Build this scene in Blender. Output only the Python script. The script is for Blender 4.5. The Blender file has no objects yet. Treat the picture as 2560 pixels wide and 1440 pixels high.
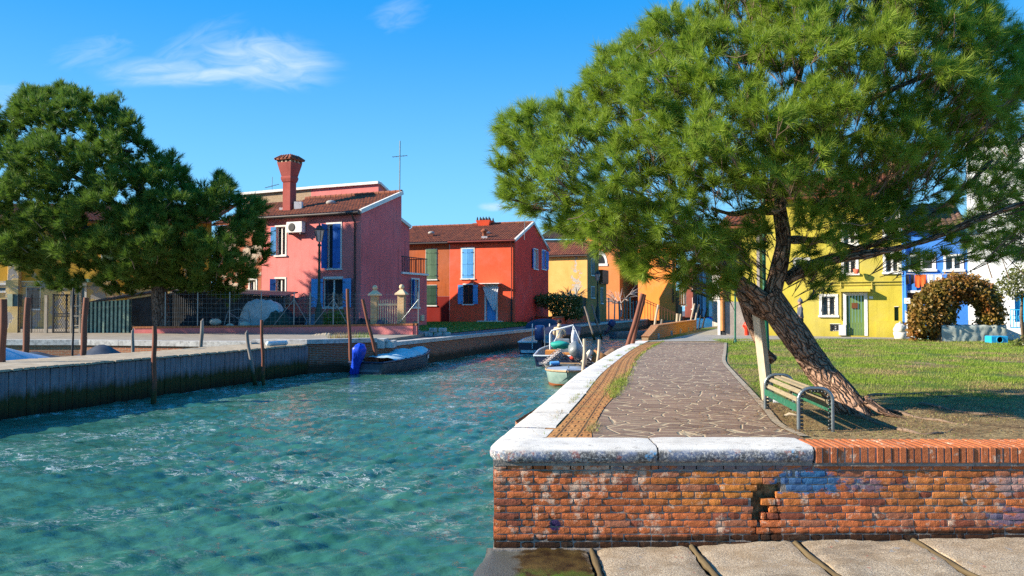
import bpy, math, random
import numpy as np
from mathutils import Vector, Matrix, noise
R = math.radians
rnd = random.Random(11)
C = bpy.context.scene.collection
scene = bpy.context.scene

# ---------------------------------------------------------------- camera
CAMP = Vector((0.0, 0.0, 2.45)); PITCH = R(1.43)
cam = bpy.data.cameras.new('camera'); camo = bpy.data.objects.new('camera', cam); C.objects.link(camo)
camo.location = CAMP; camo.rotation_euler = (R(90) + PITCH, 0, 0)
cam.lens = 27.0; cam.sensor_width = 36.0; cam.clip_start = 0.05; cam.clip_end = 6000
scene.camera = camo

# ---------------------------------------------------------------- sun, sky, exposure
SUN_AZ, SUN_EL = R(190), R(25)      # azimuth counter-clockwise from +X, towards the sun
sd = Vector((math.cos(SUN_AZ)*math.cos(SUN_EL), math.sin(SUN_AZ)*math.cos(SUN_EL), math.sin(SUN_EL)))
sl = bpy.data.lights.new('sun', 'SUN'); sl.energy = 5.0; sl.angle = R(0.5); sl.color = (1.0, 0.88, 0.70)
so = bpy.data.objects.new('sun', sl); C.objects.link(so); so.rotation_euler = sd.to_track_quat('Z', 'Y').to_euler()
scene.view_settings.view_transform = 'Standard'; scene.view_settings.look = 'None'
scene.view_settings.exposure = 1.15; scene.view_settings.gamma = 1.0
scene.cycles.use_adaptive_sampling = True
scene.cycles.max_bounces = 8; scene.cycles.diffuse_bounces = 3; scene.cycles.glossy_bounces = 3
scene.cycles.transparent_max_bounces = 8
scene.cycles.use_denoising = False; scene.cycles.adaptive_threshold = 0.006; scene.cycles.denoiser = 'OPENIMAGEDENOISE'; scene.cycles.denoising_input_passes = 'RGB_ALBEDO_NORMAL'; scene.cycles.denoising_prefilter = 'ACCURATE'

# ---------------------------------------------------------------- node helpers
class NT:
    def __init__(s, tree):
        s.t = tree; s.t.nodes.clear()
    def node(s, typ, ins=None, **props):
        n = s.t.nodes.new(typ)
        for k, v in props.items(): setattr(n, k, v)
        for k, v in (ins or {}).items(): s.put(n.inputs[k], v)
        return n
    def put(s, sock, v):
        if isinstance(v, bpy.types.NodeSocket): s.t.links.new(v, sock)
        elif isinstance(v, (tuple, list)) and len(v) == 3 and sock.type == 'RGBA': sock.default_value = (*v, 1)
        else: sock.default_value = v
    def mix(s, f, a, b, blend='MIX'):
        n = s.node('ShaderNodeMix', {0: f, 6: a, 7: b}, data_type='RGBA', blend_type=blend); return n.outputs[2]
    def math(s, op, a, b=0.0, c=None, clamp=False):
        d = {0: a, 1: b}
        if c is not None: d[2] = c
        return s.node('ShaderNodeMath', d, operation=op, use_clamp=clamp).outputs[0]
    def noise(s, vec, scale, detail=3, rough=0.55, dist=0.0):
        return s.node('ShaderNodeTexNoise', {'Vector': vec, 'Scale': scale, 'Detail': detail, 'Roughness': rough, 'Distortion': dist}).outputs[0]
    def vor(s, vec, scale, feature='F1', out=0, rnd_=1.0):
        return s.node('ShaderNodeTexVoronoi', {'Vector': vec, 'Scale': scale, 'Randomness': rnd_}, feature=feature).outputs[out]
    def rng(s, v, a, b, c=0.0, d=1.0, sm=False):
        n = s.node('ShaderNodeMapRange', {0: v, 1: a, 2: b, 3: c, 4: d}); n.clamp = True
        if sm: n.interpolation_type = 'SMOOTHSTEP'
        return n.outputs[0]
    def pos(s): return s.node('ShaderNodeNewGeometry').outputs['Position']
    def uv(s): return s.node('ShaderNodeUVMap').outputs[0]
    def scl(s, vec, v3, rot=(0, 0, 0)):
        return s.node('ShaderNodeMapping', {'Vector': vec, 'Scale': v3, 'Rotation': rot}).outputs[0]
    def sep(s, vec):
        n = s.node('ShaderNodeSeparateXYZ', {0: vec}); return n.outputs
    def bump(s, h, strength=0.3, dist=0.02, normal=None):
        d = {'Height': h, 'Strength': strength, 'Distance': dist}
        if normal is not None: d['Normal'] = normal
        return s.node('ShaderNodeBump', d).outputs[0]
    def out(s, col, rough=0.8, normal=None, metal=0.0, spec=0.3, **kw):
        d = {'Base Color': col, 'Roughness': rough, 'Metallic': metal, 'Specular IOR Level': spec}
        if normal is not None: d['Normal'] = normal
        d.update(kw)
        p = s.node('ShaderNodeBsdfPrincipled', d)
        s.node('ShaderNodeOutputMaterial', {0: p.outputs[0]})
        return p

def newmat(name):
    m = bpy.data.materials.new(name); m.use_nodes = True
    return m, NT(m.node_tree)

def srgb(r, g, b):
    f = lambda c: (c/255/12.92) if c/255 <= 0.04045 else ((c/255+0.055)/1.055)**2.4
    return (f(r), f(g), f(b))
def mul(c, k): return tuple(min(1.0, x*k) for x in c)

_mc = {}
def plain(name, col, rough=0.6, var=0.25, scale=4.0, bump=0.15, bscale=40, metal=0.0, spec=0.3, dirt=None, dirt_amt=0.35):
    if name in _mc: return _mc[name]
    m, t = newmat(name); p = t.pos()
    n1 = t.noise(p, scale, 4)
    c = t.mix(t.rng(n1, 0.3, 0.7), mul(col, 1-var), mul(col, 1+var*0.6))
    if dirt:
        n2 = t.noise(p, scale*2.3, 5, 0.7)
        c = t.mix(t.rng(n2, 0.62-dirt_amt*0.3, 0.75), c, dirt)
    nb = t.noise(p, bscale, 3)
    t.out(c, rough, t.bump(nb, bump, 0.01), metal, spec)
    _mc[name] = m; return m

def plaster(name, col, dark=0.75, patch=None, patch_col=(0.35, 0.27, 0.2), scale=0.7, streak=0.35, bump=0.35):
    if name in _mc: return _mc[name]
    m, t = newmat(name); p = t.pos()
    big = t.noise(p, scale, 5, 0.6); fine = t.noise(p, 9, 5, 0.65)
    c = t.mix(t.rng(big, 0.3, 0.7), mul(col, dark), mul(col, 1.08))
    c = t.mix(t.rng(fine, 0.35, 0.8, 0, 0.3), c, mul(col, 0.6))
    st = t.noise(t.scl(p, (3.0, 3.0, 0.25)), 1.6, 4, 0.6)          # rain streaks
    c = t.mix(t.math('MULTIPLY', t.rng(st, 0.52, 0.75), streak), c, mul(col, 0.45))
    z = t.sep(p)[2]
    damp = t.math('MULTIPLY', t.rng(t.math('ADD', z, t.math('MULTIPLY', t.noise(p, 1.5, 4), -1.6)), 0.1, 1.0, 1, 0), 0.45)
    c = t.mix(damp, c, mul(col, 0.5))
    c = t.mix(t.rng(t.noise(p, 0.28, 5, .7), .48, .72, 0, .30), c, mul(tuple(q*.55+.45*sum(col)/3 for q in col), 1.25))
    h = t.math('ADD', t.math('MULTIPLY', fine, 0.6), t.noise(p, 45, 3))
    if patch:
        pn = t.noise(p, patch[0], 4, 0.6)
        f = t.rng(pn, patch[1], patch[1]+0.02)
        bc = t.mix(t.noise(p, 25, 4), mul(patch_col, 0.55), mul(patch_col, 1.3))
        c = t.mix(f, c, bc); h = t.math('SUBTRACT', h, t.math('MULTIPLY', f, 1.5))
    t.out(c, 0.92, t.bump(h, bump, 0.02), spec=0.15)
    _mc[name] = m; return m

def brickmat(name, c1, c2, mortar, bw=0.26, bh=0.065, ms=0.012, uvm=True, dark_below=None, moss=None):
    if name in _mc: return _mc[name]
    m, t = newmat(name); p = t.pos(); uv = t.uv()
    wob = t.node('ShaderNodeVectorMath', {0: t.node('ShaderNodeTexNoise', {'Vector': p, 'Scale': 6.0}).outputs[1], 'Scale': 0.012}, operation='SCALE').outputs[0]
    v = t.node('ShaderNodeVectorMath', {0: uv, 1: wob}, operation='ADD').outputs[0]
    b = t.node('ShaderNodeTexBrick', {'Vector': v, 'Color1': c1, 'Color2': c2, 'Mortar': mortar, 'Scale': 1.0, 'Mortar Size': ms,
               'Mortar Smooth': 0.2, 'Bias': 0.0, 'Brick Width': bw, 'Row Height': bh})
    n = t.noise(p, 14, 5, 0.7)
    c = t.mix(t.rng(n, 0.3, 0.75, 0, 0.55), b.outputs[0], mul(c1, 0.4))
    w = t.noise(p, 2.2, 5, 0.65)
    c = t.mix(t.rng(w, 0.55, 0.75, 0, 0.5), c, mortar)
    z = t.sep(p)[2]
    if dark_below is not None:
        zz = t.math('ADD', z, t.math('MULTIPLY', t.noise(t.scl(p, (2, 2, .5)), 2.0, 4), 0.35))
        c = t.mix(t.rng(zz, dark_below, dark_below+0.2, 0.88, 0), c, moss or (0.02, 0.022, 0.012))
    h = t.math('ADD', t.math('MULTIPLY', b.outputs[1], -1.0), t.math('MULTIPLY', t.noise(p, 40, 4), 0.5))
    t.out(c, 0.9, t.bump(h, 0.7, 0.015), spec=0.2)
    _mc[name] = m; return m

def woodmat(name, col, col2, grain=(40, 40, 2.5), rough=0.8, algae=None, uvm=False):
    if name in _mc: return _mc[name]
    m, t = newmat(name); p = t.uv() if uvm else t.pos()
    g = t.noise(t.scl(p, grain), 1.0, 5, 0.7)
    big = t.noise(p, 1.7, 3)
    c = t.mix(t.rng(g, 0.25, 0.75), col2, col)
    c = t.mix(t.rng(big, 0.3, 0.8, 0, 0.5), c, mul(col2, 0.8))
    if algae is not None:
        pp = t.pos(); z = t.sep(pp)[2]
        zz = t.math('SUBTRACT', z, t.math('MULTIPLY', t.noise(t.scl(pp, (5, 5, 1)), 1.5, 4), 0.45))
        c = t.mix(t.rng(zz, algae-0.12, algae+0.12, 1, 0), c, (0.035, 0.040, 0.012))
        c = t.mix(t.rng(zz, algae-0.5, algae-0.25, 1, 0), c, (0.010, 0.012, 0.006))
    t.out(c, rough, t.bump(g, 0.5, 0.01), spec=0.2)
    _mc[name] = m; return m

# ---------------------------------------------------------------- projection helpers (photo pixels of 2560x1440 -> world)
def ray(px, py):
    x = (px-1280)/1920; y = (720-py)/1920; c, s = math.cos(PITCH), math.sin(PITCH)
    return Vector((x, c-y*s, s+y*c))
def at(px, py, D): r = ray(px, py); return CAMP + r*(D/r.y)
def gnd(px, py, z=1.15): r = ray(px, py); return CAMP + r*((z-CAMP.z)/r.z)

# ---------------------------------------------------------------- mesh builder
WORG = {}
class MB:
    def __init__(s, M=None):
        s.v = []; s.f = []; s.u = []; s.mi = []; s.sm = []; s.col = []; s.M = M or Matrix(); s.m = 0; s.smooth = False; s.c = (1, 1, 1, 1)
    def add(s, vs, fs, uvs=None):
        b = len(s.v); vs = [Vector(x) for x in vs]
        for x in vs: s.v.append(s.M @ x)
        for k, f in enumerate(fs):
            s.f.append([b+i for i in f]); s.mi.append(s.m); s.sm.append(s.smooth); s.col.append(s.c)
            if uvs: s.u.append([uvs[i] for i in f]) if not isinstance(uvs, str) else None
            else:
                a = vs[f[1]]-vs[f[0]]; c = vs[f[-1]]-vs[f[0]]; n = a.cross(c)
                ax = [abs(n.x), abs(n.y), abs(n.z)]; i = ax.index(max(ax))
                if i == 2: s.u.append([(vs[j].x, vs[j].y) for j in f])
                elif i == 1: s.u.append([(vs[j].x, vs[j].z) for j in f])
                else: s.u.append([(vs[j].y, vs[j].z) for j in f])
    def box(s, x0, y0, z0, x1, y1, z1, bev=0.0):
        if bev:
            b = min(bev, (x1-x0)/2.2, (y1-y0)/2.2, (z1-z0)/2.2)
            vs = []; 
            for (z, k) in ((z0, 1), (z0+b, 0), (z1-b, 0), (z1, 1)):
                d = b*k
                vs += [(x0+d, y0+d*1, z), (x1-d, y0+d, z), (x1-d, y1-d, z), (x0+d, y1-d, z)]
            fs = [(3, 2, 1, 0), (12, 13, 14, 15)]
            for r in range(3):
                for i in range(4):
                    a = r*4+i; c = r*4+(i+1) % 4
                    fs.append((a, c, c+4, a+4))
            s.add(vs, fs); return
        vs = [(x0, y0, z0), (x1, y0, z0), (x1, y1, z0), (x0, y1, z0), (x0, y0, z1), (x1, y0, z1), (x1, y1, z1), (x0, y1, z1)]
        s.add(vs, [(3, 2, 1, 0), (4, 5, 6, 7), (0, 1, 5, 4), (1, 2, 6, 5), (2, 3, 7, 6), (3, 0, 4, 7)])
    def bar(s, p, q, w, h=None, up=(0, 0, 1)):
        p = Vector(p); q = Vector(q); h = h or w; d = (q-p).normalized(); up = Vector(up)
        if abs(d.dot(up)) > 0.95: up = Vector((1, 0, 0))
        a = d.cross(up).normalized()*w/2; b = a.cross(d).normalized()*h/2
        vs = [p-a-b, p+a-b, p+a+b, p-a+b, q-a-b, q+a-b, q+a+b, q-a+b]
        s.add(vs, [(0, 1, 2, 3), (7, 6, 5, 4), (1, 0, 4, 5), (2, 1, 5, 6), (3, 2, 6, 7), (0, 3, 7, 4)])
    def tube(s, pts, rad, n=8, caps=True, disp=None, smooth=True):
        pts = [Vector(p) for p in pts]; m = len(pts)
        rs = rad if isinstance(rad, (list, tuple)) else [rad]*m
        vs = []; uv = []; L = 0; a = None
        for i, p in enumerate(pts):
            d = (pts[min(i+1, m-1)]-pts[max(i-1, 0)])
            d = d.normalized() if d.length > 1e-9 else Vector((0, 0, 1))
            if a is None:
                a = d.cross(Vector((0, 0, 1)))
                if a.length < 0.05: a = d.cross(Vector((0, 1, 0)))
                a.normalize()
            else:
                a = (a - d*a.dot(d)); a.normalize()
            b = d.cross(a)
            if i: L += (p-pts[i-1]).length
            for k in range(n):
                th = 2*math.pi*k/n; o = a*math.cos(th)+b*math.sin(th); r = rs[i]
                if disp: r += disp(p+o*r, th, L)
                vs.append(p+o*r); uv.append((k/n*2*math.pi*max(rs[0], .01), L))
        fs = []
        for i in range(m-1):
            for k in range(n):
                k2 = (k+1) % n
                fs.append((i*n+k, i*n+k2, (i+1)*n+k2, (i+1)*n+k))
        sm = s.smooth; s.smooth = smooth; s.add(vs, fs, uv)
        s.smooth = False
        if caps:
            s.add(vs[:n], [tuple(range(n))[::-1]]); s.add(vs[-n:], [tuple(range(n))])
        s.smooth = sm
    def lathe(s, prof, c=(0, 0, 0), n=12, smooth=True, ang0=0.0):
        vs = []; c = Vector(c)
        for (r, z) in prof:
            for k in range(n):
                th = ang0+2*math.pi*k/n; vs.append(c+Vector((r*math.cos(th), r*math.sin(th), z)))
        fs = []
        for i in range(len(prof)-1):
            for k in range(n):
                k2 = (k+1) % n; fs.append((i*n+k, i*n+k2, (i+1)*n+k2, (i+1)*n+k))
        sm = s.smooth; s.smooth = smooth; s.add(vs, fs); s.smooth = sm
        s.add(vs[:n], [tuple(range(n))[::-1]]); s.add(vs[-n:], [tuple(range(n))])
    def poly(s, pts, z0=None, z1=None):
        """prism of an xy polygon (counter-clockwise) from z0 to z1, top as ngon"""
        n = len(pts)
        s.add([(p[0], p[1], z1) for p in pts], [tuple(range(n))])
        for i in range(n):
            j = (i+1) % n; a = pts[i]; b = pts[j]
            L = math.hypot(b[0]-a[0], b[1]-a[1])
            s.add([(a[0], a[1], z0), (b[0], b[1], z0), (b[0], b[1], z1), (a[0], a[1], z1)], [(0, 1, 2, 3)], [(0, z0), (L, z0), (L, z1), (0, z1)])
    def ball(s, c, r, n=12, sq=(1, 1, 1), jit=0.0):
        prof = []; c = Vector(c); vs = []
        rr = [0.02]+[math.sin(math.pi*i/(n//2+1)) for i in range(1, n//2+1)]+[0.02]
        for i, q in enumerate(rr):
            z = -math.cos(math.pi*i/(len(rr)-1))
            for k in range(n):
                th = 2*math.pi*k/n; v = Vector((q*math.cos(th), q*math.sin(th), z))
                if jit: v *= 1+jit*noise.noise(v*1.7+c*3)
                vs.append(c+Vector((v.x*r*sq[0], v.y*r*sq[1], v.z*r*sq[2])))
        fs = []
        for i in range(len(rr)-1):
            for k in range(n):
                k2 = (k+1) % n; fs.append((i*n+k, i*n+k2, (i+1)*n+k2, (i+1)*n+k))
        sm = s.smooth; s.smooth = True; s.add(vs, fs); s.smooth = sm
    def build(s, name, mats, parent=None, loc=None):
        if not isinstance(mats, (list, tuple)): mats = [mats]
        o0 = WORG.get(parent.name, Vector()) if parent else (Vector(loc) if loc is not None else Vector())
        me = bpy.data.meshes.new(name)
        me.from_pydata([tuple(v-o0) for v in s.v], [], s.f)
        for m in mats: me.materials.append(m)
        me.polygons.foreach_set('material_index', s.mi); me.polygons.foreach_set('use_smooth', s.sm)
        ul = me.uv_layers.new(name='UVMap'); flat = [c for u in s.u for q in u for c in q]
        ul.data.foreach_set('uv', flat)
        if any(c != (1, 1, 1, 1) for c in s.col):
            ca = me.color_attributes.new(name='Col', type='FLOAT_COLOR', domain='CORNER')
            ca.data.foreach_set('color', [x for f, c in zip(s.f, s.col) for _ in f for x in c])
        me.update()
        o = bpy.data.objects.new(name, me); C.objects.link(o)
        if parent: o.parent = parent; 
        elif loc is not None: o.location = o0
        WORG[o.name] = o0
        return o

def thing(name, label, cat, loc=(0, 0, 0), group=None):
    o = bpy.data.objects.new(name, None); C.objects.link(o); o.location = loc; o.empty_display_size = 0.2
    o['label'] = label; o['category'] = cat
    if group: o['group'] = group
    WORG[o.name] = Vector(loc); return o
def tag(o, label, cat, group=None, kind=None):
    o['label'] = label; o['category'] = cat
    if group: o['group'] = group
    if kind: o['kind'] = kind
    return o
def struct(o, kind='structure'): o['kind'] = kind; return o
def fast_mesh(name, verts, nper, mats, parent=None, loc=None, mi=None):
    """verts: (N*nper,3) numpy array, each nper consecutive verts is one face"""
    o0 = WORG.get(parent.name, Vector()) if parent else (Vector(loc) if loc is not None else Vector())
    v = np.asarray(verts, dtype=np.float32).reshape(-1, 3) - np.array(o0, dtype=np.float32)
    n = len(v)//nper; me = bpy.data.meshes.new(name)
    me.vertices.add(len(v)); me.vertices.foreach_set('co', v.ravel())
    me.loops.add(len(v)); me.loops.foreach_set('vertex_index', np.arange(len(v), dtype=np.int32))
    me.polygons.add(n); me.polygons.foreach_set('loop_start', np.arange(0, len(v), nper, dtype=np.int32))
    me.polygons.foreach_set('loop_total', np.full(n, nper, dtype=np.int32))
    if not isinstance(mats, (list, tuple)): mats = [mats]
    for m in mats: me.materials.append(m)
    if mi is not None: me.polygons.foreach_set('material_index', np.asarray(mi, dtype=np.int32))
    me.update(calc_edges=True)
    o = bpy.data.objects.new(name, me); C.objects.link(o)
    if parent: o.parent = parent
    elif loc is not None: o.location = o0
    WORG[o.name] = o0
    return o

# ---------------------------------------------------------------- sky
w = bpy.data.worlds.new('World'); scene.world = w; w.use_nodes = True
t = NT(w.node_tree)
sky = t.node('ShaderNodeTexSky', sky_type='NISHITA', sun_disc=False, sun_elevation=SUN_EL,
             sun_rotation=math.atan2(sd.x, sd.y), air_density=1.0, dust_density=0.15, ozone_density=3.0, altitude=0)
hs = t.node('ShaderNodeHueSaturation', {'Hue': 0.497, 'Saturation': 1.22, 'Value': 1.0, 'Color': sky.outputs[0]})
dirn = t.node('ShaderNodeTexCoord').outputs['Generated']
x, y, z = t.sep(dirn)
# cirrus: direction projected on a high flat layer
zz = t.math('MAXIMUM', z, 0.03)
u = t.math('DIVIDE', x, t.math('MAXIMUM', y, 0.05)); v = t.math('DIVIDE', z, t.math('MAXIMUM', y, 0.05))
def wisp(u0, v0, su, sv, rot, sc=9, thr=0.42):
    cu = t.math('SUBTRACT', u, u0); cv = t.math('SUBTRACT', v, v0)
    cc, ss = math.cos(rot), math.sin(rot)
    a = t.math('DIVIDE', t.math('ADD', t.math('MULTIPLY', cu, cc), t.math('MULTIPLY', cv, ss)), su)
    b = t.math('DIVIDE', t.math('SUBTRACT', t.math('MULTIPLY', cv, cc), t.math('MULTIPLY', cu, ss)), sv)
    r2 = t.math('ADD', t.math('MULTIPLY', a, a), t.math('MULTIPLY', b, b))
    env = t.rng(r2, 1.0, 0.0, 0, 1, True)
    vec = t.node('ShaderNodeCombineXYZ', {0: t.math('MULTIPLY', a, su*sc), 1: t.math('MULTIPLY', b, sv*sc*3.2), 2: u0*9.0}).outputs[0]
    n = t.noise(vec, 1.6, 7, 0.58, 1.2)
    front = t.math('GREATER_THAN', y, 0.05)
    return t.math('MULTIPLY', t.math('MULTIPLY', t.rng(t.math('ADD', n, t.math('MULTIPLY', env, 0.35)), thr+0.22, thr+0.80), env), front)
def uvp(px, py): r = ray(px, py); return r.x/r.y, r.z/r.y
fac = 0.0
for (px, py, su, sv, rot, sc, thr, amp) in ((660, 150, .125, .050, -.12, 9, .30, .78), (430, 180, .13, .026, -.02, 9, .30, .6), (560, 183, .17, .014, .10, 9, .22, .75),
        (1000, 35, .055, .03, .3, 12, .36, .28), (30, 250, .07, .03, -.1, 10, .36, .4), (1232, 517, .024, .008, 0, 30, .2, .6),
        (230, 130, .08, .03, .2, 12, .4, .3), (480, 120, .10, .035, .5, 10, .38, .3)):
    a, b = uvp(px, py)
    f = t.math('MULTIPLY', wisp(a, b, su, sv, rot, sc, thr), amp)
    fac = t.math('MAXIMUM', fac, f)
grad = t.mix(t.rng(z, 0.0, 0.42, 0, 1, True), (1.20, 3.20, 4.9), (0.05, 1.42, 3.85))
skyc = t.mix(0.92, hs.outputs[0], grad)
col = t.mix(fac, skyc, (3.0, 3.7, 4.6))
bg = t.node('ShaderNodeBackground', {0: col, 1: 0.115}); t.node('ShaderNodeOutputWorld', {0: bg.outputs[0]})
# ================================================================ WATER
def water_height(X, Y):
    rs = np.random.RandomState(5); h = np.zeros_like(X)
    # slow patch masks
    p1 = 0.5+0.5*np.sin(X*0.35+Y*0.21+1.3*np.sin(Y*0.17+0.4*X))
    p2 = 0.5+0.5*np.sin(X*0.5-Y*0.33+2.0+1.7*np.sin(X*0.23-0.1*Y))
    for k in range(64):
        lam = 0.14*(1.7/0.14)**rs.rand(); a0 = R(114)+rs.randn()*R(27)
        kx, ky = math.cos(a0)*2*math.pi/lam, math.sin(a0)*2*math.pi/lam
        amp = 0.0043*lam**0.85*(0.6+0.8*rs.rand())
        m = (0.45+0.9*p1) if k % 2 else (0.4+0.9*p2)
        ph = kx*X+ky*Y+rs.rand()*6.28+0.9*np.sin(X*0.9*(1+rs.rand())+rs.rand()*6)+0.9*np.sin(Y*0.8*(1+rs.rand())+rs.rand()*6)
        s_ = np.sin(ph); h += amp*m*(s_+0.25*np.sin(2*ph+0.5))*(1.75 if lam < .5 else 1.35 if lam < .8 else .4)
    # wake ridges running diagonally across the canal
    for (c, d, lam, am) in ((0.0, R(64), 1.6, 0.009), (1.0, R(72), 0.9, 0.006)):
        q = X*math.cos(d)+Y*math.sin(d)+0.35*np.sin(0.5*X-0.3*Y)
        env = np.exp(-((Y-11-c)/6.5)**2)
        h += am*env*np.sin(q*2*math.pi/lam)
    return h
def make_water():
    nr, nc = 620, 520
    D = 4.2*(150/4.2)**(np.linspace(0, 1, nr)**1.0)
    T = np.linspace(-0.95, 0.55, nc)
    Dg, Tg = np.meshgrid(D, T, indexing='ij'); X = Dg*Tg; Y = Dg
    fade = np.clip(1.4-Dg/110, 0.2, 1)
    Z = water_height(X, Y)*fade
    v = np.stack([X, Y, Z], -1).reshape(-1, 3).astype(np.float32)
    i = np.arange(nr-1)[:, None]*nc+np.arange(nc-1)[None, :]
    f = np.stack([i, i+1, i+nc+1, i+nc], -1).reshape(-1, 4).astype(np.int32)
    me = bpy.data.meshes.new('water'); me.vertices.add(len(v)); me.vertices.foreach_set('co', v.ravel())
    me.loops.add(f.size); me.loops.foreach_set('vertex_index', f.ravel())
    me.polygons.add(len(f)); me.polygons.foreach_set('loop_start', np.arange(0, f.size, 4, dtype=np.int32))
    me.polygons.foreach_set('loop_total', np.full(len(f), 4, dtype=np.int32))
    me.polygons.foreach_set('use_smooth', np.ones(len(f), dtype=bool)); me.update(calc_edges=True)
    o = bpy.data.objects.new('water', me); C.objects.link(o); return o
m, t = newmat('water'); p = t.pos(); px_, py_, pz_ = t.sep(p)
flow = t.scl(p, (1.0, 0.55, 1.0), (0, 0, R(-22)))
n0 = t.noise(p, 0.22, 4, 0.6); n1 = t.noise(flow, 1.1, 5, 0.6, 0.6)
col = t.mix(t.rng(n1, 0.3, 0.7), (0.018, 0.092, 0.060), (0.050, 0.165, 0.108))
col = t.mix(t.rng(n0, 0.4, 0.62, 0, .45), col, (0.018, 0.085, 0.072))
# foam: thin curling filaments inside drifting patches
area = t.noise(t.scl(p, (0.30, 0.5, 1), (0, 0, R(-18))), 1.0, 3, 0.6)
fw = t.scl(p, (1.5, 4.2, 1.0), (0, 0, R(-12)))
fil = t.node('ShaderNodeTexNoise', {'Vector': fw, 'Scale': 1.5, 'Detail': 7, 'Roughness': 0.66, 'Distortion': 1.6}).outputs[0]
ridge = t.rng(t.math('ABSOLUTE', t.math('SUBTRACT', fil, 0.52)), 0.0, 0.034, 1, 0)
dots = t.rng(t.noise(t.scl(p, (5, 12, 1)), 2.0, 4, 0.6), 0.70, 0.76)
foam = t.math('MULTIPLY', t.math('MAXIMUM', ridge, t.math('MULTIPLY', dots, 0.8)), t.rng(area, 0.47, 0.60))
foam = t.math('MULTIPLY', foam, t.rng(t.noise(p, 3.5, 3), 0.40, 0.60))
foam = t.math('MULTIPLY', foam, t.rng(py_, 7.0, 11.0, 0.25, 1.0))
col = t.mix(t.math('MULTIPLY', foam, 0.95), col, (0.85, 0.88, 0.86))
rip = t.scl(p, (3.2, 9, 1), (0, 0, R(24)))
nb = t.math('ADD', t.math('ADD', t.noise(rip, 1.3, 5, 0.62, .5), t.math('MULTIPLY', t.noise(rip, 4.0, 3, .6), .25)), t.math('MULTIPLY', foam, 0.3))
t.out(col, t.rng(foam, 0, 1, 0.04, 0.75), t.bump(nb, 0.55, 0.04), spec=0.5, IOR=1.333)
WATER = m
o = make_water(); o.data.materials.append(WATER); struct(o)
mb = MB(); mb.add([(-3000, -3000, -.2), (3000, -3000, -.2), (3000, 3000, -.2), (-3000, 3000, -.2)], [(0, 1, 2, 3)])
o = mb.build('sea', WATER); struct(o)

# ================================================================ MATERIALS of the quays
STONE = None
def stone_mat():
    m, t = newmat('istrian_stone'); p = t.pos(); x, y, z = t.sep(p)
    c = t.mix(t.rng(t.noise(p, 2.5, 5), 0.3, 0.7), (0.50, 0.47, 0.43), (0.72, 0.69, 0.64))
    pit = t.noise(t.scl(p, (10, 40, 40)), 1.0, 5, 0.7)
    c = t.mix(t.rng(pit, 0.58, 0.66, 0, 0.75), c, (0.10, 0.09, 0.08))
    # grime clinging to the vertical faces: blotches of black, paint and lichen
    nz = t.sep(t.node('ShaderNodeNewGeometry').outputs['Normal'])[2]
    side = t.rng(nz, 0.75, 0.35, 0, 1)
    g = t.noise(p, 38, 5, 0.75)
    gc = t.mix(t.rng(t.noise(p, 7, 4), 0.42, 0.6), (0.045, 0.045, 0.05), (0.10, 0.14, 0.24))
    gc = t.mix(t.rng(t.noise(p, 11, 3), 0.60, 0.68), gc, (0.25, 0.07, 0.06))
    gc = t.mix(t.rng(t.noise(t.scl(p, (1, 1, 1), (1, 0, 0)), 9, 3), 0.63, 0.7), gc, (0.05, 0.30, 0.55))
    f = t.math('MULTIPLY', t.rng(g, 0.36, 0.52), side)
    c = t.mix(t.math('MULTIPLY', f, 0.9), c, gc)
    t.out(c, 0.85, t.bump(t.math('ADD', pit, t.noise(p, 90, 3)), 0.5, 0.006), spec=0.25)
    return m
STONE = stone_mat()
BRICKQ = brickmat('quay_brick', (0.36, 0.11, 0.045), (0.24, 0.07, 0.035), (0.30, 0.27, 0.22), dark_below=0.42, moss=(0.02, 0.022, 0.012))
BRICKL = brickmat('basin_brick', (0.50, 0.17, 0.08), (0.36, 0.11, 0.05), (0.34, 0.28, 0.2), dark_below=0.15)

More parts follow.
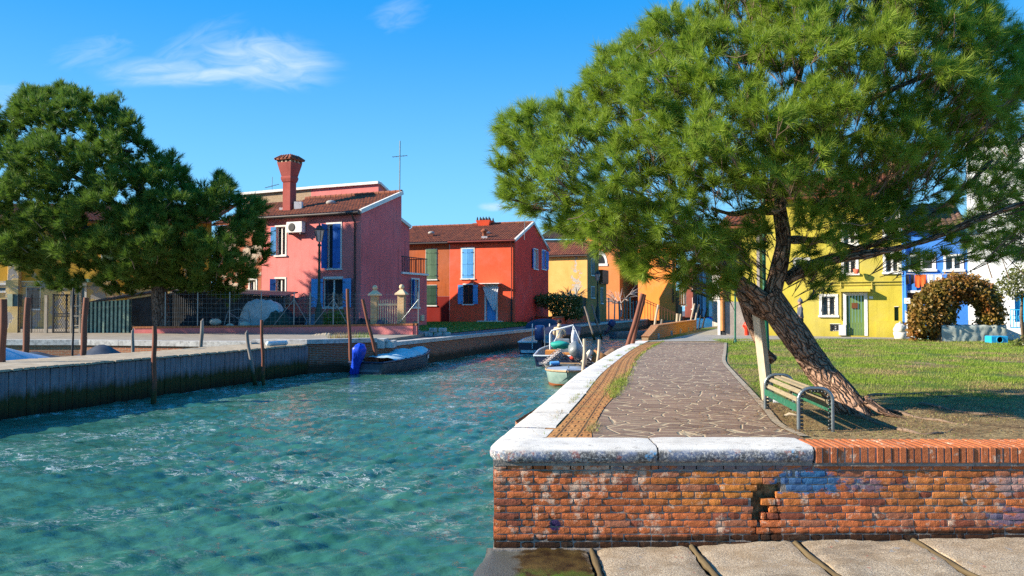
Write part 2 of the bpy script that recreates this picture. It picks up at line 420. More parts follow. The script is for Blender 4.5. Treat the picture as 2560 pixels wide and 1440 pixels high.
# near brick wall: every brick is modelled, colour per brick
def brick_vc(name):
    m, t = newmat(name); p = t.pos(); x, y, z = t.sep(p)
    a = t.node('ShaderNodeVertexColor', layer_name='Col').outputs[0]
    c = t.mix(t.rng(t.noise(p, 30, 5, 0.7), 0.3, 0.75, 0, .6), a, (0.14, 0.035, 0.015))
    # salt bloom
    sx = t.rng(t.math('ABSOLUTE', t.math('SUBTRACT', x, 0.75)), 0.2, 0.9, 1, 0)
    bloom = t.math('MULTIPLY', t.rng(t.math('ADD', t.noise(p, 7, 5, 0.7), t.math('MULTIPLY', sx, t.rng(z, 0.5, 0.95, 0, 0.12))), 0.57, 0.66), 0.75)
    c = t.mix(bloom, c, (0.62, 0.47, 0.35))
    # smeared paint where painters cleaned their brushes
    def patch(x0, z0, rx, rz, thr, colr, amt, c):
        dx = t.math('DIVIDE', t.math('SUBTRACT', x, x0), rx); dz = t.math('DIVIDE', t.math('SUBTRACT', z, z0), rz)
        r = t.math('ADD', t.math('MULTIPLY', dx, dx), t.math('MULTIPLY', dz, dz))
        n = t.noise(t.scl(p, (5, 5, 9)), 1.6, 4, 0.65)
        f = t.rng(t.math('SUBTRACT', t.math('ADD', n, 0.25), t.math('MULTIPLY', r, 0.28)), thr, thr+0.09, 0, amt)
        return t.mix(f, c, colr)
    c = patch(2.78, 0.83, 0.42, 0.13, 0.50, (0.005, 0.12, 0.28), .9, c)
    c = patch(3.2, 0.80, 0.6, 0.12, 0.66, (0.03, 0.10, 0.2), .6, c)
    c = patch(4.60, 0.52, 0.28, 0.15, 0.62, (0.02, 0.12, 0.25), .6, c)
    c = patch(4.7, 0.80, 0.6, 0.12, 0.62, (0.36, 0.34, 0.36), .5, c)
    c = patch(0.40, 0.42, 0.05, 0.07, 0.45, (0.01, 0.012, 0.08), .9, c)
    c = patch(1.9, 0.95, 1.2, 0.06, 0.60, (0.14, 0.15, 0.17), .8, c)
    # wet foot
    zz = t.math('SUBTRACT', t.math('SUBTRACT', z, t.math('MULTIPLY', x, 0.02)), t.math('MULTIPLY', t.noise(p, 6, 3), 0.05))
    c = t.mix(t.rng(zz, 0.265, 0.30, 0.92, 0), c, (0.012, 0.010, 0.006))
    h = t.math('ADD', t.noise(p, 55, 5, 0.7), t.math('MULTIPLY', t.noise(p, 150, 3), 0.5))
    t.out(c, 0.88, t.bump(h, 1.0, 0.010), spec=0.2)
    return m
BRICKV = brick_vc('old_brick')
MORTAR = plain('mortar', (0.27, 0.235, 0.20), 0.95, 0.3, 9, 0.6, 60, dirt=(0.08, 0.07, 0.06))

# ================================================================ RIGHT BANK
ZQ = 1.15
edgeR = [(-0.20, 7.30), (0.45, 10.76), (1.22, 14.9), (2.19, 19.3), (3.40, 24.5), (4.80, 29.7), (5.75, 31.5), (10.9, 45.4), (12.6, 50), (15, 54), (24, 62), (45, 75), (75, 85)]
def smooth_line(pts, n=6):
    out = []
    for i in range(len(pts)-1):
        p0 = Vector(pts[max(i-1, 0)]); p1 = Vector(pts[i]); p2 = Vector(pts[i+1]); p3 = Vector(pts[min(i+2, len(pts)-1)])
        for k in range(n):
            s_ = k/n
            out.append(0.5*((2*p1)+(p2-p0)*s_+(2*p0-5*p1+4*p2-p3)*s_*s_+(3*p1-p0-3*p2+p3)*s_**3))
    out.append(Vector(pts[-1])); return out
def land_mat():
    m, t = newmat('lawn_soil'); p = t.pos(); x, y, z = t.sep(p)
    n = t.noise(p, 0.55, 5, 0.65); n2 = t.noise(p, 12, 5, 0.7)
    soil = t.rng(t.noise(p, 1.6, 5, .7), .40, .60)
    straw = t.mix(t.rng(t.noise(p, 26, 5, .75), 0.36, 0.64), (0.075, 0.045, 0.022), t.mix(soil, (0.22, 0.145, 0.075), (0.48, 0.36, 0.18)))
    green = t.mix(t.rng(n2, 0.3, 0.7), (0.04, 0.075, 0.010), (0.13, 0.19, 0.03))
    gm = t.math('MULTIPLY', t.rng(n, 0.42, 0.54), t.rng(t.math('ADD', y, t.math('MULTIPLY', t.noise(p, .8, 3), 2.2)), 11.2, 12.8))
    c = t.mix(gm, straw, green)
    t.out(c, 0.95, t.bump(n2, 0.6, 0.03), spec=0.1)
    return m
LAWN = land_mat()
CONC = plain('concrete_pavement', (0.30, 0.28, 0.25), 0.9, 0.22, 1.5, 0.4, 60, dirt=(0.15, 0.14, 0.12))
mb = MB()
ptsR = smooth_line(edgeR, 5)
inner = []
for i, q in enumerate(ptsR):
    d = (ptsR[min(i+1, len(ptsR)-1)]-ptsR[max(i-1, 0)]).normalized(); nrm = Vector((d.y, -d.x)); inner.append(q+nrm*0.10)
outl = [(q.x, q.y) for q in inner]
land = outl+[(90, 85), (90, 7.28)]
land[0] = (land[0][0], 7.28)
mb.poly([(a, b) for a, b in reversed(land)], -1.0, ZQ-0.01)
o = mb.build('ground', LAWN); struct(o)

# far paving (concrete) beyond the lawn and crazy-paved path
mb = MB(); mb.add([(*q, ZQ-0.003) for q in ((4.9, 29.35), (9.5, 29.6), (9.8, 31.0), (13, 31.4), (19.5, 32.2), (26, 32.6), (26, 33.5), (26, 60), (16.5, 53), (13.2, 48.5), (11.7, 45), (6.3, 31.2))], [tuple(range(12))])
o = mb.build('pavement', CONC); struct(o)
def crazy():
    m, t = newmat('crazy_paving'); p = t.pos()
    wob = t.node('ShaderNodeVectorMath', {0: t.node('ShaderNodeTexNoise', {'Vector': p, 'Scale': 2.0}).outputs[1], 'Scale': 0.03}, operation='SCALE').outputs[0]
    v = t.node('ShaderNodeVectorMath', {0: t.scl(p, (1.0, 1.25, 0.0)), 1: wob}, operation='ADD').outputs[0]
    v = t.scl(v, (1, 1, 0))
    e = t.node('ShaderNodeTexVoronoi', {'Vector': v, 'Scale': 3.5, 'Randomness': 1.0}, feature='DISTANCE_TO_EDGE').outputs[0]
    cid = t.node('ShaderNodeTexVoronoi', {'Vector': v, 'Scale': 3.5, 'Randomness': 1.0}, feature='F1').outputs[1]
    k = t.sep(cid)[0]
    st = t.mix(k, (0.135, 0.080, 0.055), (0.24, 0.152, 0.105))
    st = t.mix(t.rng(t.noise(p, 22, 5, 0.7), 0.35, 0.7, 0, .4), st, (0.30, 0.205, 0.155))
    jw = t.rng(t.noise(p, 5, 3), 0.3, 0.7, 0.024, 0.052)
    f = t.math('LESS_THAN', e, jw)
    c = t.mix(f, st, t.mix(t.noise(p, 30, 4), (0.30, 0.22, 0.13), (0.55, 0.44, 0.30)))
    c = t.mix(t.rng(t.noise(p, 0.6, 4), 0.5, 0.8, 0, .35), c, (0.30, 0.23, 0.17))
    h = t.math('ADD', t.rng(e, 0.0, 0.06), t.math('MULTIPLY', t.noise(p, 30, 4), 0.5))
    t.out(c, 0.82, t.bump(h, 0.6, 0.015), spec=0.25); return m
CRAZY = crazy()
# strips along the path, all from measured edge lines
stone_in = [gnd(*q) for q in ((1348, 1088), (1438, 1000), (1477, 961), (1520, 909), (1545, 891), (1580, 872), (1615, 857))]
brick_in = [gnd(*q) for q in ((1475, 1088), (1510, 1022), (1538, 989), (1572, 938), (1597, 893), (1630, 868), (1659, 854))]
kerb_l = [gnd(*q) for q in ((1998, 1092), (1937, 1062), (1909, 1028), (1859, 969), (1826, 932), (1805, 904), (1808, 880), (1811, 857))]
def xy(l): return [(q.x, q.y) for q in l]
SI = smooth_line(xy(stone_in), 5); BI = smooth_line(xy(brick_in), 5); KL = smooth_line(xy(kerb_l), 5)
mb = MB()
lo = [(2.75, 7.65), (SI[0].x-.02, 7.65)]
left = [(q.x, q.y) for q in BI]; right = [(q.x, q.y) for q in KL]
ring = [(left[0][0], 7.6)]+[(right[0][0], 7.6)]+right+left[::-1]
mb.add([(a, b, ZQ+0.004) for a, b in ring], [tuple(range(len(ring)))])
o = mb.build('path', CRAZY); struct(o)
def strip(mb, A, B, z, n=60, uvw=True):
    def res(L):
        d = [0]
        for i in range(1, len(L)): d.append(d[-1]+(L[i]-L[i-1]).length)
        out = []
        for k in range(n+1):
            s_ = d[-1]*k/n; i = 1
            while i < len(L)-1 and d[i] < s_: i += 1
            f = (s_-d[i-1])/max(d[i]-d[i-1], 1e-6); out.append(L[i-1].lerp(L[i], f))
        return out, d[-1]
    a, la = res(A); b, lb = res(B); vs = []; uv = []
    for k in range(n+1):
        vs += [(a[k].x, a[k].y, z), (b[k].x, b[k].y, z)]; uv += [(la*k/n, 0), (la*k/n, (a[k]-b[k]).length)]
    mb.add(vs, [(2*k, 2*k+1, 2*k+3, 2*k+2) for k in range(n)], uv)
    return a, b
def paver_mat():
    m, t = newmat('slotted_brick_paver'); p = t.pos(); uv = t.uv()
    b = t.node('ShaderNodeTexBrick', {'Vector': uv, 'Color1': (0.56, 0.27, 0.09), 'Color2': (0.46, 0.19, 0.06), 'Mortar': (0.10, 0.06, 0.03), 'Scale': 1.0,
              'Mortar Size': 0.012, 'Brick Width': 0.30, 'Row Height': 0.205}, offset=0.0)
    u, v, _ = t.sep(uv)
    sl = t.math('LESS_THAN', t.math('ABSOLUTE', t.math('SUBTRACT', t.math('FRACT', t.math('DIVIDE', v, 0.0683)), 0.5)), 0.15)
    sr = t.math('LESS_THAN', t.math('ABSOLUTE', t.math('SUBTRACT', t.math('FRACT', t.math('DIVIDE', u, 0.30)), 0.5)), 0.21)
    slot = t.math('MULTIPLY', t.math('MULTIPLY', sl, sr), t.rng(t.noise(p, 9, 3), 0.35, 0.45))
    c = t.mix(slot, b.outputs[0], (0.06, 0.03, 0.015))
    c = t.mix(t.rng(t.noise(p, 18, 5, .7), 0.35, 0.75, 0, .5), c, (0.20, 0.085, 0.03))
    c = t.mix(t.rng(t.noise(p, 2.2, 4), 0.55, 0.7, 0, .5), c, (0.30, 0.22, 0.08))
    t.out(c, 0.85, t.bump(t.math('SUBTRACT', t.noise(p, 40, 3), t.math('ADD', b.outputs[1], slot)), 0.8, 0.012), spec=0.2); return m
mb = MB(); SI2 = [Vector((SI[0].x-.05, 7.62))]+SI; BI2 = [Vector((BI[0].x, 7.62))]+BI
strip(mb, SI2, BI2, ZQ+0.010)
o = mb.build('paver_border', paver_mat()); struct(o)
# concrete kerb on the lawn side
KR = [Vector((q.x+0.085, q.y-0.02)) for q in KL]
mb = MB(); strip(mb, KL, KR, ZQ+0.012)
o = mb.build('kerb', plain('kerb_stone', (0.36, 0.29, 0.21), 0.9, .3, 5, .4, 50)); struct(o)

# ---- quay wall thing: coping, modelled bricks, rowlock cap, mortar core
quay = thing('quay_wall', 'near brick quay wall with a white stone coping and smears of blue paint', 'wall', (0, 7.3, 0.2))
prof = [(0.50, 0), (0.11, 0), (0.045, -0.014), (0.010, -0.045), (0.0, -0.085), (0.010, -0.130), (0.04, -0.158), (0.10, -0.162)]
outer = [Vector((2.80, 7.13)), Vector((1.35, 7.12)), Vector((0.04, 7.12)), Vector((-0.10, 7.15)), Vector((-0.19, 7.24)), Vector((-0.215, 7.36))]
curve = smooth_line([(-0.20, 7.5)]+edgeR[1:6], 8)
outer += curve[1:]
# dense resample
def resample(L, step):
    out = [L[0]]; 
    for i in range(1, len(L)):
        n = max(1, int((L[i]-L[i-1]).length/step))
        for k in range(1, n+1): out.append(L[i-1].lerp(L[i], k/n))
    return out
mb = MB()
OL = resample(outer, 0.12); dist = [0]
for i in range(1, len(OL)): dist.append(dist[-1]+(OL[i]-OL[i-1]).length)
inn = []
for i, q in enumerate(OL):
    d = (OL[min(i+1, len(OL)-1)]-OL[max(i-1, 0)]).normalized(); inn.append(Vector((d.y, -d.x)))
stone_ends = [0.0, 1.42]; 
while stone_ends[-1] < dist[-1]: stone_ends.append(stone_ends[-1]+rnd.uniform(1.5, 2.3))
stone_ends[2] = 4.1
cur = []; si = 0
def flush(cur):
    if len(cur) < 2: return
    vs = []; uv = []; dz = rnd.uniform(-.003, .004)
    for j, i in enumerate(cur):
        for k, (d, z) in enumerate(prof):
            sh = 0.0
            if j in (0, len(cur)-1): sh = 0.008
            jit = noise.noise(Vector((OL[i].x*3, OL[i].y*3, k*1.7)))*0.012 if k > 1 else 0
            q = OL[i]+inn[i]*(d+sh+jit)
            if j in (0, len(cur)-1): tg = Vector((-inn[i].y, inn[i].x)); q = q+tg*(.008 if j == 0 else -.008)
            if k == 0 and OL[i].x < 0.34 and OL[i].y < 7.68: q = Vector((0.30, 7.615))
            if k == 0 and OL[i].y < 7.3 and OL[i].x >= 0.34: q.y = 7.615
            vs.append((q.x, q.y, ZQ+0.016+z-(sh if k < 2 else 0)+dz)); uv.append((dist[i], d+z))
    n = len(prof); fs = [(a*n+k+1, a*n+k, (a+1)*n+k, (a+1)*n+k+1) for a in range(len(cur)-1) for k in range(n-1)]
    mb.smooth = True; mb.add(vs, fs, uv); mb.smooth = False
    mb.add(vs[:n], [tuple(range(n))]); mb.add(vs[-n:], [tuple(range(n))[::-1]])
for i in range(len(OL)):
    cur.append(i)
    if si+1 < len(stone_ends) and dist[i] >= stone_ends[si+1]:
        flush(cur); cur = [i]; si += 1
        OLs = OL[i].copy()
flush(cur)
# dark joint seam strip just below the top so that joints read as gaps
mb.build('coping', STONE, quay)
# bricks
mb = MB(); XW0, XW1 = -0.165, 7.2; YW = 7.19
def brickcol(x, z):
    k = rnd.random(); base = Vector((0.58, 0.165, 0.055))
    warm = max(0, 1-((x-1.9)/1.0)**2-((z-0.72)/0.25)**2)
    base = base.lerp(Vector((0.66, 0.24, 0.05)), min(1, warm*1.1))
    w2 = max(0, 1-((x-3.9)/0.9)**2-((z-0.7)/0.25)**2); base = base.lerp(Vector((0.60, 0.22, 0.06)), min(1, w2))
    f = rnd.uniform(0.72, 1.2)
    if k < .12: base = Vector((0.44, 0.17, 0.09))
    if k > .93: base = Vector((0.30, 0.09, 0.05))
    return (base.x*f, base.y*f, base.z*f, 1)
def crack_x(row): return {0: 2.28, 1: 2.30, 2: 2.27, 3: 2.29, 4: 2.27, 5: 2.30, 6: 2.26, 7: 2.36, 8: 2.38, 9: 2.48, 10: 2.62, 11: 2.80}.get(row, 2.3)
def crack_w(row): return {0: .015, 1: .025, 2: .03, 3: .035, 4: .09, 5: .13, 6: .16, 7: .22, 8: .18, 9: .04, 10: .03, 11: .015}.get(row, 0)
bh = 0.0655; z0 = 0.215
for row in range(12):
    x = XW0; zb = z0+row*bh; odd = row % 2; first = True; kk = 0
    while x < XW1:
        L = 0.245 if (kk+odd) % 2 == 0 else 0.118
        if first and odd: L = 0.118
        L *= rnd.uniform(0.96, 1.05)
        if rnd.random() < .08: L *= .6
        g = rnd.uniform(0.009, 0.014); x1 = x+L; cx = crack_x(row)
        cw = crack_w(row)
        first = False; kk += 1
        a, b = x, x1-g
        if a < cx < b:
            if cx-a > 0.05: segs = [(a, cx-cw/2)]
            else: segs = []
            if b-cx > 0.05: segs.append((cx+cw/2, b))
        elif abs((a+b)/2-cx) < cw/2+0.03 and cw > .04: segs = []
        else: segs = [(a, b)]
        for (p0, p1) in segs:
            if p1-p0 < .03: continue
            mb.c = brickcol(p0, zb); dz = rnd.uniform(-.0025, .0025)+(0.02*max(0, (p0-2.4)) if False else 0)
            out = rnd.uniform(-0.005, 0.008); zb0, zb1 = zb+dz+0.004, zb+dz+bh-rnd.uniform(.005, .008)
            # rounded, chipped brick front: 5x3 grid
            nx = max(2, int((p1-p0)/0.04)); vs = []; nz = 3
            for j in range(nz+1):
                for i in range(nx+1):
                    fx = p0+(p1-p0)*i/nx; fz = zb0+(zb1-zb0)*j/nz
                    edge = (i in (0, nx))+(j in (0, nz))
                    yy = YW-0.012-out*.7+(0.003 if edge == 1 else 0.009 if edge == 2 else 0)+noise.noise(Vector((fx*26, row*5.0, fz*26)))*0.0035
                    if edge: fx += noise.noise(Vector((fx*40, fz*40, 1)))*.003; fz += noise.noise(Vector((fx*40, fz*40, 9)))*.003
                    vs.append((fx, yy, fz))
            fs = [(j*(nx+1)+i, j*(nx+1)+i+1, (j+1)*(nx+1)+i+1, (j+1)*(nx+1)+i) for j in range(nz) for i in range(nx)]
            nb_ = len(vs); per = [i for i in range(nx+1)]+[j*(nx+1)+nx for j in range(1, nz+1)]+[nz*(nx+1)+i for i in range(nx-1, -1, -1)]+[j*(nx+1) for j in range(nz-1, 0, -1)]
            vs += [(vs[i][0], YW+0.06, vs[i][2]) for i in per]; P = len(per)
            fs += [(per[k], nb_+k, nb_+(k+1) % P, per[(k+1) % P]) for k in range(P)]
            mb.add(vs, fs)
        x = x1
# left return face bricks (towards the canal)
for row in range(12):
    y = YW+0.02; zb = z0+row*bh; kk = row
    while y < 9.0:
        L = 0.245 if kk % 2 else 0.118; kk += 1
        mb.c = brickcol(0, zb); xo = XW0+(y-7.2)*0.185
        mb.box(xo-.008+rnd.uniform(-.004, .004), y, zb+.003, xo+.05, y+L-.012, zb+bh-.008); y += L
# rowlock cap right of the stone
x = 2.815; 
while x < XW1:
    wd = rnd.uniform(.056, .064); mb.c = brickcol(x, 0.7); f = rnd.uniform(.85, 1.15); mb.c = (0.50*f, 0.155*f, 0.06*f, 1)
    yo = rnd.uniform(-.008, .008); zt = ZQ+0.006+rnd.uniform(-.004, .003)
    mb.box(x, YW-0.045+yo, 1.005, x+wd-rnd.uniform(.006, .010), YW+0.40, zt, bev=0.008); x += wd+0.010
mb.build('brickwork', BRICKV, quay)
mb = MB()
mb.box(XW0+0.02, YW-0.003, -0.2, 2.22, YW+0.55, 0.94); mb.box(2.22, YW+0.36, -0.2, 2.50, YW+0.55, 0.99); mb.box(2.50, YW-0.003, -0.2, XW1, YW+0.55, 0.985)
mb.box(2.22, YW+0.004, .82, 2.5, YW+0.2, .99); mb.box(2.22, YW+0.03, -.2, 2.5, YW+0.3, .44)
mb.box(XW0-0.01, YW-0.02, 0.998-.02, 2.79, YW+0.5, 1.03); mb.box(2.80, YW-0.028, 0.975, XW1, YW+0.40, 1.004)
mb.box(2.812, YW-0.035, 1.004, XW1, YW+0.39, ZQ-0.004)
mb.box(XW0-.01, YW-.03, -.3, 7.2, YW+.2, .212)
mb.build('mortar', MORTAR, quay)
# canal-side face of the near quay
mb = MB(); WL = [Vector(q)+Vector(((0.07), 0.0)) for q in [(q.x, q.y) for q in smooth_line([(XW0-.07, 9.0)]+edgeR[2:], 5)]]; WL[0] = Vector((XW0+.33, 9.0))
L = 0
for i in range(len(WL)-1):
    a, b = WL[i], WL[i+1]; l = (b-a).length
    mb.add([(a.x, a.y, -1), (b.x, b.y, -1), (b.x, b.y, 1.0), (a.x, a.y, 1.0)], [(3, 2, 1, 0)], [(L, -1), (L+l, -1), (L+l, 1), (L, 1)]); L += l
a = Vector((XW0+.005, 7.25)); b = WL[0]
mb.add([(a.x, a.y, -1), (b.x, b.y, -1), (b.x, b.y, .99), (a.x, a.y, .99)], [(3, 2, 1, 0)], [(0, -1), (2, -1), (2, 1), (0, 1)])
mb.build('canal_face', BRICKQ, quay)

# ---- slipway slab with timber strips
def slab_mat():
    m, t = newmat('slipway_concrete'); p = t.pos(); x, y, z = t.sep(p)
    ag = t.noise(p, 70, 4, 0.75)
    c = t.mix(t.rng(ag, 0.35, 0.68), (0.18, 0.13, 0.085), (0.66, 0.55, 0.40))
    c = t.mix(t.rng(t.noise(p, 4, 5, .7), 0.45, 0.62, 0, .6), c, (0.24, 0.17, 0.10))
    c = t.mix(t.rng(t.noise(t.scl(p, (1, 2.5, 1)), 1.3, 6, .75), 0.52, 0.60, 0, .4), c, (0.10, 0.08, 0.06))
    paint = t.rng(t.noise(p, 9, 3), 0.68, 0.72, 0, .5); c = t.mix(paint, c, (0.20, 0.27, 0.35))
    paint = t.rng(t.noise(t.scl(p, (1, 1, 1), (2, 1, 0)), 11, 3), 0.70, 0.73, 0, .6); c = t.mix(paint, c, (0.40, 0.12, 0.08))
    wet = t.rng(t.math('ADD', x, t.math('MULTIPLY', t.noise(p, 5, 4), 0.35)), 0.83, 0.93, 1, 0)
    wc = t.mix(t.rng(t.noise(p, 8, 4), 0.35, 0.65), (0.028, 0.016, 0.007), (0.10, 0.065, 0.02))
    gy = t.rng(t.math('ADD', y, t.math('MULTIPLY', t.noise(p, 7, 4), 0.45)), 6.85, 6.65, 0, 1)
    wc = t.mix(t.math('MULTIPLY', gy, t.rng(t.noise(p, 11, 4), 0.38, .5)), wc, (0.07, 0.13, 0.015))
    wc = t.mix(t.rng(t.math('ADD', t.math('MULTIPLY', t.noise(p, 4, 3), .5), t.math('MULTIPLY', t.math('SUBTRACT', x, 0.1), -1.2)), 0.27, 0.35), wc, (0.10, 0.10, 0.085))
    c = t.mix(wet, c, wc)
    t.out(c, t.rng(wet, 0, 1, 0.92, 0.35), t.bump(ag, 0.9, 0.012), spec=0.35); return m
SLAB = slab_mat()
mb = MB()
def slabz(x, y): return 0.20+max(0, x)*0.0255
xs = [-0.30, 0.72, 1.66, 2.63, 3.72, 4.9, 6.2, 8.0, 10]
ys = [3.0, 7.25]
for i in range(len(xs)-1):
    g = 0.055 if i < 7 else 0
    x0, x1 = xs[i]+(g if i else 0), xs[i+1]-g*0.6
    n = max(4, int((x1-x0)/0.06)); ny = 60; vs = []; fs = []
    for j in range(ny+1):
        for k in range(n+1):
            x = x0+(x1-x0)*k/n; y = ys[0]+(ys[1]-ys[0])*j/ny
            if i == 0 and k == 0: x = -0.30-max(0, (7.25-y))*0.20+0.12
            e = 0.03*noise.noise(Vector((x*2, y*2, 1))) + 0.012*noise.noise(Vector((x*12, y*12, 4)))
            if k in (0, n): e -= 0.012; x += 0.02*noise.noise(Vector((y*9, x, 2)))
            vs.append((x, y, slabz(x, y)+e))
    b0 = n+1
    fs = [(j*b0+k, j*b0+k+1, (j+1)*b0+k+1, (j+1)*b0+k) for j in range(ny) for k in range(n)]
    mb.smooth = True; mb.add(vs, fs); mb.smooth = False
    for k, xx in ((0, 1), (n, -1)):
        for j in range(ny):
            a = vs[j*b0+k]; b = vs[(j+1)*b0+k]
            f_ = [a, b, (b[0], b[1], -0.6), (a[0], a[1], -0.6)]
            mb.add(f_ if xx > 0 else f_[::-1], [(0, 1, 2, 3)])
mb.box(-0.3, 3.0, -0.8, 10, 7.2, 0.02)
o = mb.build('slipway', SLAB); struct(o)
TIMB = woodmat('rotten_timber', (0.20, 0.15, 0.08), (0.055, 0.038, 0.02), (30, 3, 30))
for i, x in enumerate(xs[1:6]):
    mb = MB(); pts = [(x+0.012+0.012*math.sin(y*3+i), y, slabz(x, y)-0.022+0.01*math.sin(y*7+i)) for y in np.linspace(3.2, 7.18, 26)]
    mb.tube(pts, [0.030+0.007*math.sin(k*1.7+i) for k in range(26)], 7)
    o = mb.build('timber_strip', TIMB, loc=(x, 6.6, slabz(x, 6.6)))
    tag(o, ['split timber strip between the wet mossy slab and the first dry concrete slab', 'second rotten timber strip from the canal end of the slipway',
            'middle timber strip in the slipway below the cracked brickwork', 'rotten timber strip in the slipway below the blue painted bricks', 'timber strip nearest the right end of the slipway'][i], 'timber strip', 'timber strips set in the slipway')

# ================================================================ LEFT BANK
ASPH = plain('asphalt_walk', (0.115, 0.10, 0.105), 0.9, 0.2, 1.2, 0.3, 60)
PAVEL = plain('worn_pavement', (0.30, 0.26, 0.21), 0.9, 0.25, 1.6, 0.3, 50, dirt=(0.14, 0.12, 0.10))
edgeL = [(-60, 29.9), (-16.8, 29.9), (-11.6, 28.8), (-9.6, 28.45), (-7.55, 28.3), (-5.25, 29.7), (-4.85, 30.3), (0, 45.3), (7.9, 68), (16, 91), (26, 118), (60, 190)]
mb = MB(); mb.poly(edgeL+[(60, 400), (-400, 400), (-400, 29.9)], -1.0, 1.03)
o = mb.build('left_bank', ASPH); struct(o)
mb = MB(); mb.poly([(-60, 30.0), (-16.8, 30.0), (-11.6, 28.9), (-9.6, 28.55), (-7.55, 28.4), (-5.35, 29.75), (-5.2, 30.6), (-4.35, 36.6), (-4.3, 45), (-60, 48)], 0.9, 1.16)
o = mb.build('left_pavement', PAVEL); struct(o)
def wall_line(mb, L, z0, z1, off=0.0):
    d = 0
    for i in range(len(L)-1):
        a, b = Vector(L[i]), Vector(L[i+1]); l = (b-a).length
        mb.add([(a.x, a.y, z0), (b.x, b.y, z0), (b.x, b.y, z1), (a.x, a.y, z1)], [(0, 1, 2, 3)], [(d, z0), (d+l, z0), (d+l, z1), (d, z1)]); d += l
def offs(L, k):
    out = []
    for i in range(len(L)):
        a = Vector(L[max(i-1, 0)]); b = Vector(L[min(i+1, len(L)-1)]); d = (b-a).normalized(); q = Vector(L[i])+Vector((d.y, -d.x))*k; out.append((q.x, q.y))
    return out
def coping_line(mb, L, zt, th, wd, step=1.6):
    L2 = resample([Vector(q) for q in L], step)
    for i in range(len(L2)-1):
        a, b = L2[i], L2[i+1]; d = (b-a).normalized(); n = Vector((-d.y, d.x)); g = 0.012
        a2 = a+d*g; dz = rnd.uniform(-.006, .006)
        vs = [(a2.x, a2.y, zt-th), (b.x, b.y, zt-th), (b+n*wd).to_tuple()+(zt-th,), (a2+n*wd).to_tuple()+(zt-th,)]
        vs += [(q[0], q[1], zt+dz) for q in vs]
        mb.add(vs, [(0, 1, 5, 4), (1, 2, 6, 5), (2, 3, 7, 6), (3, 0, 4, 7), (4, 5, 6, 7)])
STONEL = plain('far_coping_stone', (0.50, 0.48, 0.45), 0.85, 0.25, 3, 0.4, 40, dirt=(0.16, 0.15, 0.14), dirt_amt=.5)
q = thing('quay_wall', 'orange brick basin wall with pale coping behind the timber pier', 'wall', (-25, 29.9, 0))
mb = MB(); LL = offs(edgeL[:4], 0.02); wall_line(mb, LL, -1, 1.0); mb.build('brickwork', BRICKL, q)
mb = MB(); coping_line(mb, offs(edgeL[:4], 0.09), 1.18, 0.20, 0.45); mb.build('coping', STONEL, q)
q = thing('quay_wall', 'raised brick quay wall behind the boat with the blue outboard cover', 'wall', (-6.5, 29, 0))
mb = MB(); wall_line(mb, offs(edgeL[3:6], 0.02)+[(-5.15, 30.35)], -1, 1.12); mb.build('brickwork', BRICKQ, q)
mb = MB(); coping_line(mb, offs(edgeL[3:6], 0.10), 1.26, 0.16, 0.45); mb.build('coping', STONEL, q)
q = thing('quay_wall', 'long far brick quay wall with pale coping running past the red house', 'wall', (0, 45, 0))
mb = MB(); wall_line(mb, offs(edgeL[5:], 0.02), -1, 0.92); mb.build('brickwork', BRICKQ, q)
mb = MB(); coping_line(mb, offs(edgeL[6:], 0.08), 1.06, 0.15, 0.45, 2.2); mb.build('coping', STONEL, q)
# steps at the end of the raised quay
st = thing('stone_steps', 'pale stone steps going down at the end of the raised quay', 'steps', (-5.0, 30.2, 1.03))
for k in range(2):
    mb = MB(); mb.box(-5.28+.33*k, 29.75+.30*k, .86, -4.96+.33*k, 30.9, 1.26-0.085*(k+0.5)); mb.build('step', STONEL, st)

# ---- timber pier
GREYW = woodmat('silver_timber', (0.27, 0.26, 0.28), (0.10, 0.10, 0.12), (9, 9, 1.2), 0.85, algae=0.30)
DECKW = woodmat('deck_planks', (0.55, 0.46, 0.34), (0.26, 0.21, 0.15), (6, 6, 6), 0.85)
pier = thing('timber_pier', 'weathered timber pier with a plank deck and board-clad side', 'pier', (-9.5, 22, 0))
F0 = Vector((-14.3, 6.6)); F1 = Vector((-7.55, 28.15)); fd = (F1-F0).normalized(); fn = Vector((fd.y, -fd.x)); Ltot = (F1-F0).length
mb = MB(Matrix(((fd.x, fn.x, 0, F0.x), (fd.y, fn.y, 0, F0.y), (0, 0, 1, 0), (0, 0, 0, 1))))
u = 0
while u < Ltot:
    wd = rnd.uniform(.19, .235); top = 1.03+rnd.uniform(-.015, .012); y0 = rnd.uniform(-.008, .012)
    mb.box(u, y0-.04, -0.8, u+wd-rnd.uniform(.012, .026), y0+.0, top, bev=.006); u += wd
mb.build('boarding', GREYW, pier)
mb = MB(); B0 = Vector((-17.2, 7.6)); B1 = Vector((-12.95, 19.5)); B2 = Vector((-11.0, 24)); B3 = Vector((-9.75, 28.9))
n = 150; Bk = resample([B0, B1, B2, B3], 0.15); 
for k in range(n):
    f = k/n; a = F0+(F1-F0)*f; idx = f*(len(Bk)-1); b = Bk[int(idx)].lerp(Bk[min(int(idx)+1, len(Bk)-1)], idx % 1)
    a2 = F0+(F1-F0)*((k+.9)/n); idx = (k+.9)/n*(len(Bk)-1); b2 = Bk[min(int(idx), len(Bk)-1)].lerp(Bk[min(int(idx)+1, len(Bk)-1)], idx % 1)
    ov = rnd.uniform(.03, .11); a = a+fn*ov; a2 = a2+fn*ov; z = 1.095+rnd.uniform(-.006, .006)
    q = [a, a2, b2, b]; vs = [(p_.x, p_.y, z-.05) for p_ in q]+[(p_.x, p_.y, z) for p_ in q]
    mb.add(vs, [(0, 1, 5, 4), (1, 2, 6, 5), (2, 3, 7, 6), (3, 0, 4, 7), (4, 5, 6, 7), (3, 2, 1, 0)])
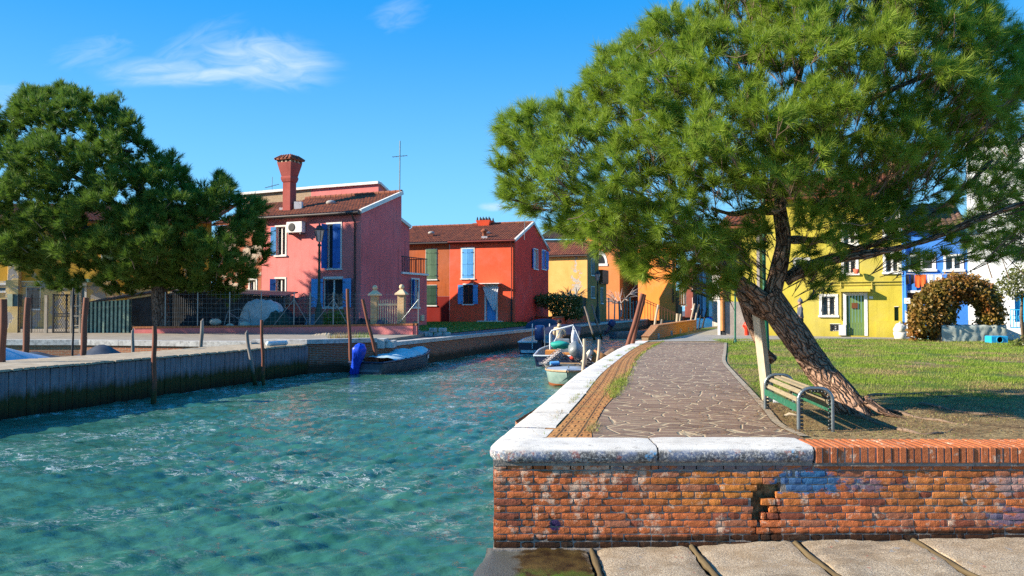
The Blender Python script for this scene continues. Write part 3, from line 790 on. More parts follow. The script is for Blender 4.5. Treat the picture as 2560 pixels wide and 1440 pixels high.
mb.build('deck', DECKW, pier)
mb = MB(Matrix(((fd.x, fn.x, 0, F0.x), (fd.y, fn.y, 0, F0.y), (0, 0, 1, 0), (0, 0, 0, 1))))
mb.box(0, -.25, .88, Ltot, -.06, 1.03); mb.box(0, -1.7, .88, Ltot, -1.55, 1.03)
mb.build('beam', GREYW, pier)
# ================================================================ BUILDINGS
class Facade:
    def __init__(s, A, B, z0=0.0):
        s.A = Vector((A[0], A[1])); s.B = Vector((B[0], B[1])); s.U = (s.B-s.A).normalized(); s.L = (s.B-s.A).length; s.z0 = z0
        s.N = Vector((-s.U.y, s.U.x))     # inward
        s.M = Matrix(((s.U.x, s.N.x, 0, s.A.x), (s.U.y, s.N.y, 0, s.A.y), (0, 0, 1, 0), (0, 0, 0, 1)))
    def u(s, px, off=0.0):
        r = ray(px, 720); A = s.A - s.N*off
        # A + t U = k (rx, ry)
        det = -s.U.x*r.y + s.U.y*r.x
        return (A.x*r.y - A.y*r.x)/det if abs(det) > 1e-9 else 0
    def z(s, u, py, off=0.0):
        p = s.A + s.U*u - s.N*off; r = ray(1280, py); return CAMP.z + r.z/r.y*p.y
    def rect(s, x0, y0, x1, y1):
        a, b = s.u(x0), s.u(x1); m = (a+b)/2
        return [a, s.z(m, y1), b, s.z(m, y0)]
    def w(s, u, y, z):
        p = s.A + s.U*u + s.N*y; return Vector((p.x, p.y, z))

def wall(mb, F, u0, u1, z0, z1, ops=(), rev=0.16):
    """front skin with real openings and reveals; ops = [(a, zb, b, zt)]"""
    us = sorted({u0, u1, *[o[0] for o in ops], *[o[2] for o in ops]}); zs = sorted({z0, z1, *[o[1] for o in ops], *[o[3] for o in ops]})
    us = [q for q in us if u0-1e-6 <= q <= u1+1e-6]; zs = [q for q in zs if z0-1e-6 <= q <= z1+1e-6]
    for i in range(len(us)-1):
        for j in range(len(zs)-1):
            cu, cz = (us[i]+us[i+1])/2, (zs[j]+zs[j+1])/2
            if any(o[0] < cu < o[2] and o[1] < cz < o[3] for o in ops): continue
            mb.add([(us[i], 0, zs[j]), (us[i+1], 0, zs[j]), (us[i+1], 0, zs[j+1]), (us[i], 0, zs[j+1])], [(0, 1, 2, 3)])
    for (a, zb, b, zt) in ops:
        mb.add([(a, 0, zb), (b, 0, zb), (b, rev, zb), (a, rev, zb)], [(0, 1, 2, 3)])
        mb.add([(a, 0, zt), (b, 0, zt), (b, rev, zt), (a, rev, zt)], [(3, 2, 1, 0)])
        mb.add([(a, 0, zb), (a, rev, zb), (a, rev, zt), (a, 0, zt)], [(0, 1, 2, 3)])
        mb.add([(b, 0, zb), (b, rev, zb), (b, rev, zt), (b, 0, zt)], [(3, 2, 1, 0)])

GLASS = None
m, t = newmat('window_glass'); p = t.pos()
t.out(t.mix(t.noise(p, 1.5, 3), (0.012, 0.014, 0.018), (0.05, 0.055, 0.06)), 0.08, spec=0.6); GLASS = m
WHITE = plain('white_surround', (0.72, 0.70, 0.66), 0.8, 0.10, 4, 0.2, 60, dirt=(0.4, 0.37, 0.33))
BLUE = woodmat('blue_shutter', (0.045, 0.19, 0.55), (0.03, 0.12, 0.40), (8, 8, 1.5), 0.55)
LBLUE = woodmat('light_blue_shutter', (0.14, 0.42, 0.78), (0.09, 0.32, 0.66), (8, 8, 1.5), 0.55)
GREENS = woodmat('green_shutter', (0.13, 0.22, 0.13), (0.07, 0.13, 0.08), (8, 8, 1.5), 0.7)
DGREEN = woodmat('dark_green_shutter', (0.03, 0.09, 0.055), (0.02, 0.05, 0.03), (8, 8, 1.5), 0.7)
BROWN = woodmat('brown_door', (0.20, 0.075, 0.03), (0.09, 0.03, 0.015), (14, 14, 2), 0.5)
GREYSH = woodmat('grey_shutter', (0.30, 0.27, 0.23), (0.15, 0.13, 0.11), (8, 8, 1.5), 0.8)
DARK = plain('dark_metal', (0.025, 0.025, 0.028), 0.6, 0.2)
GUT = plain('gutter_metal', (0.06, 0.045, 0.04), 0.5, 0.2, 3, 0.1)
CURT = plain('lace_curtain', (0.55, 0.56, 0.62), 0.95, 0.3, 6)

def shutter_mb(F, u, z0, z1, wd, ang, side, tilt=0.0):
    """side -1: hinged at left jamb u, +1: right jamb; ang 0 closed .. 180 flat on the wall"""
    a = R(ang); H = F.w(u, -0.03, 0)
    if side < 0: dx, dy = math.cos(a), -math.sin(a)
    else: dx, dy = -math.cos(a), -math.sin(a)
    D = (F.U*dx + F.N*dy); N2 = Vector((-D.y, D.x))
    M = Matrix(((D.x, N2.x, 0, H.x), (D.y, N2.y, 0, H.y), (0, 0, 1, 0), (0, 0, 0, 1)))
    mb = MB(M); n = max(2, int(wd/0.14)); g = wd/n
    for k in range(n): mb.box(k*g+.003, -.018, z0, (k+1)*g-.003, .018, z1, bev=.004)
    for zf in (0.12, 0.5, 0.88):
        z = z0+(z1-z0)*zf; mb.box(0.01, -.034, z-.05, wd-.01, .034, z+.05)
    mb.m = 1
    for zf in (0.12, 0.88):
        z = z0+(z1-z0)*zf; mb.box(0.0, -.040, z-.02, wd*.35, .040, z+.02)
    return mb
def window(par, F, r, name='window', surround=0.10, sur_mat=None, sill=True, sh=None, sh_mat=None, pane='glass', rev=0.16, label=None, bars=0, frame_mat=None, mull=True, curtain=False, topw=None):
    """r = [u0, z0, u1, z1] is the clear opening"""
    a, zb, b, zt = r; s_ = surround; mb = MB(F.M); sm = sur_mat or WHITE; topw = topw or s_
    mb.box(a-s_, -.035, zt, b+s_, .03, zt+topw)
    if s_ > 0: mb.box(a-s_, -.030, zb, a, .03, zt); mb.box(b, -.030, zb, b+s_, .03, zt)
    w_ = mb.build(name, sm, par)
    if sill: mb = MB(F.M); mb.box(a-s_-.04, -.09, zb-.09, b+s_+.04, .03, zb-.002); mb.build('sill', sm, w_)
    if label: w_['label'] = label
    mb = MB(F.M)
    mb.box(a, rev-.03, zb, b, rev, zt); fm = frame_mat or WHITE
    if pane == 'glass':
        mb.build('pane', GLASS, w_)
        mb = MB(F.M); t_ = .05
        for (x0, x1, z0, z1) in ((a, b, zb, zb+t_), (a, b, zt-t_, zt), (a, a+t_, zb+t_, zt-t_), (b-t_, b, zb+t_, zt-t_)): mb.box(x0, rev-.07, z0, x1, rev-.032, z1)
        if mull: mb.box((a+b)/2-.04, rev-.075, zb+t_, (a+b)/2+.04, rev-.034, zt-t_)
        mb.build('sash', fm, w_)
    elif pane: mb.build('leaf', pane, w_)
    if curtain:
        mb = MB(F.M); n = 14
        for k in range(n):
            x0 = a+.06+(b-a-.12)*k/n; x1 = a+.06+(b-a-.12)*(k+1)/n; mb.add([(x0, rev-.034+.006*(k % 2), zb+.06), (x1, rev-.034+.006*((k+1) % 2), zb+.06), (x1, rev-.034+.006*((k+1) % 2), zt-.06), (x0, rev-.034+.006*(k % 2), zt-.06)], [(0, 1, 2, 3)])
        mb.build('curtain', CURT, w_)
    if bars:
        mb = MB(F.M)
        for k in range(bars): x = a+(b-a)*(k+.5)/bars; mb.bar((x, -.01, zb), (x, -.01, zt), .018)
        for k in range(3): z = zb+(zt-zb)*(k+.5)/3; mb.bar((a, -.02, z), (b, -.02, z), .018)
        mb.build('grille', DARK, w_)
    for (side, ang) in (sh or ()):
        wd = (b-a)/2
        if len(sh) == 1 and ang < 10: wd = b-a
        shutter_mb(F, a if side < 0 else b, zb, zt, wd, ang, side).build('shutter', [sh_mat, DARK], w_)
    return w_

def tile_mat(name, c1, c2, c3):
    m, t = newmat(name); p = t.pos(); uv = t.uv()
    cell = t.node('ShaderNodeTexWhiteNoise', {'Vector': t.node('ShaderNodeVectorMath', {0: t.node('ShaderNodeVectorMath', {0: uv, 1: (0.21, 0.33, 1)}, operation='DIVIDE').outputs[0]}, operation='FLOOR').outputs[0]}, noise_dimensions='2D').outputs[0]
    c = t.mix(cell, c1, c2)
    c = t.mix(t.rng(t.noise(p, 3, 5, .7), 0.45, 0.7, 0, .8), c, c3)
    c = t.mix(t.rng(t.noise(p, 14, 5, .7), 0.5, 0.75, 0, .6), c, mul(c1, 0.3))
    t.out(c, 0.9, t.bump(t.noise(p, 40, 4), 0.5, 0.01), spec=0.15); return m
TILE = tile_mat('roof_tiles', (0.34, 0.115, 0.06), (0.20, 0.07, 0.045), (0.10, 0.05, 0.04))
TILED = tile_mat('dark_roof_tiles', (0.22, 0.12, 0.09), (0.14, 0.08, 0.06), (0.08, 0.055, 0.045))
def tiled_roof(mb, P00, P10, P11, P01, th=0.10, tw=0.21, cl=0.36):
    """eave-left, eave-right, ridge-right, ridge-left"""
    P00, P10, P11, P01 = map(Vector, (P00, P10, P11, P01)); W = (P10-P00).length; S = (P01-P00).length
    nt = max(2, int(W/tw)); ns = max(2, int(S/cl)); sub = 6; N = (P10-P00).cross(P01-P00).normalized()
    if N.z < 0: N = -N
    vs = []; uv = []; cols = nt*sub+1; rows = []
    for j in range(ns):
        for e in (0, 1):
            v = (j+e*0.999)/ns; lift = 0.035*(1-e)
            rows.append((v, lift))
    for (v, lift) in rows:
        jj = int(v*ns)
        for i in range(cols):
            u = i/(cols-1); ph = (i % sub)/sub; base = P00.lerp(P10, u).lerp(P01.lerp(P11, u), v)
            prof_ = 0.055*abs(math.sin(math.pi*ph)) if ph > 0 else 0.0
            jz = 0.012*noise.noise(Vector(((i//sub)*3.1, jj*2.7, 0)))
            vs.append(base+N*(prof_+lift+jz)); uv.append((u*W, v*S))
    fs = [(r*cols+i, r*cols+i+1, (r+1)*cols+i+1, (r+1)*cols+i) for r in range(len(rows)-1) for i in range(cols-1)]
    mb.add(vs, fs, uv)
    q = [P00, P10, P11, P01]; d = N*th
    vs = [x-d for x in q]+[x+N*0.005 for x in q]
    mb.add(vs, [(3, 2, 1, 0), (0, 1, 5, 4), (1, 2, 6, 5), (2, 3, 7, 6), (3, 0, 4, 7)])
def ridge_tiles(mb, a, b, r=0.10):
    a, b = Vector(a), Vector(b); n = max(2, int((b-a).length/0.38))
    for k in range(n):
        p0, p1 = a.lerp(b, k/n), a.lerp(b, (k+1)/n); mb.tube([p0, p1], [r, r*1.15], 8)

def W2(F, px, py, off=0): u = F.u(px, off); return u, F.z(u, py, off)
PK = (0.66, 0.16, 0.155)
# ---------------------------------------------------------------- PINK HOUSE
A = at(655, 545, 44.8); B = at(903, 530, 42.0); ez = B.z
dirp = Vector((B.x-A.x, B.y-A.y)).normalized(); pp = Vector((-dirp.y, dirp.x))
FA = Facade((A.x, A.y), (B.x, B.y)); 
FB = Facade((B.x, B.y), (B.x+pp.x*10, B.y+pp.y*10))
ph = thing('pink_house', 'pink house with blue shutters and a tall flared brick chimney', 'house', (A.x, A.y, 1.1))
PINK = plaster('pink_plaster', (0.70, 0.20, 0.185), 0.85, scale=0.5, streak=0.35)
PINK_SHADE = plaster('pink_plaster_shaded', (0.70, 0.155, 0.16), 0.8, scale=0.6, streak=0.7)  # pink for the unlit gable side, its shade mixed into the colour
w1 = FA.rect(698, 567, 713, 637); w2 = FA.rect(818, 560, 851, 671); w3 = FA.rect(701, 698, 713, 778); w4 = FA.rect(808, 697, 858, 768)
w1 = FA.rect(690, 567, 713, 638)
w3 = FA.rect(690, 697, 713, 790)
def eavez(F, u): return ez
mb = MB(FA.M); wall(mb, FA, 0, FA.L, 0.9, ez+0.05, [w1, w2, w3, w4]); mb.build('front_wall', PINK, ph)
uR, zR = W2(FB, 1003, 485); uS, zS = W2(FB, 1048, 565); _, zS0 = W2(FB, 1008, 527); uE = FB.u(1067); uT0 = FB.u(1007)
w5 = FB.rect(1030, 699, 1046, 768)
mb = MB(FB.M); wall(mb, FB, 0, uR, 0.9, ez, [])
mb.add([(0, 0, ez), (uR, 0, ez), (uR, 0, zR)], [(0, 1, 2)])
zt = FB.z((uR+uE)/2, 683)
wall(mb, FB, uR, uE, 0.9, zt, [w5])
# gable part behind the terrace (set back)
mb.add([(uR, 0.9, zt), (uS+0.3, 0.9, zt), (uS+0.3, 0.9, zS), (uR, 0.9, zS0)], [(0, 1, 2, 3)])
mb.add([(uR, 0, zt), (uR, 0.9, zt), (uR, 0.9, zR), (uR, 0, zR)], [(0, 1, 2, 3)])
mb.add([(uR, 0, zt), (uE, 0, zt), (uE, 2.0, zt), (uR, 2.0, zt)], [(0, 1, 2, 3)])
mb.add([(uE, 0, 0.9), (uE, 8, 0.9), (uE, 8, zt), (uE, 0, zt)], [(0, 1, 2, 3)])
mb.add([(uS+.3, .9, zt), (uS+.3, 8, zt), (uS+.3, 8, zS), (uS+.3, .9, zS)], [(0, 1, 2, 3)])
mb.add([(uS+.3, .9, zS), (uS+.3, 6.7, zS), (uR, 6.7, zS0), (uR, .9, zS0)], [(0, 1, 2, 3)])
mb.add([(uR, 0, zt), (uR, 6.7, zt), (uR, 6.7, zR), (uR, 0, zR)], [(3, 2, 1, 0)])
mb.build('gable_wall', PINK_SHADE, ph)
mb = MB(FA.M); mb.add([(0, 0, .9), (0, uE, .9), (0, uE, ez), (0, uR, zR-.1), (0, 0, ez)], [(4, 3, 2, 1, 0)]); mb.build('end_wall', PINK_SHADE, ph)
# white verge band along the gable and the far slope
mb = MB(FB.M)
mb.bar((-.12, -.03, ez+0.02), (uR+.05, -.03, zR+0.08), .16, .22); mb.build('verge', WHITE, ph)
mb = MB(FB.M); mb.bar((uR+.02, .86, zS0+.05), (uS+.35, .86, zS+.02), .14, .18); mb.build('rear_verge', WHITE, ph)
mb = MB(FB.M); mb.box(uR-.02, -.12, zt-.10, uE+.06, .9, zt+.02); mb.build('terrace_edge', WHITE, ph)
mb = MB()
Lr = FA.L
e0 = FA.w(-.15, -.35, ez+.10); e1 = FA.w(Lr+.02, -.35, ez+.10)
r1 = FA.w(Lr+.02, uR, zR+.05); r0 = FA.w(-.15, uR, zR+.05)
e0.z = e1.z = ez-.02; tiled_roof(mb, e0, e1, r1, r0); ridge_tiles(mb, r0+Vector((0, 0, .08)), r1+Vector((0, 0, .08)), .12)
mb.build('roof', TILE, ph)
mb = MB(FA.M); mb.tube([(-.2, -.42, ez-.06), (Lr+.1, -.42, ez-.06)], .075, 8); mb.box(-.1, -.30, ez-.14, Lr, 0, ez-.04)
mb.tube([(Lr-.35, -.42, ez-.06), (Lr-.35, -.25, ez-.35), (Lr-.35, -.09, ez-.55), (Lr-.35, -.09, 1.3)], .05, 8)
mb.build('gutter', GUT, ph)
window(ph, FA, w1, sh=[(-1, 165)], sh_mat=LBLUE, surround=.09, label='upper window with one pale blue shutter folded back')
window(ph, FA, w2, sh=[(1, 12), (-1, 95)], sh_mat=BLUE, surround=.09, label='tall upper window with half closed blue shutters')
window(ph, FA, w3, name='side_door', sh=[(-1, 150)], sh_mat=BLUE, surround=.09, sill=False, label='ground floor door with a blue shutter')
window(ph, FA, w4, sh=[(-1, 120), (1, 165)], sh_mat=LBLUE, surround=.0, topw=.12, curtain=False, label='ground floor window with open blue shutters')
window(ph, FB, w5, sh=[(-1, 130)], sh_mat=BLUE, surround=.09, curtain=True)
# terrace railing
mb = MB(FB.M)
for k in range(15): u = uR+.1+(uE-uR-.15)*k/14; mb.bar((u, -.02, zt), (u, -.02, zt+.92), .03)
mb.bar((uR, -.02, zt+.95), (uE, -.02, zt+.95), .05)
for k in range(6): y = .1+k*.35; mb.bar((uE-.03, y, zt), (uE-.03, y, zt+.92), .03)
mb.bar((uE-.03, 0, zt+.95), (uE-.03, 2, zt+.95), .05)
mb.build('terrace_railing', DARK, ph)
# chimney
cy = 1.2; cu = FA.u(722, -cy)-.25; cz = ez+.45
CH = plaster('chimney_plaster', (0.36, 0.085, 0.07), 0.8, scale=1.2)
cb = FA.w(cu+.25, cy, 0); sc_ = 1920/cb.y
def chz(py): return CAMP.z+(768-py)/sc_
mb = MB(Matrix.Translation((cb.x, cb.y, 0)) @ Matrix.Rotation(math.atan2(FA.U.y, FA.U.x), 4, 'Z'))
sq = math.sqrt(2); q = math.pi/4; hw = 11.5/sc_
mb.smooth = False
mb.lathe([(hw*sq, ez-.3), (hw*sq, chz(452))], n=4, smooth=False, ang0=q)
mb.lathe([(hw*1.12*sq, chz(455)), (hw*1.32*sq, chz(447)), (hw*1.32*sq, chz(443)), (hw*1.22*sq, chz(441)), (hw*1.85*sq, chz(409)), (hw*1.85*sq, chz(407))], n=4, smooth=False, ang0=q)
cm = mb.build('chimney', CH, ph)
mb = MB(mb.M)
for i in range(4):
    for k in range(4):
        a = -hw*1.7+hw*3.4*k/3
        for (x, y) in ((a, -hw*1.7), (-hw*1.7, a), (a, hw*1.7), (hw*1.7, a)):
            if i == 0: mb.box(x-.05, y-.05, chz(407.1), x+.05, y+.05, chz(400))
mb.box(-hw*1.5, -hw*1.5, chz(407), hw*1.5, hw*1.5, chz(400))
mb.build('vent_blocks', plain('vent_blocks', (0.45, 0.33, 0.22)), cm)
mb = MB(mb.M); k_ = hw*2.25
mb.lathe([(k_*sq, chz(401)), (k_*sq, chz(398)), (k_*.55*sq, chz(388)), (k_*.15*sq, chz(385))], n=4, smooth=False, ang0=q)
for s_ in (-1, 1):
    for i in range(5):
        a = -k_+2*k_*i/4
        mb.tube([(a, s_*k_*1.02, chz(399)), (a*.5, s_*k_*.5, chz(388.5))], .07, 6); mb.tube([(s_*k_*1.02, a, chz(399)), (s_*k_*.5, a*.5, chz(388.5))], .07, 6)
mb.build('chimney_cap', TILE, cm)
# small flue stumps and skylight hoods on the roof
for (px, py) in ((708, 520), (745, 505), (826, 506)):
    y = 1.3 if px < 800 else 1.9; u = FA.u(px, -y); b = FA.w(u, y, 0); z = CAMP.z+(768-py)*b.y/1920
    mb = MB(); mb.box(b.x-.22, b.y-.18, z-.5, b.x+.22, b.y+.18, z+.02) if px < 800 else mb.ball((b.x, b.y, z), .30, 10, (1, .8, .5))
    mb.build('flue' if px < 800 else 'roof_vent', WHITE if px < 800 else plain('vent_grey', (0.35, 0.33, 0.3)), ph)
# rear upper block
blk = thing('rear_block', 'higher flat parapet block rising behind the tiled roof of the pink house', 'building', (-13, 51, 1.1))
P0 = at(608, 487, 53); P1 = at(778, 472, 51); P2 = at(946, 459, 49.2); P3 = at(972, 482, 51)
def slab(mb, a, b, z0, za, zb, back=(0.3, 2)):
    a2 = (a[0]+back[0], a[1]+back[1]); b2 = (b[0]+back[0], b[1]+back[1])
    v = [(a[0], a[1], z0), (b[0], b[1], z0), (b[0], b[1], zb), (a[0], a[1], za), (a2[0], a2[1], z0), (b2[0], b2[1], z0), (b2[0], b2[1], zb), (a2[0], a2[1], za)]
    mb.add(v, [(0, 1, 2, 3), (3, 2, 6, 7), (1, 5, 6, 2), (4, 0, 3, 7), (5, 4, 7, 6)])
CREAMB = brickmat('cream_brick', (0.52, 0.36, 0.22), (0.42, 0.27, 0.16), (0.42, 0.34, 0.25))
mb = MB(); slab(mb, P0, P1, 1, P0.z, P1.z, (.3, 1.5)); mb.build('brick_part', CREAMB, blk)
mb = MB(); slab(mb, P1, P2, 1, P1.z, P2.z, (.3, 2)); mb.add([(P2.x, P2.y, 1), (P3.x, P3.y, 1), (P3.x, P3.y, P3.z), (P2.x, P2.y, P2.z)], [(0, 1, 2, 3)]); mb.build('plastered_part', PINK, blk)
mb = MB(); mb.bar(P0+Vector((-.1, -.05, .05)), P1+Vector((0, -.05, .05)), .3, .16); mb.bar(P1+Vector((0, -.05, .055)), P2+Vector((.05, -.05, .055)), .3, .17); mb.bar(P2+Vector((0, 0, .05)), P3, .3, .15)
mb.build('coping', WHITE, blk)
mb = MB(); mb.box(-14.5, 52.5, 1, -7.7, 56.8, 6.7); mb.build('added_shadow_wing', PINK_SHADE, blk)  # unseen wing added to throw the slanting shadow on the red house
# neighbouring peeling house to the left of the pink one
nb = thing('peeling_house', 'narrow cream house with flaking plaster between the pine and the pink house', 'house', (-18, 45, 1.1))
C0 = Vector((A.x, A.y))-dirp*0.02; C1 = C0-dirp*3.4
FN = Facade((C1.x, C1.y), (C0.x, C0.y))
PEEL = plaster('peeling_plaster', (0.50, 0.40, 0.31), 0.7, patch=(1.1, 0.50), patch_col=(0.42, 0.14, 0.08))
w6 = FN.rect(628, 700, 640, 727); w6 = [w6[0]-.1, 1.4, w6[2], w6[3]]
mb = MB(FN.M); wall(mb, FN, 0, FN.L, .9, ez-.35, [w6]); mb.add([(0, 0, .9), (0, 7, .9), (0, 7, ez+1), (0, 0, ez-.35)], [(3, 2, 1, 0)]); mb.build('front_wall', PEEL, nb)
window(nb, FN, w6, name='doorway', sill=False)
mb = MB(); tiled_roof(mb, FN.w(-.2, -.3, ez-.25), FN.w(FN.L-.05, -.3, ez-.25), FN.w(FN.L-.05, 4.5, ez+1.6), FN.w(-.2, 4.5, ez+1.6)); mb.build('roof', TILE, nb)

# ---------------------------------------------------------------- YELLOW ROW BEHIND THE LEFT PINE
yr = thing('ochre_row_house', 'long yellow ochre row house with peeling grey base behind the left pine', 'house', (-25, 46, 1.1))
FY = Facade((-44, 45.2), (-18.1, 46.2))
OCH = plaster('ochre_plaster', (0.66, 0.36, 0.045), 0.85, patch=(0.8, 0.60), patch_col=(0.45, 0.36, 0.25), scale=0.5)
OCHL = plaster('ochre_base', (0.62, 0.45, 0.20), 0.8, patch=(1.3, 0.56), patch_col=(0.36, 0.33, 0.30), scale=0.8)
zb_ = FY.z(FY.u(60), 703)
ops = [FY.rect(68, 718, 100, 772), FY.rect(-30, 712, 18, 728), FY.rect(188, 712, 212, 812), FY.rect(440, 690, 470, 745), FY.rect(255, 600, 290, 660), FY.rect(60, 590, 90, 650)]
ops[2][1] = 1.2
mb = MB(FY.M); wall(mb, FY, 0, FY.L, zb_, 7.6, [o for o in ops if o[3] > zb_ and o[1] > zb_]); mb.build('upper_wall', OCH, yr)
mb = MB(FY.M); wall(mb, FY, 0, FY.L, 0.9, zb_-.004, [o for o in ops if o[3] < zb_]);  mb.build('lower_wall', OCHL, yr)
window(yr, FY, ops[0], sh=[(-1, 3), (1, 3)], sh_mat=GREYSH, surround=.05); window(yr, FY, ops[1], surround=.12)
window(yr, FY, ops[4], sh=[(-1, 3), (1, 3)], sh_mat=GREENS, surround=.08); window(yr, FY, ops[5], sh=[(-1, 3), (1, 3)], sh_mat=GREENS, surround=.08)
window(yr, FY, ops[2], name='doorway', sill=False, surround=.12)
mb = MB(); tiled_roof(mb, FY.w(-.2, -.4, 7.55), FY.w(FY.L, -.4, 7.55), FY.w(FY.L, 4.5, 9.2), FY.w(-.2, 4.5, 9.2)); mb.build('roof', TILE, yr)
mb = MB(FY.M)
for px in (24, 38): u = FY.u(px); mb.tube([(u, -.08, 7.5), (u, -.08, 1.9)], .07, 8)
mb.bar((0, -.05, zb_-.35), (FY.L, -.05, zb_-.35), .04, .04)
u = FY.u(38); mb.box(u-.25, -.30, 1, u+.35, 0, 7.5)
mb.build('drainpipe', OCHL, yr)
mb = MB(FY.M); u = FY.u(322); mb.box(u-.6, -.25, 1, u-.1, 0, 5.6); mb.build('pilaster', OCH, yr)
mb = MB(FY.M); u = FY.u(202); mb.box(u-.9, -.7, FY.z(u, 706), u+.8, 0, FY.z(u, 698)); mb.build('canopy', plain('faded_canopy', (0.12, 0.28, 0.24)), yr)

# ---------------------------------------------------------------- RED HOUSE
B = at(1288, 600, 56.6); A = at(1051, 607, 58.9); ez2 = B.z
FRs = Facade((A.x, A.y), (B.x, B.y)); dirp = FRs.U; pp = FRs.N
uC = None
FRg = Facade((B.x, B.y), (B.x+pp.x*8-.1, B.y+pp.y*8)); uC = FRg.u(1371)
rh = thing('red_house', 'bright red house with light blue shutters and a white curtain over its door', 'house', (B.x, B.y, 1.2))
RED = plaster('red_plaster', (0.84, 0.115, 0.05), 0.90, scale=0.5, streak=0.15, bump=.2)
RED_SHADE = plaster('red_plaster_shaded', (0.78, 0.06, 0.04), 0.9, scale=0.5, streak=0.2, bump=.2)  # deeper red copy: shade of the gable put into the colour
RUST = plaster('rust_plaster', (0.46, 0.115, 0.035), 0.8, scale=0.9, streak=0.6)
uM = FRs.u(1124)
g1 = FRs.rect(1156, 622, 1183, 696); g2 = FRs.rect(1158, 712, 1183, 760); g3 = FRs.rect(1216, 716, 1240, 792); g3[1] = 1.45
mb = MB(FRs.M); wall(mb, FRs, uM, FRs.L, 0.9, ez2, [g1, g2, g3]); mb.build('front_wall', RED, rh)
mid = uC/2; zRi = FRg.z(FRg.u(1331), 559)
mb = MB(FRg.M); h1 = FRg.rect(1334, 624, 1344, 672); h2 = FRg.rect(1355, 627, 1364, 673)
wall(mb, FRg, 0, uC, 0.9, ez2, [h1, h2]); mb.add([(0, 0, ez2), (uC, 0, ez2), (uC*.5, 0, zRi)], [(0, 1, 2)])
mb.add([(uC, 0, .9), (uC, 8, .9), (uC, 8, ez2), (uC, 0, ez2)], [(0, 1, 2, 3)])
mb.build('gable_wall', RED_SHADE, rh)
mb = MB(FRg.M); mb.bar((-.15, -.04, ez2-.02), (uC*.5, -.04, zRi+.10), .14, .2); mb.bar((uC*.5, -.04, zRi+.10), (uC+.15, -.04, ez2-.02), .14, .2); mb.build('verge', WHITE, rh)
mb = MB(); L_ = FRs.L
e0 = FRs.w(uM, -.3, ez2-.02); e1 = FRs.w(L_, -.3, ez2-.02); r1 = FRs.w(L_, uC*.5, zRi+.05); r0 = FRs.w(uM, uC*.5, zRi+.05)
tiled_roof(mb, e0, e1, r1, r0); ridge_tiles(mb, r0+Vector((0, 0, .08)), r1+Vector((0, 0, .08)))
b0 = FRs.w(uM, uC+.3, ez2-.02); b1 = FRs.w(L_, uC+.3, ez2-.02); tiled_roof(mb, b1, b0, r0, r1, cl=1.2)
mb.build('roof', TILE, rh)
mb = MB(FRs.M); mb.tube([(uM, -.38, ez2-.06), (L_+.1, -.38, ez2-.06)], .07, 8); mb.box(uM, -.2, ez2-.2, L_, 0, ez2-.1)
mb.tube([(L_-.25, -.38, ez2-.1), (L_-.25, -.09, ez2-.4), (L_-.25, -.09, 3.2)], .05, 8); mb.build('gutter', plain('red_gutter', (0.20, 0.04, 0.03), .5), rh)
mb = MB(FRs.M); mb.tube([(L_-.25, -.09, 3.2), (L_-.25, -.09, 1.2)], .06, 8); mb.build('downpipe', DARK, rh)
window(rh, FRs, g1, sh=[(-1, 4), (1, 4)], sh_mat=LBLUE, surround=.12, label='tall upper window with closed light blue shutters')
window(rh, FRs, g2, sh=[(-1, 172), (1, 172)], sh_mat=LBLUE, surround=.02, topw=.10, frame_mat=BROWN, label='ground floor window with open light blue shutters')
window(rh, FRs, g3, name='front_door', sill=False, surround=.14, pane=LBLUE)
window(rh, FRg, h1, sh=[(-1, 172)], sh_mat=BLUE, surround=.08, curtain=True); window(rh, FRg, h2, sh=[(-1, 3), (1, 172)], sh_mat=BLUE, surround=.08)
u = FRs.u(1228)
for k in range(2):
    mb = MB(FRs.M); mb.box(u-.95-.45*(1-k), -.9+.4*k, 1.0, u+.95+.45*(1-k), 0, 1.27+.17*k); mb.build('doorstep', WHITE, rh)
mb = MB(FRs.M); zc = FRs.z(u, 710); mb.box(u-.8, -.55, zc, u+.8, 0, zc+.06); mb.build('door_canopy', WHITE, rh)
mb = MB(FRs.M); n = 16
cvs = [(u-.62+1.24*i/24+((u+.30+.16*(i/24-.5))-(u-.62+1.24*i/24))*(j/14)**1.25, -.16-.035*math.sin(i*1.7)*(1-.4*j/14), zc-.2-1.75*(j/14)) for j in range(15) for i in range(25)]
mb.smooth = True; mb.add(cvs, [(j*25+i, (j+1)*25+i, (j+1)*25+i+1, j*25+i+1) for j in range(14) for i in range(24)]); mb.smooth = False
mb.build('door_curtain', plain('white_cloth', (0.72, 0.72, 0.74), .9, .12, 6), rh)
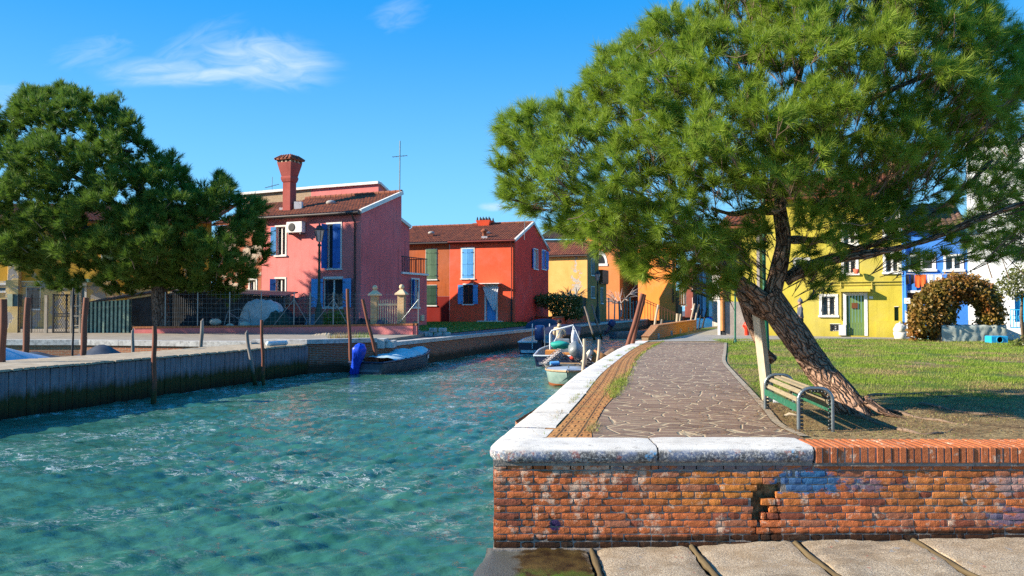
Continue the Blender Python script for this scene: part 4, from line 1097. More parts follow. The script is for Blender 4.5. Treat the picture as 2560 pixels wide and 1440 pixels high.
# chimney of the red house
u = FRs.u(1213, -uC*.5); b = FRs.w(u, uC*.5, 0); s_ = 1920/b.y; zc0 = CAMP.z+(768-566)/s_; zc1 = CAMP.z+(768-552)/s_
mb = MB(Matrix.Translation((b.x, b.y, 0)) @ Matrix.Rotation(math.atan2(FRs.U.y, FRs.U.x), 4, 'Z')); mb.lathe([(.42*sq, zRi-.8), (.42*sq, zc0), (.62*sq, zc1), (.5*sq, zc1+.02)], n=4, smooth=False, ang0=q); cc_ = mb.build('chimney', RED, rh)
mb2 = MB(mb.M)
for i in range(5):
    for y in (-.5, .5): mb2.lathe([(.09, zc1), (.06, zc1+.2), (.02, zc1+.3)], (-.5+.25*i, y, 0), 6)
mb2.build('chimney_prongs', DARK, cc_)
for (px, py, nm) in ((1078, 582, 'v'), (1217, 582, 'v'), (1211, 600, 'f')):
    y = 1.6 if nm == 'v' else .5; u = FRs.u(px, -y); b = FRs.w(u, y, 0); z = CAMP.z+(768-py)*b.y/1920; mb = MB()
    if nm == 'v': mb.ball((b.x, b.y, z), .27, 10, (1, .8, .5)); mb.build('roof_vent', plain('vent_grey', (0.35, 0.33, 0.3)), rh)
    else:
        mb.box(b.x-.22, b.y-.2, z-.3, b.x+.22, b.y+.2, z+.28); mb.m = 1; mb.lathe([(.16, z+.28), (.16, z+.6), (.28, z+.65), (.28, z+.7), (.1, z+.85)], (b.x, b.y, 0), 8); mb.build('flue', [WHITE, TILE], rh)
# rust-coloured neighbour attached on the left
rn = thing('rust_house', 'rust orange house with green shutters between the pink and red houses', 'house', (A.x, A.y, 1.2))
Fr = Facade((A.x-FRs.U.x*3, A.y-FRs.U.y*3), (FRs.w(uM, 0, 0).x, FRs.w(uM, 0, 0).y))
j1 = Fr.rect(1065, 623, 1092, 698); j2 = Fr.rect(1066, 713, 1091, 763); zlow = Fr.z(Fr.L, 741)
mb = MB(Fr.M); wall(mb, Fr, 0, Fr.L-.004, zlow, ez2-.05, [j1, [j2[0], zlow, j2[2], j2[3]]]); mb.build('upper_wall', RUST, rn)
mb = MB(Fr.M); wall(mb, Fr, 0, Fr.L-.004, .9, zlow-.003, [[j2[0], j2[1], j2[2], zlow-.003]]); mb.build('lower_wall', plaster('dark_red_base', (0.22, 0.02, 0.015), .8), rn)
window(rn, Fr, j1, sh=[(-1, 3), (1, 3)], sh_mat=GREENS, surround=.03); window(rn, Fr, j2, sh=[(-1, 3), (1, 3)], sh_mat=DGREEN, surround=.03)
mb = MB(); e0 = Fr.w(0, -.3, ez2-.06); e1 = Fr.w(Fr.L-.01, -.3, ez2-.06); r1_ = Fr.w(Fr.L-.01, uC*.5, zRi); r0_ = Fr.w(0, uC*.5, zRi)
tiled_roof(mb, e0, e1, r1_, r0_); ridge_tiles(mb, r0_+Vector((0, 0, .08)), r1_+Vector((0, 0, .08))); mb.build('roof', TILE, rn)
mb = MB(Fr.M); mb.tube([(0, -.38, ez2-.1), (Fr.L, -.38, ez2-.1)], .07, 8); mb.build('gutter', GUT, rn)
mb = MB(Fr.M); mb.add([(0, 0, .9), (0, uC, .9), (0, uC, ez2), (0, 0, ez2)], [(3, 2, 1, 0)]); mb.build('end_wall', RUST, rn)

# ---------------------------------------------------------------- YELLOW OCHRE HOUSE (canal, middle distance)
B = at(1468, 637, 74); A = at(1371, 641, 76); ez3 = B.z
F1_ = Facade((A.x-FRs.U.x*2.5, A.y-FRs.U.y*2.5), (B.x, B.y)); pp = F1_.N; F2_ = Facade((B.x, B.y), (B.x+pp.x*5, B.y+pp.y*5))
yh = thing('yellow_house', 'pale yellow house with crumbling stone showing beside the red gable', 'house', (B.x, B.y, 1.1))
def yel():
    m, t = newmat('yellow_peel'); p = t.pos(); x, y, z = t.sep(p)
    c = t.mix(t.rng(t.noise(p, 1.2, 5), .3, .7), (0.68, 0.35, 0.10), (0.78, 0.43, 0.14))
    d = t.math('ABSOLUTE', t.math('SUBTRACT', x, B.x-1.1)); zz = t.rng(z, 2.0, 7.0, 0, .22)
    f = t.rng(t.math('SUBTRACT', t.math('ADD', t.noise(p, 2.2, 5, .7), .2), t.math('ADD', t.math('MULTIPLY', d, .30), zz)), .50, .53)
    c = t.mix(f, c, t.mix(t.noise(p, 12, 4), (0.25, 0.22, 0.18), (0.6, 0.55, 0.48)))
    t.out(c, .9, t.bump(t.math('ADD', t.noise(p, 20, 4), t.math('MULTIPLY', f, -2)), .4, .03), spec=.15); return m
mb = MB(F1_.M); wall(mb, F1_, 0, F1_.L, .9, ez3); mb.build('front_wall', yel(), yh)
u2 = F2_.u(1497); zt2 = F2_.z(u2, 604)
OCH_SHADE = plaster('ochre_plaster_shaded', (0.42, 0.22, 0.07), .7, scale=.9, streak=.8)  # darkened yellow, shade of the side face put into the colour
k1 = F2_.rect(1478, 648, 1486, 688); k2 = F2_.rect(1478, 717, 1486, 744); k1[3] = min(k1[3], ez3-.1)
mb = MB(F2_.M); wall(mb, F2_, 0, u2, .9, ez3, [k1, k2]); mb.add([(0, 0, ez3), (u2, 0, ez3), (u2, 0, zt2)], [(0, 1, 2)]); mb.add([(u2, 0, .9), (u2, 3, .9), (u2, 3, zt2), (u2, 0, zt2)], [(0, 1, 2, 3)]); mb.build('side_wall', OCH_SHADE, yh)
window(yh, F2_, k1, sh=[(-1, 3), (1, 3)], sh_mat=GREYSH, surround=.05); window(yh, F2_, k2, sh=[(-1, 3), (1, 3)], sh_mat=GREYSH, surround=.05)
mb = MB(); tiled_roof(mb, F1_.w(0, -.3, ez3), F1_.w(F1_.L+.1, -.3, ez3), F1_.w(F1_.L+.1, u2, zt2+.05), F1_.w(0, u2, zt2+.05), tw=.24); mb.build('roof', TILE, yh)
mb = MB(F1_.M); mb.tube([(0, -.38, ez3-.08), (F1_.L+.1, -.38, ez3-.08)], .08, 6); mb.build('gutter', GUT, yh)
# lower annexe with balcony in front of the orange building
an = thing('ochre_annexe', 'small brown ochre annexe with a dark balcony box beside the yellow house', 'building', (9.5, 80, 1.1))
a_ = F2_.w(u2, 0, 0); b_ = F2_.w(F2_.u(1516), 0, 0); Fx = Facade((a_.x+.01, a_.y), (b_.x, b_.y)); zx = Fx.z(Fx.L, 708); l1 = Fx.rect(1502, 720, 1507, 758)
mb = MB(Fx.M); wall(mb, Fx, 0, Fx.L, .9, zx, [l1]); mb.add([(0, 0, zx), (Fx.L, 0, zx), (Fx.L, 4, zx), (0, 4, zx)], [(0, 1, 2, 3)]); mb.add([(Fx.L, 0, .9), (Fx.L, 4, .9), (Fx.L, 4, zx), (Fx.L, 0, zx)], [(0, 1, 2, 3)]); mb.build('wall', OCH_SHADE, an)
window(an, Fx, l1, sh=[(-1, 3), (1, 3)], sh_mat=GREYSH, surround=.05)
mb = MB(Fx.M); mb.box(.3, -.3, zx, Fx.L-.2, 1.2, zx+1.3); mb.box(0, -.2, zx-.12, Fx.L, 1.5, zx); mb.build('balcony_box', BROWN, an)
# buildings behind the yellow house
rb = thing('rear_villa', 'hipped roof villa showing above the yellow house', 'building', (6, 100, 1.1))
V = [at(1335, 583, 96), at(1350, 566, 102), at(1420, 590, 100), at(1560, 600, 100)]
mb = MB(); mb.box(4.2, 97, 1, 15, 106, at(1400, 600, 97).z); mb.build('wall', plaster('villa_plaster', (0.45, 0.36, 0.26)), rb)
zE = at(1400, 597, 97).z; zP = at(1365, 562, 101).z
mb = MB(); pk = [(3.2, 96.2, zE), (15.5, 96.2, zE), (15.5, 107, zE), (3.2, 107, zE)]; t1 = Vector((6.2, 101.5, zP)); t2 = Vector((12, 101.5, zP))
tiled_roof(mb, pk[0], pk[1], t2, t1, tw=.3); tiled_roof(mb, pk[3], pk[0], t1, t1+Vector((.01, 0, 0)), tw=.3); tiled_roof(mb, pk[1], pk[2], t2+Vector((0, .01, 0)), t2, tw=.3); mb.build('roof', TILED, rb)
mb = MB(); Pa = at(1395, 597, 88); Pb = at(1470, 606, 88)
mb = MB(); b2 = thing('parapet_block', 'low beige parapet block just above the tiles of the yellow house', 'building', (6, 86, 1.1))
zb1 = at(1370, 609, 86).z; mb.box(4.2, 86, 1, 8.9, 88, zb1); mb.build('wall', plaster('beige_block', (0.42, 0.34, 0.24)), b2); mb = MB(); mb.box(4.1, 85.9, zb1, 9.0, 88, zb1+.14); mb.build('coping', BROWN, b2)

# ---------------------------------------------------------------- ORANGE BUILDINGS
ORL = plaster('orange_plaster', (0.70, 0.24, 0.08), .9, scale=.4, streak=.15)
SALM = plaster('salmon_plaster', (0.55, 0.17, 0.10), .8, patch=(.5, .62), patch_col=(.4, .3, .22), scale=.5)
OR2 = plaster('deep_orange_plaster', (0.70, 0.23, 0.045), .92, scale=.4, streak=.15)
ob = thing('orange_house', 'tall orange building with an arched window beside the yellow house', 'building', (12, 92, 1.1))
Fo = Facade((9.0, 93.5), (12.9, 92.0)); mb = MB(Fo.M); wall(mb, Fo, 0, Fo.L, .9, 11.6); mb.build('front_wall', ORL, ob)
pz = Vector((Fo.N.x, Fo.N.y)); mb = MB(); slab(mb, (Fo.B.x, Fo.B.y), (Fo.B.x+pz.x*4+.8, Fo.B.y+pz.y*4), .9, 11.6, 11.6, (0, 5)); mb.build('side_wall', OR2, ob)
mb = MB(); mb.box(8, 91.2, 11.6, 14, 97, 11.8); mb.build('roof', TILED, ob)
uo = Fo.u(1500); zo = Fo.z(uo, 659); mb = MB(Fo.M); rr = 13/20.6
for (rad, y, mm) in ((rr+.28, -.04, 0), (rr, -.06, 1)):
    mb.m = mm; pts = [(uo+rad*math.cos(a), y, zo+rad*1.75*math.sin(a)) for a in np.linspace(0, math.pi, 17)]
    base = [(x, .1, z) for x, _, z in pts]; mb.add(pts+base, [tuple(range(17))[::-1]]+[(i, i+1, i+18, i+17) for i in range(16)])
mb.m = 0; mb.box(uo-rr-.35, -.08, zo-.3, uo+rr+.35, .1, zo)
mb.build('arched_window', [WHITE, GLASS], ob)
sb = thing('salmon_house', 'salmon pink patched wall behind the bare tree and fence posts', 'building', (16, 97, 1.1))
Fs = Facade((13.6, 97.2), (18.2, 95.6)); mb = MB(Fs.M); wall(mb, Fs, 0, Fs.L, .9, 10.5); mb.build('front_wall', SALM, sb); mb = MB(); mb.box(13.4, 95.8, 10.5, 18.2, 102, 10.7); mb.build('roof', TILED, sb)
o2 = thing('deep_orange_house', 'plain deep orange facade behind the sloping ramp railing', 'building', (20, 94, 1.1))
c0 = at(1595, 700, 92); c1 = at(1690, 700, 89); c2 = at(1702, 700, 93)
Fp = Facade((c0.x, c0.y), (c1.x, c1.y)); mb = MB(Fp.M); wall(mb, Fp, 0, Fp.L, .9, 9.6); mb.build('front_wall', OR2, o2)
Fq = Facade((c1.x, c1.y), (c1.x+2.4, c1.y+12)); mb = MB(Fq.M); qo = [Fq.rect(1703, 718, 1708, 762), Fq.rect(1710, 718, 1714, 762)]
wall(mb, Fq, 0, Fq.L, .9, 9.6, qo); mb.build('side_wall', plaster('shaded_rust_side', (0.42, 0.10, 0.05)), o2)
for r_ in qo: window(o2, Fq, r_, surround=.12)
mb = MB(Fp.M); mb.box(-.3, -.3, 9.6, Fp.L+.3, 10, 9.9); mb.build('roof', TILED, o2)
mb = MB(Fp.M); mb.tube([(Fp.L-.35, -.1, 9.5), (Fp.L-.35, -.1, 3)], .12, 6); mb.box(Fp.L-.02, -.1, .9, Fp.L+.3, 1, 4.4); mb.build('downpipe', BROWN, o2)
# far row along the bend
cols = [((0.20, 0.06, 0.045), 1712, 1732, 655, 118), ((0.30, 0.34, 0.48), 1728, 1757, 668, 124), ((0.50, 0.52, 0.22), 1756, 1775, 640, 130), ((0.70, 0.68, 0.66), 1774, 1800, 630, 132)]
for i, (cl_, xa, xb, yt, D) in enumerate(cols):
    a, b = at(xa, 700, D), at(xb, 700, D-1.5); F_ = Facade((a.x, a.y), (b.x, b.y)); zt_ = F_.z(1, yt)
    h = thing('canal_house', ['dark brick red far house next to the orange facade', 'grey blue striped far house with tall white pilasters', 'olive green far house with a red window box', 'white far house at the bend of the canal'][i], 'house', (a.x, a.y, 1.0))
    op = []; n = 3 if i == 1 else 2
    for r_ in range(3):
        for k in range(n): u = F_.L*(k+.5)/n; op.append([u-.28, 2.2+r_*2.9, u+.28, 3.8+r_*2.9])
    op = [o_ for o_ in op if o_[3] < zt_-.3]
    mb = MB(F_.M); wall(mb, F_, 0, F_.L, .9, zt_, op); mb.build('front_wall', plaster('far_plaster_%d' % i, cl_), h)
    for o_ in op: window(h, F_, o_, surround=.1, mull=False)
    mb = MB(); s2 = (F_.B.x, F_.B.y); slab(mb, s2, (s2[0]+3, s2[1]+9), .9, zt_, zt_, (-1, 1)); mb.build('side_wall', plaster('far_plaster_%d' % i, cl_), h)
    if i == 1:
        mb = MB(F_.M)
        for k in range(5): u = F_.L*k/4; mb.box(u-.14, -.12, .9, u+.14, 0, zt_)
        mb.build('pilaster', plain('pale_blue_stone', (0.45, 0.52, 0.66)), h)
    if i == 2: mb = MB(F_.M); mb.box(F_.L*.4, -.3, F_.z(1, 735), F_.L*.95, 0, F_.z(1, 727)); mb.build('window_box', RED, h)
    mb = MB(F_.M); mb.box(-.2, -.3, zt_, F_.L+.2, 5, zt_+.3); mb.build('roof', TILED, h)

# ---------------------------------------------------------------- YELLOW-GREEN HOUSE (right bank)
YG = plaster('lime_plaster', (0.53, 0.43, 0.055), .78, patch=(0.75, 0.655), patch_col=(0.46, 0.28, 0.20), scale=.6, streak=.3)
ga = gnd(1795, 838, 1.15); gb = gnd(2254, 845, 1.15)
Dy = 34.6; ax = at(1796, 800, 36.2); bx = at(2256, 800, 33.0)
FG = Facade((ax.x, ax.y), (bx.x, bx.y)); zc_ = 7.4
gh = thing('lime_house', 'lime yellow house with a green plank door and barred windows', 'house', (ax.x, ax.y, 1.15))
gz = FG.z(FG.u(1855), 754)
v1 = FG.rect(2054, 741, 2088, 788); v2 = FG.rect(2115, 739, 2160, 838); v3 = FG.rect(2110, 650, 2140, 683); v4 = FG.rect(2215, 635, 2247, 680); v5 = FG.rect(2074, 810, 2100, 828)
v6 = FG.rect(2215, 530, 2245, 590); v7 = FG.rect(2110, 560, 2140, 610); v8 = FG.rect(1990, 650, 2020, 683); v2[1] = 1.2; v9 = FG.rect(2235, 767, 2246, 840); v9[1] = 1.2
uG = FG.u(1905); 
Fg2 = Facade(FG.w(uG, 0, 0)[:2], (bx.x, bx.y)); sh_ = uG
def shf(r): return [r[0]-sh_, r[1], r[2]-sh_, r[3]]
mb = MB(Fg2.M); wall(mb, Fg2, 0, Fg2.L, 1.0, zc_, [shf(r) for r in (v1, v2, v3, v4, v5, v6, v7, v8, v9)]); mb.build('front_wall', YG, gh)
mb = MB(Facade((ax.x, ax.y), FG.w(uG-.002, 0, 0)[:2]).M); wall(mb, FG, 0, uG, gz, 6.2); mb.build('left_wall', YG, gh)
GREYP = plaster('grey_render', (0.36, 0.31, 0.27), .65, scale=1.6, streak=.4, bump=.9)
mb = MB(FG.M); mb.box(.02, -.03, 1.0, uG-.004, .1, gz); mb.build('grey_base', GREYP, gh)
for r_ in (v1, v8): window(gh, FG, r_, surround=.11, bars=4)
window(gh, FG, v3, surround=.11, bars=4, sill=True); window(gh, FG, v4, surround=.11); window(gh, FG, v6, surround=.11); window(gh, FG, v7, surround=.11)
window(gh, FG, v5, surround=.0, topw=.02, sill=False, bars=5)
GD = woodmat('green_door', (0.16, 0.24, 0.07), (0.08, 0.15, 0.05), (9, 9, 1.2), .7)
dr = window(gh, FG, v2, name='front_door', surround=.13, sill=False, pane=None)
mb = MB(FG.M); n = 6
for k in range(n): a = v2[0]+(v2[2]-v2[0])*k/n; mb.box(a+.004, .08, v2[1], a+(v2[2]-v2[0])/n-.004, .13, v2[3], bev=.006)
mb.build('door_leaf', GD, dr)
u = FG.u(2136); z = FG.z(u, 764); mb = MB(FG.M); mb.box(u-.12, .02, z-.12, u+.12, .08, z+.12); mb.build('letter_box', BROWN, dr)
window(gh, FG, v9, name='side_door', surround=.0, topw=.02, sill=False, pane=DGREEN)
# meter cabinet, ledge above door, wires, downpipes, number plate
mb = MB(FG.M); u0, u1 = FG.u(2100), FG.u(2172); z = FG.z(u0, 730); mb.box(u0, -.45, z, u1+.05, 0, z+.14); mb.build('door_ledge', YG, gh)
mb = MB(FG.M); r_ = FG.rect(2096, 812, 2113, 838); mb.box(r_[0], -.14, r_[1], r_[2], 0, r_[3]); mb.build('meter_box', WHITE, gh)
mb = MB(FG.M)
for py, th in ((706, .035), (713, .025)): z = FG.z(4, py); mb.tube([(FG.u(2010), -.05, z-.02), (FG.L, -.05, z)], th*.6, 6)
for px, p0, p1 in ((2102, 706, 800), (2180, 706, 730)): u = FG.u(px); mb.tube([(u, -.06, FG.z(u, p0)), (u, -.06, FG.z(u, p1))], .028, 6)
mb.build('pipework', plain('lime_pipe', (0.36, 0.30, 0.06)), gh)
r_ = FG.rect(2173, 741, 2182, 747); mb = MB(FG.M); mb.box(r_[0], -.03, r_[1], r_[2], 0, r_[3]); mb.build('number_plate', WHITE, gh)
mb = MB(FG.M); u = FG.u(2205); mb.box(u-.25, -.16, 1.1, FG.L-.02, 0, FG.z(u, 790)-.2); mb.build('buttress', YG, gh)
mb = MB(FG.M); mb.box(FG.u(1893), -.14, 1.1, FG.u(1900), 0, 6.1); mb.build('pilaster', GREYP, gh)
mb = MB(); tiled_roof(mb, FG.w(uG, -.4, zc_), FG.w(FG.L, -.4, zc_), FG.w(FG.L, 4, zc_+1.5), FG.w(uG, 4, zc_+1.5)); mb.build('roof', TILE, gh)
mb = MB(); tiled_roof(mb, FG.w(0, -.4, 6.2), FG.w(uG-.05, -.4, 6.2), FG.w(uG-.05, 4, 7.4), FG.w(0, 4, 7.4)); mb.build('side_roof', TILE, gh)
u = FG.u(2240); mb = MB(FG.M); mb.box(u-.25, .3, zc_, u+.3, 1.0, zc_+1.5, bev=.02); mb.build('chimney', BRICKL, gh)
# corner reveal: dark door edge, white jamb and orange downpipe
mb = MB(FG.M); mb.box(-.02, -.10, 1.1, .10, .0, 6.1); mb.m = 1; mb.box(.10, -.06, 1.1, .32, 0, gz); mb.build('corner_jamb', [WHITE, DARK], gh)
mb = MB(FG.M); u = FG.u(1807); mb.tube([(u, -.14, 6.1), (u, -.14, 1.35)], .095, 8); mb.build('copper_downpipe', plain('copper_orange', (0.50, 0.20, 0.06), .5, .25), gh)
mb = MB(FG.M); mb.add([(0, 0, 1), (0, 9, 1), (0, 9, 6.2), (0, 0, 6.2)], [(3, 2, 1, 0)]); mb.build('side_wall', YG, gh)
# ---------------------------------------------------------------- BLUE HOUSE
BL = plaster('blue_plaster', (0.055, 0.23, 0.72), .85, scale=.7, streak=.3)
cx_ = at(2420, 800, 32.0)
FBL = Facade((bx.x+.01, bx.y-.02), (cx_.x, cx_.y)); bh_ = thing('blue_house', 'vivid blue house with a brown door and washing hung across it', 'house', (bx.x, bx.y, 1.15))
d1 = FBL.rect(2268, 732, 2298, 838); d1[1] = 1.2; d2 = FBL.rect(2275, 640, 2335, 674); d3 = FBL.rect(2365, 640, 2405, 674)
mb = MB(FBL.M); wall(mb, FBL, 0, FBL.L, 1.0, 5.8, [d1, d2, d3]); mb.build('front_wall', BL, bh_)
window(bh_, FBL, d1, name='front_door', surround=.10, sill=False, pane=BROWN); window(bh_, FBL, d2, surround=.08); window(bh_, FBL, d3, surround=.08)
mb = MB(); tiled_roof(mb, FBL.w(0, -.35, 5.8), FBL.w(FBL.L, -.35, 5.8), FBL.w(FBL.L, 4, 7.3), FBL.w(0, 4, 7.3)); mb.build('roof', TILED, bh_)
mb = MB(FBL.M); mb.tube([(.12, -.1, 5.7), (.12, -.1, 2.3)], .05, 8); mb.build('downpipe', BL, bh_)
mb = MB(FBL.M); z = FBL.z(.3, 752); mb.box(.06, -.2, z-.12, .28, 0, z+.12); mb.build('meter_box', WHITE, bh_)
# ---------------------------------------------------------------- WHITE HOUSE with steps
WHP = plaster('whitewash', (0.80, 0.79, 0.78), .9, scale=.6, streak=.1)
dx_ = at(2700, 800, 30.5)
FW = Facade((cx_.x+.01, cx_.y-.02), (dx_.x, dx_.y)); wh = thing('white_house', 'tall whitewashed house with turquoise blue windows and a sloping stair wall', 'house', (cx_.x, cx_.y, 1.15))
e1_ = FW.rect(2536, 730, 2580, 805)
mb = MB(FW.M); wall(mb, FW, 0, FW.L, 1.0, 9.2, [e1_]); mb.build('front_wall', WHP, wh)
TURQ = plain('turquoise_paint', (0.02, 0.36, 0.66), .5, .15)
window(wh, FW, e1_, surround=.0, topw=.02, sill=False, pane=TURQ)
mb = MB(FW.M); mb.box(-.02, -.05, 9.2, FW.L, .3, 9.35); mb.build('parapet_coping', WHITE, wh)
mb = MB(FW.M); u0 = FW.u(2500); 
pts = [(FW.u(2490, 1), FW.z(u0, 812, 1)), (FW.u(2545, 1), FW.z(u0, 822, 1)), (FW.u(2620, 1), FW.z(u0, 850, 1))]
uu0 = FW.u(2478, 1); uu1 = FW.u(2570, 1); zz0 = FW.z(uu0, 806, 1); zz1 = FW.z(uu1, 845, 1)
mb.add([(uu0, -1.0, 1.0), (uu1, -1.0, 1.0), (uu1, -1.0, zz1), (uu0, -1.0, zz0), (uu0, -.8, 1.0), (uu1, -.8, 1.0), (uu1, -.8, zz1), (uu0, -.8, zz0)], [(0, 1, 2, 3), (3, 2, 6, 7), (1, 5, 6, 2), (4, 0, 3, 7), (5, 4, 7, 6)])
mb.build('stair_wall', WHP, wh)
mb = MB(FW.M); z = FW.z(FW.u(2545), 800); a = FW.u(2520)
for k in range(12): x = a+k*.11; mb.bar((x, -.35, z-.3), (x, -.35, z+.42), .022)
mb.bar((a, -.35, z+.42), (a+1.4, -.35, z+.42), .04); mb.bar((a, -.35, z-.3), (a+1.4, -.35, z-.3), .04)
for k in range(5): mb.tube([(a+.1+k*.25+.08*math.cos(q_), -.36, z+.1+.1*math.sin(q_)) for q_ in np.linspace(0, 6.28, 10)], .012, 5)
mb.build('balcony_railing', TURQ, wh)
# pale gabled house seen through the pine
pg = thing('pale_gable_house', 'pale house with a red edged gable half hidden by the leaning pine', 'house', (16, 52, 1.15))
P = at(1800, 560, 52); Q = at(1960, 520, 48)
mb = MB(); slab(mb, (P.x, P.y), (Q.x, Q.y), 1, P.z-.3, Q.z, (1, 6)); mb.build('wall', plaster('pale_wall', (0.5, 0.46, 0.42)), pg)
mb = MB(); mb.bar(P+Vector((-.2, -.1, -.2)), Q+Vector((0, -.1, .1)), .3, .2); mb.build('verge', RED, pg)
# ================================================================ VEGETATION
npr = np.random.RandomState(3)
def foliage_mat(name, c1, c2, c3=None, rough=0.55, trans=0.25, sc=3.0):
    m, t = newmat(name); p = t.pos()
    c = t.mix(t.rng(t.noise(p, sc, 3), .3, .7), c1, c2)
    wn = t.node('ShaderNodeNewGeometry').outputs['Random Per Island']
    c = t.mix(t.rng(wn, 0.0, 1.0, 0, .45), c, c3 or mul(c2, 1.6))
    p_ = t.node('ShaderNodeBsdfPrincipled', {'Base Color': c, 'Roughness': rough, 'Specular IOR Level': 0.3})
    tr = t.node('ShaderNodeBsdfTranslucent', {'Color': t.mix(.5, c, mul(c2, 2.0))})
    mx = t.node('ShaderNodeMixShader', {0: trans, 1: p_.outputs[0], 2: tr.outputs[0]})
    t.node('ShaderNodeOutputMaterial', {0: mx.outputs[0]}); return m
def inpoly(x, y, poly):
    c = False; n = len(poly); j = n-1
    for i in range(n):
        xi, yi = poly[i]; xj, yj = poly[j]
        if (yi > y) != (yj > y) and x < (xj-xi)*(y-yi)/(yj-yi)+xi: c = not c
        j = i
    return c
def dpoly(x, y, poly):
    d = 1e9; n = len(poly)
    for i in range(n):
        ax_, ay_ = poly[i]; bx_, by_ = poly[(i+1) % n]; vx, vy = bx_-ax_, by_-ay_
        t_ = max(0, min(1, ((x-ax_)*vx+(y-ay_)*vy)/(vx*vx+vy*vy+1e-9))); d = min(d, math.hypot(x-ax_-t_*vx, y-ay_-t_*vy))
    return d
def needles(pos, dirs, K, length, width, spread=0.9, back=0.5, seed=1):
    """tufts: N twig tips with direction; K needles each -> (N*K*3,3) triangles"""
    rs = np.random.RandomState(seed); N = len(pos); pos = np.repeat(pos, K, 0); d = np.repeat(dirs, K, 0)
    r = rs.normal(size=(N*K, 3)); r /= np.linalg.norm(r, axis=1, keepdims=True)
    nd = d+r*spread; nd /= np.linalg.norm(nd, axis=1, keepdims=True)
    L = length*(0.7+0.5*rs.rand(N*K, 1)); base = pos-d*(rs.rand(N*K, 1)*length*back)
    side = np.cross(nd, rs.normal(size=(N*K, 3))); side /= np.linalg.norm(side, axis=1, keepdims=True)+1e-9
    w_ = width*(0.8+0.4*rs.rand(N*K, 1))
    a = base-side*w_*.5; b = base+side*w_*.5; c = base+nd*L
    return np.stack([a, b, c], 1).reshape(-1, 3)
def leaves(pos, L, W, seed=1, nrm=None):
    rs = np.random.RandomState(seed); N = len(pos)
    d = rs.normal(size=(N, 3)); d /= np.linalg.norm(d, axis=1, keepdims=True)
    if nrm is not None: d = d*0.8+nrm*.5; d /= np.linalg.norm(d, axis=1, keepdims=True)
    s_ = np.cross(d, rs.normal(size=(N, 3))); s_ /= np.linalg.norm(s_, axis=1, keepdims=True)+1e-9
    k = (0.7+.6*rs.rand(N, 1)); a = pos-d*L*.5*k; c = pos+d*L*.5*k; b = pos+s_*W*.5*k; e = pos-s_*W*.5*k
    return np.stack([a, b, c, e], 1).reshape(-1, 3)
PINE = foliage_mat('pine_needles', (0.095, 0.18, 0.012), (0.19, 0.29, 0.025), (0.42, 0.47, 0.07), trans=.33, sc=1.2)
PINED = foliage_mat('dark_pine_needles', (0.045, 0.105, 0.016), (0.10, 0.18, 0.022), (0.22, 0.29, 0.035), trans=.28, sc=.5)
def bark_mat(name, c1, c2, crack, sc=(9, 3.0)):
    m, t = newmat(name); uv = t.uv(); p = t.pos()
    wob = t.node('ShaderNodeVectorMath', {0: t.node('ShaderNodeTexNoise', {'Vector': p, 'Scale': 7.0, 'Detail': 3}).outputs[1], 'Scale': 0.17}, operation='SCALE').outputs[0]
    v = t.node('ShaderNodeVectorMath', {0: uv, 1: wob}, operation='ADD').outputs[0]
    v = t.scl(v, (sc[0], sc[1], 0))
    e = t.node('ShaderNodeTexVoronoi', {'Vector': v, 'Scale': 1.6}, feature='DISTANCE_TO_EDGE').outputs[0]
    cid = t.sep(t.node('ShaderNodeTexVoronoi', {'Vector': v, 'Scale': 1.6}, feature='F1').outputs[1])[0]
    n = t.noise(p, 28, 5, .7)
    c = t.mix(cid, c1, c2); c = t.mix(t.rng(n, .35, .7, 0, .5), c, mul(c2, 1.7)); c = t.mix(t.rng(e, 0.01, .10, 1, 0), c, crack)
    h = t.math('ADD', t.rng(e, 0, .25), t.math('MULTIPLY', n, .35))
    t.out(c, .95, t.bump(h, 1.0, .03), spec=.1); return m
BARK = bark_mat('pine_bark', (0.20, 0.11, 0.075), (0.36, 0.23, 0.16), (0.03, 0.018, 0.012), (9, 3.6))
BARKG = bark_mat('grey_bark', (0.10, 0.075, 0.06), (0.20, 0.16, 0.13), (0.02, 0.015, 0.012), (5, 2))
TWIG = plain('twig', (0.20, 0.14, 0.10), .9, .4, 12)

def crown_points(poly, spacing, D0, Tmax, ppm, layers, holes=(), seed=1, kT=2.0, dens=None):
    """scatter clump centres through the volume whose silhouette is poly"""
    rs = random.Random(seed); xs_ = [p[0] for p in poly]; ys_ = [p[1] for p in poly]; out = []
    for (fa, fb, sp) in layers:
        got = []; tries = int((max(xs_)-min(xs_))*(max(ys_)-min(ys_))/(sp*sp)*5)
        grid = {}
        for _ in range(tries):
            x = rs.uniform(min(xs_), max(xs_)); y = rs.uniform(min(ys_), max(ys_))
            if not inpoly(x, y, poly): continue
            if any(math.hypot(x-h[0], (y-h[1])) < h[2] and rs.random() < h[3] for h in holes): continue
            g = (int(x/sp), int(y/sp)); ok = True
            for i in (-1, 0, 1):
                for j in (-1, 0, 1):
                    for q in grid.get((g[0]+i, g[1]+j), ()):
                        if math.hypot(q[0]-x, q[1]-y) < sp*.8: ok = False
            if not ok: continue
            grid.setdefault(g, []).append((x, y)); got.append((x, y))
        for (x, y) in got:
            d = dpoly(x, y, poly)/ppm; T = min(Tmax, math.sqrt(max(0, d)*kT)+.1); D = D0+T*rs.uniform(fa, fb)
            out.append((x, y, D, T))
    return out

